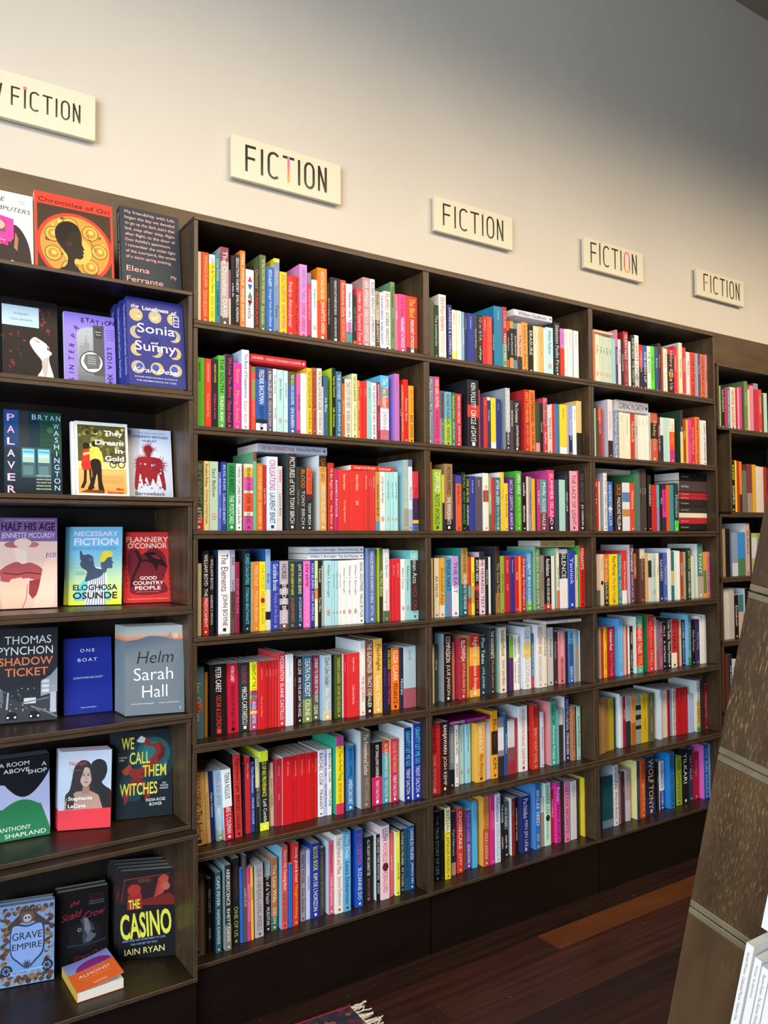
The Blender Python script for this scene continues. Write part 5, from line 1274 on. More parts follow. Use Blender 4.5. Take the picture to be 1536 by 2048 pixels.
def a_misint(a):
    a.R(0, 0, 1, 1, '8878dc'); a.G(0.24, 0.0, 0.78, 0.7, '5c5e62', '9ca4ac'); a.E(0.51, 0.7, 0.27, '9ca8b0', a0=0, a1=180, rv=0.12)
    a.R(0.56, 0.16, 0.78, 0.86, '44464c')
    for k in range(6): a.R(0.58+k*0.034, 0.1, 0.592+k*0.034, 0.8, '5c6066')
    a.P([(0.3, 0.3), (0.3, 0.55), (0.36, 0.55), (0.36, 0.6), (0.40, 0.6), (0.42, 0.72), (0.44, 0.6), (0.48, 0.6), (0.48, 0.5), (0.55, 0.5), (0.55, 0.3)], '808890')
    a.E(0.52, 0.34, 0.235, '2c2c30'); a.E(0.52, 0.34, 0.215, 'c0c6ca'); a.P([(0.36, 0.34), (0.40, 0.44), (0.66, 0.46), (0.70, 0.36), (0.66, 0.26), (0.44, 0.24)], '5c6066'); a.R(0.44, 0.30, 0.6, 0.42, '8c9298')
    for k in range(4): a.R(0.44, 0.305+k*0.03, 0.6, 0.315+k*0.03, '3c4044')
    a.R(0.60, 0.68, 0.74, 0.82, '34363a'); a.T('Booker', 0.67, 0.76, 0.018, 'e0e0e4', 0.11, name='badge_lettering'); a.T('Prize', 0.67, 0.72, 0.018, 'e0e0e4', 0.09, name='badge_lettering')
    for c, u, v, r_ in [('M', 0.1, -0.05, 88), ('I', 0.115, 0.02, 88), ('S', 0.12, 0.08, 90), ('I', 0.12, 0.17, 90), ('N', 0.12, 0.24, 88), ('T', 0.12, 0.36, 86), ('E', 0.125, 0.45, 80), ('R', 0.14, 0.54, 74), ('P', 0.17, 0.66, 62), ('R', 0.22, 0.77, 40)]: a.T(c, u+0.05, v, 0.062, '14121c', rot=r_-0, bold=0.01)
    for i, c in enumerate('ETATION'): a.T(c, 0.36+i*0.098, 0.875+0.012*math.sin(i*1.3), 0.062, '14121c', bold=0.01)
    for i, c in enumerate('LEDIA XHOGA'): a.T(c, 0.83, 0.545-i*0.062, 0.062, '14121c', rot=-90, bold=0.008, name='author_lettering')
    for k in range(5): a.T('London Madrid', 0.9, 0.80-k*0.032, 0.014, '3c3484', 0.16, name='blurb_lettering')
def a_sonia(a):
    a.R(0, 0, 1, 1, '2a3078')
    for i in range(3):
        for j in range(4):
            u, v = 0.16+0.33*i, 0.80-0.20*j
            if j == 1 and i == 1: continue
            a.E(u, v, 0.115, 'b0a070' if (i+j) % 2 == 0 else 'a49c88')
            rnd = random.Random(i*7+j)
            for q in range(6): a.E(u+rnd.uniform(-0.06, 0.06), v+rnd.uniform(-0.04, 0.04), rnd.uniform(0.012, 0.03), rnd.choice(['c8b888', '8c8468', 'bcae84']), n=10)
            if j in (1, 2, 3): a.E(u+(-0.06 if i else 0.07)*(1 if j < 3 else 0.4), v+0.01, 0.10 if j < 3 else 0.06, '3448a8' if j == 3 else '2a3078')
    a.E(0.46, 0.505, 0.10, '1c2468')
    a.T('the', 0.14, 0.875, 0.045, 'f4f2f8', 0.13, shear=0.25); a.T('Loneliness', 0.50, 0.865, 0.045, 'f4f2f8', 0.46, bold=0.01); a.T('of', 0.83, 0.855, 0.045, 'f4f2f8', 0.1, shear=0.3)
    a.T('Sonia', 0.50, 0.60, 0.105, 'f8f6f4', 0.66); a.T('and', 0.46, 0.48, 0.03, 'f4f2f8', 0.13, shear=0.25); a.T('Sunny', 0.48, 0.36, 0.105, 'f8f6f4', 0.72)
    a.T('Kiran Desai', 0.48, 0.145, 0.055, 'f4f2f8', 0.82, shear=0.35, name='author_lettering')
    a.T('BOOKER PRIZE-WINNING AUTHOR OF', 0.47, 0.082, 0.016, 'c8ccec', 0.74, name='blurb_lettering'); a.T('THE INHERITANCE OF LOSS', 0.47, 0.04, 0.018, 'c8ccec', 0.7, name='blurb_lettering')
    a.R(0.80, 0.70, 0.93, 0.85, '2a3078'); a.R(0.815, 0.715, 0.915, 0.84, 'e8e8f0'); a.R(0.825, 0.725, 0.905, 0.83, '2a3078'); a.T('Booker', 0.865, 0.785, 0.02, 'f0f0f4', 0.07, name='badge_lettering'); a.T('Prize', 0.865, 0.75, 0.02, 'f0f0f4', 0.06, name='badge_lettering')
def a_palaver(a):
    a.R(0, 0, 1, 1, '16303c'); a.G(0, 0.55, 0.3, 1, '1c3c60', '24508c'); a.P([(0.25, 0.45), (0.42, 0.6), (0.42, 1), (0.25, 1)], '2c3438'); a.R(0.62, 0.5, 1, 1, '1c4438'); a.G(0, 0, 1, 0.3, '101c24', '1c3440')
    for k in range(6): a.R(0.64, 0.56+k*0.06, 0.84, 0.575+k*0.06, '163830')
    for u in (0.29, 0.56):
        a.R(u, 0.2, u+0.25, 0.56, '3c5c64'); a.R(u+0.02, 0.38, u+0.22, 0.54, '78c8e8')
        for k in range(3): a.R(u+0.03, 0.395+k*0.05, u+0.21, 0.42+k*0.05, ['e0b060', 'd8e8f0', '4c9cc8'][k])
        a.R(u+0.03, 0.23, u+0.2, 0.34, '54787c')
    a.E(0.8, 0.78, 0.06, '2c6c40')
    for i, c in enumerate('PALAVER'): a.T(c, 0.115, 0.865-i*0.142, 0.085, 'e8b8dc', 0.13, bold=0.012)
    for i, c in enumerate('BRYAN'): a.T(c, 0.52+i*0.107, 0.90, 0.062, 'a8d4ec', 0.075, name='author_lettering')
    for i, c in enumerate('WASHINGTON'): a.T(c, 0.91, 0.80-i*0.083, 0.062, 'a8d4ec', 0.1 if c == 'W' else None, name='author_lettering')
    for k in range(5): a.T(['SUCH A JOY', 'OCEAN VUONG', 'YOU WANT THIS', 'GORGEOUS BOOK', 'BREAK AND REMAKE'][k], 0.8, 0.21-k*0.038, 0.016, 'e8f0d8', 0.26, 'r', name='blurb_lettering')
def a_dream(a):
    a.R(0, 0, 1, 1, 'f0eee8'); a.G(0.045, 0.03, 0.955, 0.955, 'e0984c', 'e8d090'); a.R(0.045, 0.5, 0.955, 0.955, '4c4c24')
    rnd = random.Random(5)
    for i in range(60): a.E(rnd.uniform(0.08, 0.92), rnd.uniform(0.56, 0.93), rnd.uniform(0.02, 0.05), rnd.choice(['3c4420', '6c6c30', '8c8844', '2c3018', 'c8b868']), n=8)
    a.R(0.045, 0.44, 0.955, 0.54, '5c4830'); a.R(0.045, 0.36, 0.955, 0.46, 'e4cc88')
    for u in (0.7, 0.86): a.E(u, 0.43, 0.07, '2c2820'); a.E(u, 0.43, 0.05, 'd8c488')
    a.L([(0.6, 0.5), (0.72, 0.44), (0.86, 0.48)], 0.03, '2c2820')
    a.P([(0.10, 0.40), (0.14, 0.60), (0.20, 0.64), (0.27, 0.58), (0.30, 0.35), (0.13, 0.34)], 'c02c24'); a.E(0.20, 0.67, 0.065, '1c1412')
    a.P([(0.15, 0.34), (0.20, 0.34), (0.19, 0.18), (0.14, 0.10), (0.08, 0.1), (0.14, 0.2)], '241814'); a.P([(0.24, 0.35), (0.28, 0.35), (0.29, 0.18), (0.34, 0.1), (0.27, 0.09)], '241814')
    a.P([(0.26, 0.47), (0.26, 0.62), (0.33, 0.67), (0.44, 0.65), (0.48, 0.57), (0.47, 0.46)], 'e8c858'); a.E(0.36, 0.70, 0.06, '1c1412'); a.L([(0.14, 0.55), (0.28, 0.58), (0.36, 0.62)], 0.05, 'e0b850'); a.L([(0.46, 0.6), (0.5, 0.47), (0.46, 0.4)], 0.045, 'e8c858')
    a.P([(0.28, 0.47), (0.46, 0.47), (0.48, 0.2), (0.52, 0.06), (0.42, 0.06), (0.39, 0.3), (0.32, 0.12), (0.25, 0.05), (0.2, 0.07), (0.30, 0.26)], '1c1614'); a.P([(0.08, 0.05), (0.52, 0.035), (0.50, 0.075), (0.2, 0.08)], '6c3c1c')
    a.T('They', 0.72, 0.80, 0.068, 'fcfaf4', 0.36, bold=0.02); a.T('Dream', 0.64, 0.69, 0.068, 'fcfaf4', 0.54, bold=0.02); a.T('in', 0.82, 0.585, 0.068, 'fcfaf4', 0.15, bold=0.02); a.T('Gold', 0.73, 0.475, 0.068, 'fcfaf4', 0.36, bold=0.02)
    a.T('Mai', 0.82, 0.08, 0.035, 'c03020', 0.14, bold=0.015, name='author_lettering'); a.T('Sennaar', 0.74, 0.035, 0.035, 'c03020', 0.32, bold=0.015, name='author_lettering')
    for k in range(4): a.T('A wondrous and tender debut novel', 0.88, 0.26-k*0.028, 0.012, '8c5c2c', 0.4, 'r', name='blurb_lettering')
def a_barrow(a):
    a.G(0, 0, 1, 1, 'c4cede', 'ccd8ec'); a.P([(0.0, 0.0), (0.2, 0), (0.3, 1), (0, 1)], 'b4bccc'); rnd = random.Random(2)
    def spikes(u, v, r_, n, c, l0=0.4):
        for i in range(n):
            g = 2*math.pi*i/n; q = r_*rnd.uniform(0.75, 1.25)
            a.P([(u+r_*l0*math.cos(g-0.2), v+r_*l0*math.sin(g-0.2)*a.w/a.h), (u+q*math.cos(g), v+q*math.sin(g)*a.w/a.h), (u+r_*l0*math.cos(g+0.2), v+r_*l0*math.sin(g+0.2)*a.w/a.h)], c)
    spikes(0.47, 0.70, 0.19, 22, '8c1c28'); a.E(0.47, 0.70, 0.09, '7c1824'); a.R(0.42, 0.58, 0.52, 0.66, '7c1824')
    a.P([(0.25, 0.58), (0.70, 0.58), (0.78, 0.45), (0.84, 0.15), (0.78, 0.13), (0.68, 0.36), (0.62, 0.2), (0.55, 0.28), (0.48, 0.17), (0.40, 0.3), (0.34, 0.16), (0.27, 0.35), (0.2, 0.12), (0.14, 0.16), (0.18, 0.42)], '8c1c28')
    spikes(0.30, 0.52, 0.2, 18, '8c1c28'); spikes(0.70, 0.48, 0.2, 18, '7c1824')
    for i in range(30): a.E(rnd.uniform(0.2, 0.8), rnd.uniform(0.14, 0.5), rnd.uniform(0.01, 0.03), rnd.choice(['8c1c28', '7c7c8c', 'a83444', 'b8c0d0']), n=7)
    a.T('FROM A MASTER OF MODERN HORROR', 0.55, 0.935, 0.012, '6c84b0', 0.6, name='blurb_lettering'); a.T('ANDREW MICHAEL', 0.53, 0.87, 0.032, '48689c', 0.8, name='author_lettering'); a.T('HURLEY', 0.50, 0.81, 0.032, '48689c', 0.32, name='author_lettering'); a.T('Barrowbeck', 0.48, 0.035, 0.052, '3c4450', 0.66)
def a_half(a):
    a.G(0, 0, 1, 0.74, 'dcb4a4', 'e4c0b4'); a.R(0, 0.735, 1, 1, '7c5c98')
    a.E(0.28, 0.70, 0.13, 'a8645c', rv=0.035); a.E(0.60, 0.70, 0.10, 'b87064', rv=0.03); a.E(0.44, 0.72, 0.14, 'e8c4b4', rv=0.05); a.P([(0.3, 0.66), (0.5, 0.64), (0.52, 0.48), (0.36, 0.48)], 'e8ccc0')
    a.P([(0.02, 0.36), (0.16, 0.46), (0.34, 0.51), (0.44, 0.485), (0.56, 0.50), (0.72, 0.45), (0.80, 0.36), (0.70, 0.30), (0.5, 0.33), (0.3, 0.29), (0.12, 0.30)], 'a84c50'); a.L([(0.14, 0.39), (0.36, 0.37), (0.52, 0.39), (0.74, 0.37)], 0.02, '5c2428')
    a.P([(0.55, 0.30), (0.76, 0.32), (0.72, 0.18), (0.6, 0.1), (0.54, 0.16)], '8c3438')
    a.P([(0.0, 0.0), (0.0, 0.28), (0.1, 0.36), (0.08, 0.2), (0.12, 0.0)], 'd09c88')
    a.P([(0.12, 0.0), (0.14, 0.2), (0.26, 0.32), (0.42, 0.34), (0.54, 0.26), (0.52, 0.1), (0.44, 0.0)], 'e4b8a0'); a.L([(0.52, 0.26), (0.5, 0.1), (0.44, 0)], 0.014, 'a8685c')
    a.P([(0.62, 0.0), (0.7, 0.22), (0.78, 0.48), (0.86, 0.58), (0.96, 0.58), (0.99, 0.44), (0.95, 0.2), (0.92, 0.0)], 'ecc4b0'); a.P([(0.82, 0.56), (0.88, 0.60), (0.96, 0.59), (0.98, 0.54), (0.9, 0.54)], 'e8e0e4')
    for k in range(6): a.L([(0.82+k*0.028, 0.55), (0.835+k*0.028, 0.605)], 0.012, ['402838', 'c83870'][k % 2])
    a.T('SUNDAY TIMES BESTSELLING AUTHOR OF', 0.55, 0.965, 0.012, 'e8dcf0', 0.8, name='blurb_lettering'); a.T('HALF HIS AGE', 0.53, 0.855, 0.088, '160f18', 0.86, bold=0.012); a.T('JENNETTE MCCURDY', 0.53, 0.755, 0.058, 'ecd8ec', 0.86, name='author_lettering')
def a_fiction(a):
    a.G(0, 0, 1, 0.72, 'd8e430', '6cb4d8'); a.R(0, 0.72, 1, 1, '6cb4d8'); a.E(0.45, 0.05, 0.35, '68c0c0', rv=0.3, a0=0, a1=180)
    st = [(0.3, 0.0), (0.38, 0.36), (0.5, 0.48), (0.68, 0.46), (0.72, 0.36), (0.7, 0.0)]; a.P(st, 'e8ecf0')
    for k in range(8): a.L([(0.34+k*0.05, 0.0), (0.44+k*0.032, 0.44)], 0.014, '40506c')
    a.P([(0.30, 0.30), (0.34, 0.42), (0.24, 0.47), (0.2, 0.52), (0.22, 0.56), (0.2, 0.59), (0.2, 0.69), (0.26, 0.64), (0.36, 0.645), (0.44, 0.61), (0.46, 0.54), (0.5, 0.47), (0.66, 0.44), (0.6, 0.36), (0.44, 0.32)], '34465c'); a.P([(0.19, 0.66), (0.22, 0.70), (0.24, 0.64)], '22304a'); a.E(0.4, 0.575, 0.035, '4c6078')
    a.P([(0.60, 0.48), (0.60, 0.60), (0.64, 0.66), (0.74, 0.68), (0.81, 0.64), (0.80, 0.57), (0.84, 0.53), (0.81, 0.52), (0.82, 0.48), (0.78, 0.46), (0.72, 0.46), (0.68, 0.40)], '3c5068'); a.P([(0.585, 0.55), (0.60, 0.64), (0.66, 0.68), (0.76, 0.685), (0.82, 0.65), (0.80, 0.61), (0.72, 0.60), (0.66, 0.55)], 'e0d030')
    a.T('NECESSARY', 0.5, 0.88, 0.062, 'd8dcf4', 0.84, bold=0.025); a.T('FICTION', 0.5, 0.76, 0.09, 'd8dcf4', 0.84, bold=0.03)
    for k in range(2): a.T('NECESSARY FICTION IS AN ODE TO THE QUEER SPIRIT', 0.48, 0.725-k*0.022, 0.010, '24405c', 0.84, name='blurb_lettering')
    a.T('AUTHOR OF', 0.2, 0.41, 0.012, '24303c', 0.16, name='blurb_lettering'); a.T('VAGABONDS!', 0.22, 0.385, 0.012, '24303c', 0.22, name='blurb_lettering')
    a.T('ELOGHOSA', 0.5, 0.185, 0.072, '16181c', 0.84, bold=0.025, name='author_lettering'); a.T('OSUNDE', 0.5, 0.075, 0.085, '16181c', 0.84, bold=0.028, name='author_lettering')
def a_people(a):
    a.R(0, 0, 1, 1, 'd0302c')
    a.P([(0.12, 0.74), (0.3, 0.76), (0.4, 0.68), (0.6, 0.78), (0.82, 0.70), (0.9, 0.5), (0.82, 0.32), (0.88, 0.14), (0.2, 0.12), (0.14, 0.3), (0.1, 0.5)], '741c28')
    a.L([(0.26, 0.74), (0.36, 0.6), (0.3, 0.5), (0.2, 0.36), (0.17, 0.22)], 0.06, '2c1418'); a.L([(0.34, 0.58), (0.48, 0.60), (0.6, 0.56)], 0.045, '2c1418')
    a.P([(0.42, 0.7), (0.62, 0.72), (0.78, 0.64), (0.92, 0.48), (0.72, 0.54), (0.68, 0.44), (0.6, 0.54)], '241014'); a.P([(0.55, 0.66), (0.7, 0.68), (0.78, 0.6), (0.66, 0.62)], '8c2430'); a.L([(0.8, 0.4), (0.84, 0.35)], 0.02, '2c1418')
    for k in range(7): a.P([(0.05, 0.2+k*0.08), (0.1, 0.24+k*0.08), (0.07, 0.27+k*0.08)], '8c2430'); a.P([(0.92, 0.15+k*0.07), (0.96, 0.2+k*0.07), (0.93, 0.21+k*0.07)], '8c2430')
    a.T('FLANNERY', 0.5, 0.855, 0.075, 'f4d8c8', 0.86, bold=0.012, name='author_lettering'); a.T("O'CONNOR", 0.5, 0.765, 0.075, 'f4d8c8', 0.8, bold=0.012, name='author_lettering')
    a.T('GOOD', 0.51, 0.32, 0.05, 'f4e4dc', 0.34, bold=0.015); a.T('COUNTRY', 0.51, 0.25, 0.05, 'f4e4dc', 0.62, bold=0.015); a.T('PEOPLE', 0.5, 0.18, 0.05, 'f4e4dc', 0.52, bold=0.015); a.T('AND OTHER STORIES', 0.5, 0.145, 0.015, 'd08070', 0.46, name='subtitle_lettering')
    a.T('SELECTED AND INTRODUCED BY LAUREN GROFF', 0.5, 0.045, 0.014, 'f0c8b8', 0.84, name='blurb_lettering')
def a_ticket(a):
    a.R(0, 0, 1, 1, '23262c'); a.P([(0, 0.0), (0, 0.34), (0.1, 0.3), (0.4, 0.2), (0.62, 0.22), (1, 0.3), (1, 0)], '32363e'); rnd = random.Random(9)
    a.P([(0.72, 0.26), (0.72, 0.42), (0.88, 0.48), (1, 0.56), (1, 0.3)], '8c929c')
    for k in range(3): a.R(0.74, 0.3+k*0.05, 0.86, 0.335+k*0.05, 'c4cad4')
    a.R(0.88, 0.08, 0.98, 0.3, 'a8aeb8'); a.R(0.44, 0.19, 0.64, 0.25, 'c0c6d0'); a.L([(0.16, 0.14), (0.18, 0.32)], 0.03, 'a0a6b0'); a.L([(0.4, 0.2), (0.86, 0.24)], 0.02, '6c727c'); a.P([(0, 0.24), (0, 0.40), (0.1, 0.34), (0.1, 0.2)], '5c626c')
    for i in range(40): a.E(rnd.uniform(0.02, 0.98), rnd.uniform(0.06, 0.36), rnd.uniform(0.004, 0.012), rnd.choice(['e8ecf4', 'c0c6d0', '8c929c']), n=6)
    for u in (0.24, 0.62): a.P([(u-0.1, 0.06), (u-0.06, 0.11), (u+0.06, 0.11), (u+0.1, 0.06), (u+0.09, 0.03), (u-0.09, 0.03)], '14161a'); a.E(u-0.06, 0.055, 0.018, 'f0f4fc'); a.E(u+0.06, 0.055, 0.018, 'f0f4fc')
    a.L([(0.56, 0.16), (0.8, 0.1), (1, 0.03)], 0.03, '6c727c')
    a.T('THOMAS', 0.5, 0.83, 0.085, 'ecebe8', 0.78, name='author_lettering'); a.T('PYNCHON', 0.46, 0.715, 0.085, 'ecebe8', 0.92, name='author_lettering'); a.T('SHADOW', 0.47, 0.60, 0.085, 'e87c4c', 0.9, bold=0.01); a.T('TICKET', 0.48, 0.485, 0.085, 'e87c4c', 0.72, bold=0.01)
def a_boat(a):
    a.T('ONE', 0.49, 0.815, 0.042, 'f0f2f8', 0.30, sp=1.4); a.T('BOAT', 0.49, 0.69, 0.042, 'f0f2f8', 0.40, sp=1.3); a.T('JONATHAN BUCKLEY', 0.5, 0.455, 0.024, 'd8dcf0', 0.62, name='author_lettering'); a.T('Fitzcarraldo Editions', 0.5, 0.075, 0.016, 'd0d4ec', 0.32, name='publisher_lettering')
def a_helm(a):
    a.R(0, 0, 1, 1, '68747e'); a.G(0, 0.82, 1, 0.91, 'd8703c', 'd8b49c'); a.R(0, 0.91, 1, 1, 'b4bcb8'); a.P([(0, 0.83), (0.2, 0.845), (0.36, 0.88), (0.5, 0.885), (0.7, 0.865), (0.85, 0.835), (1, 0.825), (1, 0.7), (0, 0.7)], '68747e'); a.P([(0, 0.82), (0.12, 0.835), (0.3, 0.86), (0.18, 0.83)], '4c5860')
    a.E(0.86, 0.885, 0.05, 'f0c0a0'); a.L([(0.77, 0.86), (0.77, 0.93)], 0.008, '6c4030'); a.L([(0.73, 0.865), (0.73, 0.9)], 0.006, '6c4030')
    for k in range(6): a.L([(0.05+0.1*k, 0.1+0.08*k), (0.3+0.08*k, 0.2+0.08*k), (0.7+0.04*k, 0.16+0.1*k)], 0.006, '727e88')
    a.T('Helm', 0.51, 0.575, 0.135, '1c1e22', 0.62, shear=0.2, bold=-0.008); a.T('Sarah', 0.48, 0.385, 0.135, 'f0f2f2', 0.66, bold=-0.008, name='author_lettering'); a.T('Hall', 0.50, 0.19, 0.135, 'f0f2f2', 0.42, bold=-0.008, name='author_lettering')
    a.T('A writer of show-stopping genius', 0.3, 0.115, 0.014, 'e8ecec', 0.38, name='blurb_lettering'); a.T('In Sarah, the Hall is literature', 0.74, 0.115, 0.014, 'e8ecec', 0.34, name='blurb_lettering'); a.T('f', 0.93, 0.04, 0.03, 'e8ecec', name='publisher_lettering')
def a_room(a):
    a.R(0, 0, 1, 1, 'b4b8dc')
    a.P([(0, 1), (0, 0.72)] + [(0.12+0.04*i, 0.70-0.2*math.sin(math.pi*i/20.0)) for i in range(21)][1:20] + [(1, 0.80), (1, 1)], '14161e')
    a.P([(0, 0), (0, 0.36)] + [(0.04*i+0.08, 0.36+0.11*math.sin(math.pi*i/20.0)) for i in range(21)][1:20] + [(1.0, 0.08), (1, 0)], '2c7c50')
    a.T('A ROOM', 0.34, 0.885, 0.05, 'f0f0ec', 0.56, name='title_lettering'); a.T('ABOVE', 0.38, 0.805, 0.05, 'f0f0ec', 0.48); a.T('A', 0.9, 0.85, 0.05, 'f0f0ec', 0.09); a.T('SHOP', 0.77, 0.77, 0.05, 'f0f0ec', 0.36)
    a.T('ANTHONY', 0.34, 0.11, 0.05, 'e8f0e8', 0.60, name='author_lettering'); a.T('SHAPLAND', 0.54, 0.03, 0.05, 'e8f0e8', 0.76, name='author_lettering')
def a_nymph(a):
    a.G(0, 0.25, 1, 1, 'b8c4d4', 'ccd8e8'); a.P([(0.7, 0.25), (0.58, 0.5), (0.6, 0.8), (0.68, 0.87), (0.78, 0.88), (0.88, 0.84), (0.92, 0.74), (0.88, 0.64), (0.82, 0.58), (0.9, 0.52), (1, 0.46), (1, 0.25)], '17161a')
    a.P([(0.12, 0.42), (0.2, 0.5), (0.24, 0.62), (0.28, 0.78), (0.38, 0.865), (0.5, 0.875), (0.6, 0.82), (0.63, 0.7), (0.66, 0.55), (0.74, 0.4), (0.74, 0.25), (0.2, 0.25)], '2c2220')
    a.P([(0.1, 0.25), (0.14, 0.4), (0.34, 0.48), (0.6, 0.48), (0.76, 0.42), (0.84, 0.25)], 'b08c7c'); a.P([(0.14, 0.26), (0.16, 0.44), (0.26, 0.5), (0.3, 0.4), (0.28, 0.26)], '2c2220')
    a.P([(0.44, 0.44), (0.45, 0.54), (0.58, 0.54), (0.58, 0.44)], 'a07c6c'); a.E(0.51, 0.66, 0.115, 'c8a898', rv=0.125); a.P([(0.36, 0.7), (0.4, 0.82), (0.5, 0.84), (0.46, 0.74), (0.4, 0.62), (0.39, 0.52), (0.34, 0.48)], '2c2220'); a.P([(0.66, 0.7), (0.62, 0.8), (0.52, 0.84), (0.58, 0.75), (0.62, 0.62), (0.62, 0.5), (0.68, 0.5)], '241c1a')
    for u in (0.465, 0.555): a.E(u, 0.68, 0.022, '3c2c28', rv=0.008); a.L([(u-0.03, 0.70), (u+0.03, 0.703)], 0.01, '3c2c28')
    a.L([(0.512, 0.68), (0.52, 0.635), (0.505, 0.632)], 0.008, '9c7464'); a.E(0.512, 0.592, 0.035, 'a05858', rv=0.01)
    a.R(0, 0, 1, 0.25, 'd83440'); a.T('Nymph', 0.35, 0.80, 0.05, 'c83444', 0.32); a.T('A NOVEL', 0.22, 0.745, 0.018, 'c04850', 0.2, 'l', name='subtitle_lettering')
    a.T('Stephanie', 0.18, 0.355, 0.045, 'f8f4f0', 0.46, 'l', bold=0.015, name='author_lettering'); a.T('LaCava', 0.18, 0.275, 0.045, 'f8f4f0', 0.34, 'l', bold=0.015, name='author_lettering')
def a_witches(a):
    a.R(0, 0, 1, 1, '0e1e26'); a.E(0.62, 0.66, 0.42, '10363e'); a.E(0.66, 0.72, 0.3, '1c5c60'); a.E(0.3, 0.36, 0.26, '123a40'); a.E(0.66, 0.74, 0.2, '2a7474')
    a.P([(0.36, 0.88), (0.44, 0.94), (0.56, 0.90), (0.64, 0.84), (0.78, 0.86), (0.86, 0.8), (0.84, 0.7), (0.76, 0.62), (0.66, 0.58), (0.62, 0.5), (0.5, 0.46), (0.36, 0.44), (0.22, 0.5), (0.12, 0.52), (0.2, 0.58), (0.3, 0.56), (0.4, 0.56), (0.5, 0.6), (0.6, 0.66), (0.7, 0.74), (0.66, 0.8), (0.54, 0.82), (0.46, 0.86)], '8c2c24')
    a.P([(0.36, 0.88), (0.44, 0.94), (0.52, 0.91), (0.5, 0.86), (0.42, 0.86)], 'd8dce0'); a.P([(0.78, 0.84), (0.88, 0.78), (0.86, 0.68), (0.76, 0.62), (0.72, 0.68), (0.8, 0.74)], '64181c')
    a.P([(0.1, 0.55), (0.24, 0.62), (0.3, 0.56), (0.24, 0.5), (0.14, 0.5)], 'a83828'); a.P([(0.2, 0.36), (0.3, 0.46), (0.44, 0.44), (0.56, 0.36), (0.6, 0.24), (0.5, 0.2), (0.52, 0.3), (0.4, 0.36), (0.26, 0.3), (0.16, 0.16), (0.14, 0.28)], '7c2824')
    a.P([(0.42, 0.26), (0.46, 0.18), (0.52, 0.16), (0.5, 0.24)], '0a1014'); a.E(0.86, 0.6, 0.05, '2c6468'); a.L([(0.8, 0.6), (0.72, 0.5), (0.6, 0.46), (0.46, 0.5)], 0.014, '0a1216'); a.L([(0.3, 0.6), (0.2, 0.46), (0.1, 0.44)], 0.012, '0a1216')
    for t_, u, v, ww in (('WE', 0.21, 0.79, 0.22), ('CALL', 0.42, 0.615, 0.36), ('THEM', 0.68, 0.46, 0.42), ('WITCHES', 0.40, 0.26, 0.66)): a.T(t_, u, v, 0.135, 'e4dc4c', ww, bold=0.012)
    a.T("THEY'RE", 0.12, 0.69, 0.018, 'd0d4d4', 0.15, name='blurb_lettering'); a.T('HERE', 0.1, 0.66, 0.018, 'd0d4d4', 0.09, name='blurb_lettering'); a.T('AND', 0.85, 0.365, 0.02, 'e0e4e4', 0.07, name='blurb_lettering'); a.T("THEY'RE", 0.85, 0.335, 0.02, 'e0e4e4', 0.15, name='blurb_lettering'); a.T('HUNGRY', 0.85, 0.305, 0.02, 'e0e4e4', 0.15, name='blurb_lettering')
    a.T('INDIA-ROSE', 0.70, 0.175, 0.034, 'e4e8e8', 0.34, name='author_lettering'); a.T('BOWER', 0.70, 0.125, 0.034, 'e4e8e8', 0.22, name='author_lettering')
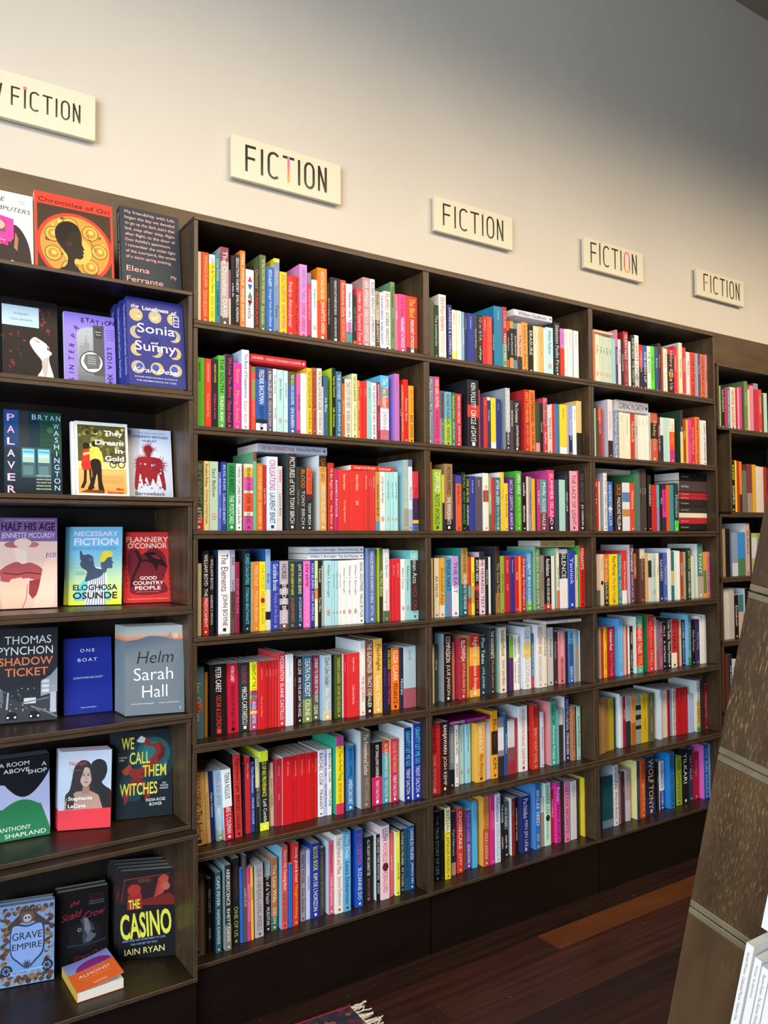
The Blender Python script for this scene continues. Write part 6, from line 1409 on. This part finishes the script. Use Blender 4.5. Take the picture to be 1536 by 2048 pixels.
def a_grave(a):
    a.R(0, 0, 1, 1, '7ca0d0'); fr = '5c4838'; rnd = random.Random(6)
    for i in range(46):
        f = i/45
        for u, v in ((0.1+0.05*math.sin(i), 0.06+0.84*f), (0.90+0.05*math.sin(i), 0.06+0.84*f), (0.06+0.88*f, 0.92+0.03*math.sin(i)), (0.06+0.88*f, 0.07+0.03*math.sin(i))): a.E(u, v, rnd.uniform(0.025, 0.055), rnd.choice([fr, '8c6c4c', '44342c', '8c98a8', '6c4030']), n=8)
    a.P([(0.14, 0.74), (0.3, 0.84), (0.5, 0.94), (0.7, 0.84), (0.86, 0.74), (0.8, 0.7), (0.5, 0.8), (0.2, 0.7)], '4c3c34'); a.E(0.5, 0.84, 0.13, '6c5444'); a.E(0.5, 0.82, 0.075, 'b8bcc0'); a.E(0.47, 0.825, 0.02, '2c2c30'); a.E(0.53, 0.825, 0.02, '2c2c30'); a.R(0.46, 0.77, 0.54, 0.80, 'a8acb0')
    for k in range(5): a.P([(0.38+k*0.05, 0.9), (0.405+k*0.05, 0.975), (0.43+k*0.05, 0.9)], '4c3c34')
    a.P([(0.2, 0.7), (0.3, 0.76), (0.5, 0.73), (0.7, 0.76), (0.8, 0.7), (0.80, 0.4), (0.66, 0.28), (0.5, 0.2), (0.34, 0.28), (0.2, 0.4)], '34405c'); a.P([(0.22, 0.69), (0.3, 0.74), (0.5, 0.71), (0.7, 0.74), (0.78, 0.69), (0.78, 0.41), (0.65, 0.3), (0.5, 0.22), (0.35, 0.3), (0.22, 0.41)], '8ca8dc')
    for u in (0.13, 0.87):
        a.E(u, 0.20, 0.1, '241c18'); a.E(u, 0.20, 0.075, '7c98c8')
        for q in range(4): g = q*math.pi/4; a.L([(u-0.1*math.cos(g), 0.20-0.1*math.sin(g)*a.w/a.h), (u+0.1*math.cos(g), 0.20+0.1*math.sin(g)*a.w/a.h)], 0.016, '241c18')
    for k in range(9): g = math.radians(k*40); a.P([(0.5+0.02*math.cos(g+1.5), 0.25+0.015*math.sin(g+1.5)), (0.5+0.11*math.cos(g), 0.25+0.07*math.sin(g)), (0.5+0.02*math.cos(g-1.5), 0.25+0.015*math.sin(g-1.5))], '3c4864')
    a.T('GRAVE', 0.5, 0.56, 0.088, '1c2440', 0.54); a.T('EMPIRE', 0.5, 0.44, 0.075, '1c2440', 0.54); a.P([(0.22, 0.13), (0.78, 0.15), (0.80, 0.20), (0.2, 0.18)], '9cb8e4'); a.T('RICHARD SWAN', 0.5, 0.145, 0.028, '2c3450', 0.5, name='author_lettering')
def a_crow(a):
    a.R(0, 0, 1, 1, '0e0e12'); a.E(0.55, 0.38, 0.3, '16181e'); a.P([(0.5, 0.5), (0.46, 0.6), (0.56, 0.62), (0.68, 0.52), (0.76, 0.40), (0.72, 0.33), (0.6, 0.28), (0.5, 0.3)], '3c4048'); a.P([(0.52, 0.62), (0.6, 0.6), (0.66, 0.46), (0.6, 0.38), (0.54, 0.46)], '70767e'); a.P([(0.62, 0.42), (0.74, 0.40), (0.74, 0.35), (0.64, 0.3), (0.54, 0.3)], '5c626a')
    a.E(0.44, 0.47, 0.055, '24282e'); a.E(0.44, 0.47, 0.038, '8c8468'); a.E(0.445, 0.47, 0.02, '08080a'); a.E(0.72, 0.415, 0.04, '18181c'); a.L([(0.2, 0.28), (0.6, 0.26), (0.95, 0.3)], 0.03, '2c3038')
    a.T('the', 0.36, 0.80, 0.06, 'a82838', 0.2, shear=0.5, rot=14); a.T('Scald', 0.30, 0.63, 0.085, 'a82838', 0.42, shear=0.5, rot=10); a.T('Crow', 0.74, 0.62, 0.085, 'a82838', 0.42, shear=0.5, rot=8)
    a.T('Grace Daly', 0.64, 0.08, 0.06, '8c2430', 0.62, shear=0.5, rot=8, name='author_lettering')
    for k in range(5): a.T('A darkly funny tale of lost memory', 0.92, 0.9-k*0.03, 0.013, '7c3038' if k < 3 else 'a0a4ac', 0.3, 'r', name='blurb_lettering')
def a_casino(a):
    a.R(0, 0, 1, 1, '0d0d12'); a.R(0, 0.62, 1, 0.97, '2c1014'); a.P([(0, 0.7), (0.1, 0.9), (0.8, 0.93), (1, 0.9), (1, 0.97), (0, 0.97)], '16080c'); a.P([(0.15, 0.56), (0.16, 0.72), (0.4, 0.74), (0.42, 0.56)], '9c2420'); a.E(0.27, 0.78, 0.12, 'b02c24', rv=0.065); a.P([(0.4, 0.66), (0.9, 0.72), (1, 0.66), (1, 0.58), (0.4, 0.6)], '781c1c')
    a.P([(0.62, 0.68), (0.7, 0.9), (0.8, 0.94), (0.88, 0.9), (0.86, 0.82), (0.78, 0.72)], 'b84838'); a.E(0.83, 0.8, 0.07, 'c05c48'); a.L([(0.66, 0.7), (0.72, 0.88)], 0.05, 'a83c30'); a.R(0.34, 0.86, 0.56, 0.90, '5c3024'); a.L([(0.08, 0.9), (0.9, 0.94)], 0.012, 'a03830'); a.L([(0.05, 0.66), (0.1, 0.9)], 0.012, '8c2c28')
    a.T('THE', 0.28, 0.565, 0.105, 'e4e04c', 0.2, bold=0.02, shear=0.0, rot=4); a.T('CASINO', 0.50, 0.235, 0.285, 'e4e04c', 0.9, bold=0.025, rot=4)
    a.T('EVERYONE HAS SOMETHING TO LOSE.', 0.46, 0.205, 0.022, '8cb0d8', 0.76, rot=3, name='blurb_lettering'); a.T('YOU CAN BET ON THAT.', 0.46, 0.16, 0.022, '8cb0d8', 0.48, rot=3, name='blurb_lettering'); a.T('IAIN RYAN', 0.47, 0.055, 0.068, 'f0e890', 0.7, rot=3, name='author_lettering')

Z0, Z1, Z2, Z3, Z4, Z5, Z6 = (DT[k] for k in range(7))
back = lambda what, n: [f'{o} copy in the row of {what}, behind the front one' for o in ('second', 'third', 'fourth', 'fifth', 'sixth')][:n-1]
face_book('pale grey book picturing a magenta computer, top row of the display, cut by picture edge', 0.136, 0.215, 0.014, (0.240, 0.09, Z0), 0, 8, 'dcd8d6', 'd8d0c0', a_computers)
face_book('square red book with a dark head against gold discs, on top of the display case', 0.199, 0.236, 0.022, (0.3805, 0.09, Z0), 0, 8, 'd03a2a', 'd8b890', a_ori)
face_book('dark slate book covered in lines of pink text, on top of the display case', 0.167, 0.243, 0.03, (0.5985, 0.085, Z0), 0, 8, '2a323a', '2a323a', a_friend, spine_title=('Elena Ferrante  My Brilliant Friend', 'd8a8a8'))
face_book('black book with a white face tilted back and a pale blue label', 0.133, 0.219, 0.015, (0.305, 0.09, Z1), 0, 8, '171416', '17141a', a_stainless)
face_book('lavender book with hand lettering round a grey city photograph', 0.131, 0.203, 0.016, (0.455, 0.09, Z1), 0, 8, '8878dc', 'd8d4ec', a_misint)
face_book('thick indigo book with rows of moons under white lettering, front of its row', 0.155, 0.244, 0.044, (0.597, 0.010, Z1), 0, 8, '2a3078', '323c8c', a_sonia, 3, spine_title=('The Loneliness of Sonia and Sunny  Kiran Desai', 'c8d0f0'), back_labels=back('thick indigo books with moons', 3), stepx=-0.003)
face_book('dark teal book with pink letters down one side and lit vending machines', 0.137, 0.219, 0.02, (0.313, 0.09, Z2), 0, 8, '16303c', '16303c', a_palaver)
face_book('white-framed book picturing a couple walking in sunlight, front of two', 0.137, 0.201, 0.016, (0.481, 0.075, Z2), 0, 8, 'f0eee8', 'e8e6e0', a_dream, 2, back_labels=['second white-framed book with the sunlit couple, showing only its edge'], stepx=-0.006)
face_book('pale blue book with a spiky dark red figure', 0.125, 0.196, 0.013, (0.624, 0.105, Z2), 0, 8, 'c4cede', 'c4cede', a_barrow)
face_book('book with a close-up of lips and fingers under a purple band', 0.150, 0.238, 0.02, (0.301, 0.162, Z3), -8, 8, '7c5c98', '7c5c98', a_half)
face_book('blue and yellow book with two back-to-back profiles, front of two', 0.137, 0.215, 0.017, (0.486, 0.185, Z3), -20, 8, '6cb4d8', '9cc048', a_fiction, 2, back_labels=['second blue and yellow profile book, only its edge showing behind the front copy'], stepx=-0.008)
face_book('red book with dark crow shapes and cream lettering', 0.135, 0.201, 0.012, (0.628, 0.168, Z3), -10, 8, 'd0302c', 'c02c2c', a_people)
face_book('charcoal book with a night street and orange and white lettering', 0.142, 0.238, 0.026, (0.308, 0.15, Z4), -11, 8, '23262c', '23262c', a_ticket)
face_book('plain royal blue book with small spaced white lettering, front of two', 0.124, 0.201, 0.013, (0.473, 0.160, Z4), -4, 8, '1c2c90', '1c2c90', a_boat, 2, back_labels=['second plain royal blue book tucked behind the front copy'])
face_book('grey book with a hill, an orange sky and large thin lettering, frontmost of five', 0.154, 0.234, 0.018, (0.603, 0.058, Z4), -14, 8, '68747e', '8c98a0', a_helm, 5, spine_title=('Helm  Sarah Hall', 'dfe6e8'), back_labels=back('grey hill-and-sky books', 5), stepx=-0.001)
face_book('lavender book with a black blob above a green mound, frontmost of three', 0.128, 0.205, 0.013, (0.309, 0.150, Z5), -3, 8, 'b4b8dc', 'b4b8dc', a_room, 3, back_labels=back('lavender, black and green books', 3))
face_book('book picturing a long-haired woman above a red band, frontmost of four', 0.132, 0.2, 0.012, (0.457, 0.154, Z5), -22, 8, 'd83440', 'd0d8e4', a_nymph, 4, back_labels=back('books with the long-haired woman', 4))
face_book('dark teal book with foxes and tall yellow lettering, frontmost of three', 0.150, 0.232, 0.018, (0.604, 0.145, Z5), -16, 8, '0e1e26', '14262e', a_witches, 3, spine_title=('WE CALL THEM WITCHES', 'c8cccc'), back_labels=back('dark teal fox books', 3), stepx=-0.003)
face_book('light blue book in an ornate brown frame with a skull, front of two', 0.131, 0.199, 0.022, (0.325, 0.192, Z6), -13, 5, '7ca0d0', '7ca0d0', a_grave, 2, back_labels=['second light blue book with the ornate frame, behind the front copy'])
face_book('black book with red script and a dim cat face, front of two', 0.132, 0.197, 0.022, (0.466, 0.200, Z6), -9, 5, '0e0e12', '101014', a_crow, 2, back_labels=['second black book with red script, behind the front copy'])
face_book('black book with huge yellow lettering under a red car interior, frontmost of four', 0.151, 0.231, 0.024, (0.616, 0.160, Z6), -23, 5, '0d0d12', '0d0d12', a_casino, 4, spine_title=('THE CASINO  IAIN RYAN', 'e4e04c'), back_labels=back('black books with huge yellow lettering', 4), stepx=-0.003)

# paperback lying on its back, cover sprung open a little
root = thing('book', 'small orange and lavender paperback lying flat with its cover lifting', 'book', (0.478, 0.016, Z6+0.0006), (0, 0, math.radians(2)), group='face-out books in the display case')
wA, hA, tA = 0.116, 0.150, 0.024
m = MB(); m.box(0, wA, 0, hA, 0, 0.0009, lin('d8642c')); m.box(0, 0.0009, 0, hA, 0.0009, tA, lin('d8b850'))
nq = 8
for i in range(nq):
    u0, u1 = wA*i/nq, wA*(i+1)/nq; lf = lambda u: tA+0.0005+0.016*(u/wA)**1.7
    for (v0, v1, c) in ((0, 0.62*hA, 'd8642c'), (0.62*hA, hA, '8c98d8')):
        m.poly([(u0, v0, lf(u0)), (u1, v0, lf(u1)), (u1, v1, lf(u1)), (u0, v1, lf(u0))], lin(c)); m.poly([(u0, v0, lf(u0)-0.0008), (u0, v1, lf(u0)-0.0008), (u1, v1, lf(u1)-0.0008), (u1, v0, lf(u1)-0.0008)], lin('e8e4dc'))
cv = m.build('cover', COVER, root)
m = MB(); m.box(0.001, wA-0.001, 0.0008, hA-0.0008, 0.001, tA-0.0006); m.build('page_block', PAGES, root)
lf = lambda u: tA+0.0016+0.016*(max(u, 0)/wA)**1.7
m = MB(); P_ = [(0.022+0.045*(1+math.cos(q)), hA*0.62+0.038*math.sin(q)) for q in [math.pi*k/14 for k in range(15)]]
m.poly([(u, v, lf(u)) for u, v in P_], lin('8c2c84')); m.build('cover_picture', PRINT, cv)
def flat_text(s, u, v, hh, width, c, nm):
    V, Fs, tw, th = text_geo(s, 0, 0, 1.0, 2); mm = MB(); mm.add([(u+a_*width/tw, v+b_*hh/th, lf(u+a_*width/tw)+0.0004) for a_, b_ in V], Fs, lin(c)); mm.build(nm, PRINT, cv)
flat_text('ALMOND', 0.02, 0.058, 0.013, 0.078, 'f4ece0', 'title_lettering'); flat_text('SOHN WON-PYUNG', 0.024, 0.044, 0.006, 0.07, 'f0b060', 'author_lettering'); flat_text('NOMAD', 0.045, 0.012, 0.008, 0.034, 'f4ece0', 'blurb_lettering')

# ------------------------------------------------------------------ painted name boards on the wall
def ribbon(m, pts, wd, colf, y):
    for (x0, z0), (x1, z1) in zip(pts, pts[1:]):
        n = max(1, int(math.hypot(x1-x0, z1-z0)/0.008)); l = math.hypot(x1-x0, z1-z0) or 1; nx, nz = -(z1-z0)/l*wd/2, (x1-x0)/l*wd/2
        for i in range(n):
            f, g = i/n, (i+1)/n; a, c = x0+(x1-x0)*f, z0+(z1-z0)*f; e, q = x0+(x1-x0)*g, z0+(z1-z0)*g
            m.poly([(a-nx, y, c-nz), (e-nx, y, q-nz), (e+nx, y, q+nz), (a+nx, y, c+nz)], colf((c+q)/2))
def glyph(ch):
    arc = lambda cx, cz, rx, rz, a0, a1, n=16: [(cx+rx*math.cos(math.radians(a0+(a1-a0)*i/n)), cz+rz*math.sin(math.radians(a0+(a1-a0)*i/n))) for i in range(n+1)]
    if ch == 'F': return [[(0.07, 0), (0.07, 1)], [(0.03, 0.96), (0.46, 0.96)], [(0.07, 0.52), (0.42, 0.52)]], 0.5
    if ch == 'I': return [[(0.06, 0), (0.06, 1)]], 0.14
    if ch == 'C': return [arc(0.27, 0.74, 0.22, 0.24, 35, 180)[:] + arc(0.27, 0.27, 0.22, 0.25, 180, 318)], 0.5
    if ch == 'T': return [[(0.0, 0.96), (0.5, 0.96)], [(0.25, 0), (0.25, 1)]], 0.5
    if ch == 'O': return [arc(0.23, 0.72, 0.19, 0.26, 0, 180) + arc(0.23, 0.27, 0.19, 0.26, 180, 360) + [(0.42, 0.72)]], 0.46
    if ch == 'N': return [[(0.05, 0), (0.05, 1)], [(0.05, 0.98), (0.36, 0.02)], [(0.36, 0), (0.36, 1)]], 0.42
    if ch == 'E': return [[(0.06, 0), (0.06, 1)], [(0.03, 0.96), (0.4, 0.96)], [(0.06, 0.5), (0.36, 0.5)], [(0.03, 0.04), (0.4, 0.04)]], 0.46
    if ch == 'W': return [[(0, 1), (0.16, 0)], [(0.16, 0), (0.3, 0.8)], [(0.3, 0.8), (0.44, 0)], [(0.44, 0), (0.6, 1)]], 0.62
    return [], 0.3
INK = lin('2e3226'); INK2 = lin('454c3c')
def grad(*cs):
    def f(z, z0, z1):
        t_ = max(0, min(0.999, (z-z0)/(z1-z0)))*(len(cs)-1); k = int(t_); t_ -= k; A, B = lin(cs[k]), lin(cs[k+1]); return tuple(a*(1-t_)+b_*t_ for a, b_ in zip(A, B))
    return f
def sign(label, x0, x1, z0, z1, word, lx0, lx1, lz0, lz1, special=None, tilt=0.0, wd=0.0088):
    t = thing('wall_sign', label, 'sign', (x0, 0.287, z0), (0, tilt, 0), group='painted wooden name boards above the cases')
    W, H = x1-x0, z1-z0
    m = MB(); m.box(0, W, 0, 0.016, 0, H, lin('d8d0b8')); o = m.build('board', SIGNM, t)
    bv = o.modifiers.new('worn_edge', 'BEVEL'); bv.width = 0.002; bv.segments = 2
    m = MB(); m.box(W*0.2, W*0.8, 0.016, 0.0278, H*0.3, H*0.7); m.build('fixing_block', BACK, t)
    hh = lz1-lz0
    adv = []; tot = 0
    for ch in word:
        if ch == ' ': adv.append(0.27); tot += 0.27; continue
        g, gw = glyph(ch); adv.append(gw+0.15); tot += gw+0.15
    tot -= 0.15; sx = (lx1-lx0)/tot; u = lx0
    for i, ch in enumerate(word):
        g, gw = glyph(ch)
        if ch != ' ':
            m = MB(); base = grad('4c5444', '2e3226', '262a20')
            for j, st in enumerate(g):
                sp_ = special(i, ch, j) if special else None
                cf = (lambda z, f=sp_ or base: f(z, lz0, lz1))
                ribbon(m, [(u+a*sx, lz0+b_*hh) for a, b_ in st], wd, cf, -0.0003-0.0001*j)
            if special and special(i, ch, 'dot'):
                c = lin(special(i, ch, 'dot')); a = u+0.06*sx
                m.poly([(a-0.0044, -0.0006, lz1-0.001), (a+0.0044, -0.0006, lz1-0.001), (a+0.0044, -0.0006, lz1+0.008), (a-0.0044, -0.0006, lz1+0.008)], c)
            m.build('letter', PRINT, t)
        u += adv[i]*sx
SIGNM = mat_attr('sign_paint', 0.6, 0.3, 0.05)
pk = grad('e8b030', 'e8906c', 'd86890', 'e078b8')
sign('cream painted board cut off by the frame edge, a two-word sign above the display', 0.15, 0.5745, 2.508, 2.642, 'NEW FICTION', 0.0785, 0.3822, 0.040, 0.094, lambda i, c, j: 'd87088' if (i == 5 and j == 'dot') else None, wd=0.0050)
sign('cream painted board with a pink-to-yellow letter stem, above the case beside the display', 0.9995, 1.410, 2.511, 2.653, 'FICTION', 0.046, 0.354, 0.029, 0.117, lambda i, c, j: pk if (c == 'T' and j == 1) else None, wd=0.0088)
sign('cream painted board with a small orange dot on one letter, above the middle case', 1.823, 2.223, 2.510, 2.645, 'FICTION', 0.037, 0.350, 0.027, 0.113, lambda i, c, j: 'e8b070' if (i == 4 and j == 'dot') else None, wd=0.0074)
sign('cream painted board with one rounded pink letter, above the third case', 2.645, 3.041, 2.521, 2.658, 'FICTION', 0.037, 0.352, 0.027, 0.120, lambda i, c, j: (grad('d8b04c', 'b85048', 'c86070', 'd87894') if c == 'O' else None) if j != 'dot' else ('c86050' if i == 1 else None), wd=0.0074)
sign('cream painted board with a red crossbar in its first letter, last sign of the row', 3.448, 3.849, 2.533, 2.668, 'FICTION', 0.050, 0.360, 0.027, 0.116, lambda i, c, j: grad('d87850', 'd06848') if (c == 'F' and j == 2) else None, wd=0.0076)

# ------------------------------------------------------------------ leaning shelves in front (nearest the camera)
LA = math.radians(12.6); LX = 1.252
t = thing('leaning_bookcase', 'stack of worn ply boxes leaning back, its flat side turned to the viewer', 'bookcase', (LX, -1.186, 0.677), (LA, 0, 0))
# local axes: z runs up the slope, +y is the open front that faces the wall
for k in (-2, -1, 0, 1, 2):
    ply_box(t, 0, 0.62, k*0.2905+0.002, (k+1)*0.2905, -0.165, 0.0, 90+k, mats=(LEAN, LEAN_EDGE, LEAN_EDGE, LEAN_EDGE, BACK))
# a ledge box on the near side holds a row of white books whose spines face the aisle
XS = 1.15
t = thing('leaning_ledge', 'low leaning ply ledge that carries the white books, mostly out of frame', 'shelf', (XS+0.02, -1.360, 0.713), (LA, 0, 0))
m = MB(); m.box(0, 0.095, -0.20, -0.004, -0.262, -0.25); m.build('lower_board', LEAN, t)
m = MB(); m.box(0.0, 0.095, -0.20, -0.052, 0.026, 0.036); m.build('upper_board', LEAN, t)
m = MB(); m.box(0.085, 0.095, -0.20, -0.004, -0.25, 0.026); m.build('back_panel', BACK, t)
def white_book(label, dy, th, h, z, w, title):
    root = thing('book', label, 'book', (0, 0, 0), group='white books on the leaning ledge')
    root.matrix_world = Matrix.Translation((XS, -1.360, 0.713)) @ Matrix.Rotation(LA, 4, 'X') @ Matrix.Translation((0, dy, z))
    # local: spine in the plane x = 0, thickness towards -y, height z
    t_ = 0.0008
    m = MB(); c = lin('e6e4dc')
    m.box(0, w, -t_, 0, 0, h, c); m.box(0, w, -th, -th+t_, 0, h, c); m.box(0, t_, -th+t_, -t_, 0, h, c); cv = m.build('cover', COVER, root)
    m = MB(); m.box(t_+0.0002, w-0.002, -th+t_+0.0002, -t_-0.0002, 0.0006, h-0.0008); m.build('page_block', PAGES, root)
    V, Fs, tw, hh = text_geo(title, 0.0); sy = 0.34*th/hh; sx = min(0.8*h/tw, sy)
    m = MB(); m.add([(-0.0004, -th/2-hh*sy/2+0.0 + b_*sy*-1 + hh*sy, h*0.95-a_*sx) for a_, b_ in V], Fs, lin('8c5c54')); m.build('spine_lettering', PRINT, cv)
white_book('tallest white paperback, farthest along the leaning ledge', 0.0, 0.0125, 0.249, -0.249, 0.085, 'Annual Writers  Collected Pieces  Volume One')
white_book('second white paperback on the leaning ledge, slightly lower', -0.0165, 0.011, 0.236, -0.249, 0.085, 'M E Lister  The Quiet Rooms')
white_book('third white paperback on the leaning ledge', -0.0295, 0.012, 0.230, -0.249, 0.085, 'Recent Fiction  The Shorter Works')
white_book('white paperback at the frame edge on the leaning ledge', -0.0435, 0.014, 0.227, -0.249, 0.085, 'Essays and Reviews')
white_book('white paperback on the upper ledge with red print low on its spine', -0.0165, 0.03, 0.20, 0.0368, 0.085, 'OM')

# ------------------------------------------------------------------ rug
def mat_rug():
    m, nt, p = newmat('woven_wool', 0.95)
    g = N(nt, 'ShaderNodeTexCoord'); v = N(nt, 'ShaderNodeTexVoronoi'); v.inputs['Scale'].default_value = 55; nt.links.new(g.outputs['Object'], v.inputs['Vector'])
    r = N(nt, 'ShaderNodeValToRGB'); r.color_ramp.interpolation = 'CONSTANT'
    cs = ['1a1c2e', '24263c', '5c1c28', '1a1c2e', '7c5038', '3c2030', '1c2034']
    r.color_ramp.elements[0].color = lin(cs[0]); r.color_ramp.elements[1].color = lin(cs[-1]); r.color_ramp.elements[1].position = 0.9
    for i, c in enumerate(cs[1:-1]): e = r.color_ramp.elements.new(0.2+0.13*i); e.color = lin(c)
    sp = N(nt, 'ShaderNodeSeparateColor'); nt.links.new(v.outputs['Color'], sp.inputs[0]); nt.links.new(sp.outputs[0], r.inputs['Fac'])
    n = N(nt, 'ShaderNodeTexNoise'); n.inputs['Scale'].default_value = 500; nt.links.new(g.outputs['Object'], n.inputs['Vector'])
    b = N(nt, 'ShaderNodeBump'); b.inputs['Strength'].default_value = 0.6; b.inputs['Distance'].default_value = 0.003; nt.links.new(n.outputs['Fac'], b.inputs['Height']); nt.links.new(b.outputs[0], p.inputs['Normal'])
    nt.links.new(r.outputs['Color'], p.inputs['Base Color']); return m
t = thing('rug', 'dark navy and red patterned rug with a cream fringe, on the floor by the cases', 'rug', (1.197, -0.106, 0.0), (0, 0, math.radians(-3)))
m = MB(); m.box(-0.75, 0, -0.9, 0, 0.0005, 0.008); m.build('pile', mat_rug(), t)
mr_, nt_, p_ = newmat('red_binding', 0.95); p_.inputs['Base Color'].default_value = lin('8c2030')
rnd = random.Random(12)
m = MB()
for k in range(93):
    x = -k*0.008; m.box(x-0.0068, x, -0.001, 0.0035+rnd.uniform(0, 0.0015), 0.0005, 0.009+rnd.uniform(0, 0.001))
m.build('edge_binding', mr_, t)
mf, nt_, p_ = newmat('cotton_fringe', 0.95); nz = N(nt_, 'ShaderNodeTexNoise'); nz.inputs['Scale'].default_value = 300
rp = N(nt_, 'ShaderNodeValToRGB'); rp.color_ramp.elements[0].color = lin('b0a890'); rp.color_ramp.elements[1].color = lin('d8d2c0'); nt_.links.new(nz.outputs['Fac'], rp.inputs['Fac']); nt_.links.new(rp.outputs['Color'], p_.inputs['Base Color'])
m = MB()
for k in range(150):
    y0 = -0.9*k/150-rnd.uniform(0, 0.004); L_ = rnd.uniform(0.03, 0.055); a0 = rnd.uniform(-0.5, 0.6); wd = rnd.uniform(0.0015, 0.003); x, y, z = -0.003, y0, 0.007; pts = []
    for s_ in range(6):
        pts.append((x, y, max(0.0012, z))); a0 += rnd.uniform(-0.25, 0.25); x += L_/5*math.cos(a0); y += L_/5*math.sin(a0); z += rnd.uniform(-0.004, 0.0045)
    for (a, b_, c), (e, f, g) in zip(pts, pts[1:]):
        l = math.hypot(e-a, f-b_) or 1e-6; nx, ny = -(f-b_)/l*wd, (e-a)/l*wd
        V = [(a-nx, b_-ny, c), (a+nx, b_+ny, c), (a, b_, c+wd*1.4), (e-nx, f-ny, g), (e+nx, f+ny, g), (e, f, g+wd*1.4)]
        m.add(V, [(0, 3, 5, 2), (1, 2, 5, 4), (0, 1, 4, 3), (0, 2, 1), (3, 4, 5)])
fo = m.build('fringe', mf, t); fo['kind'] = 'stuff'
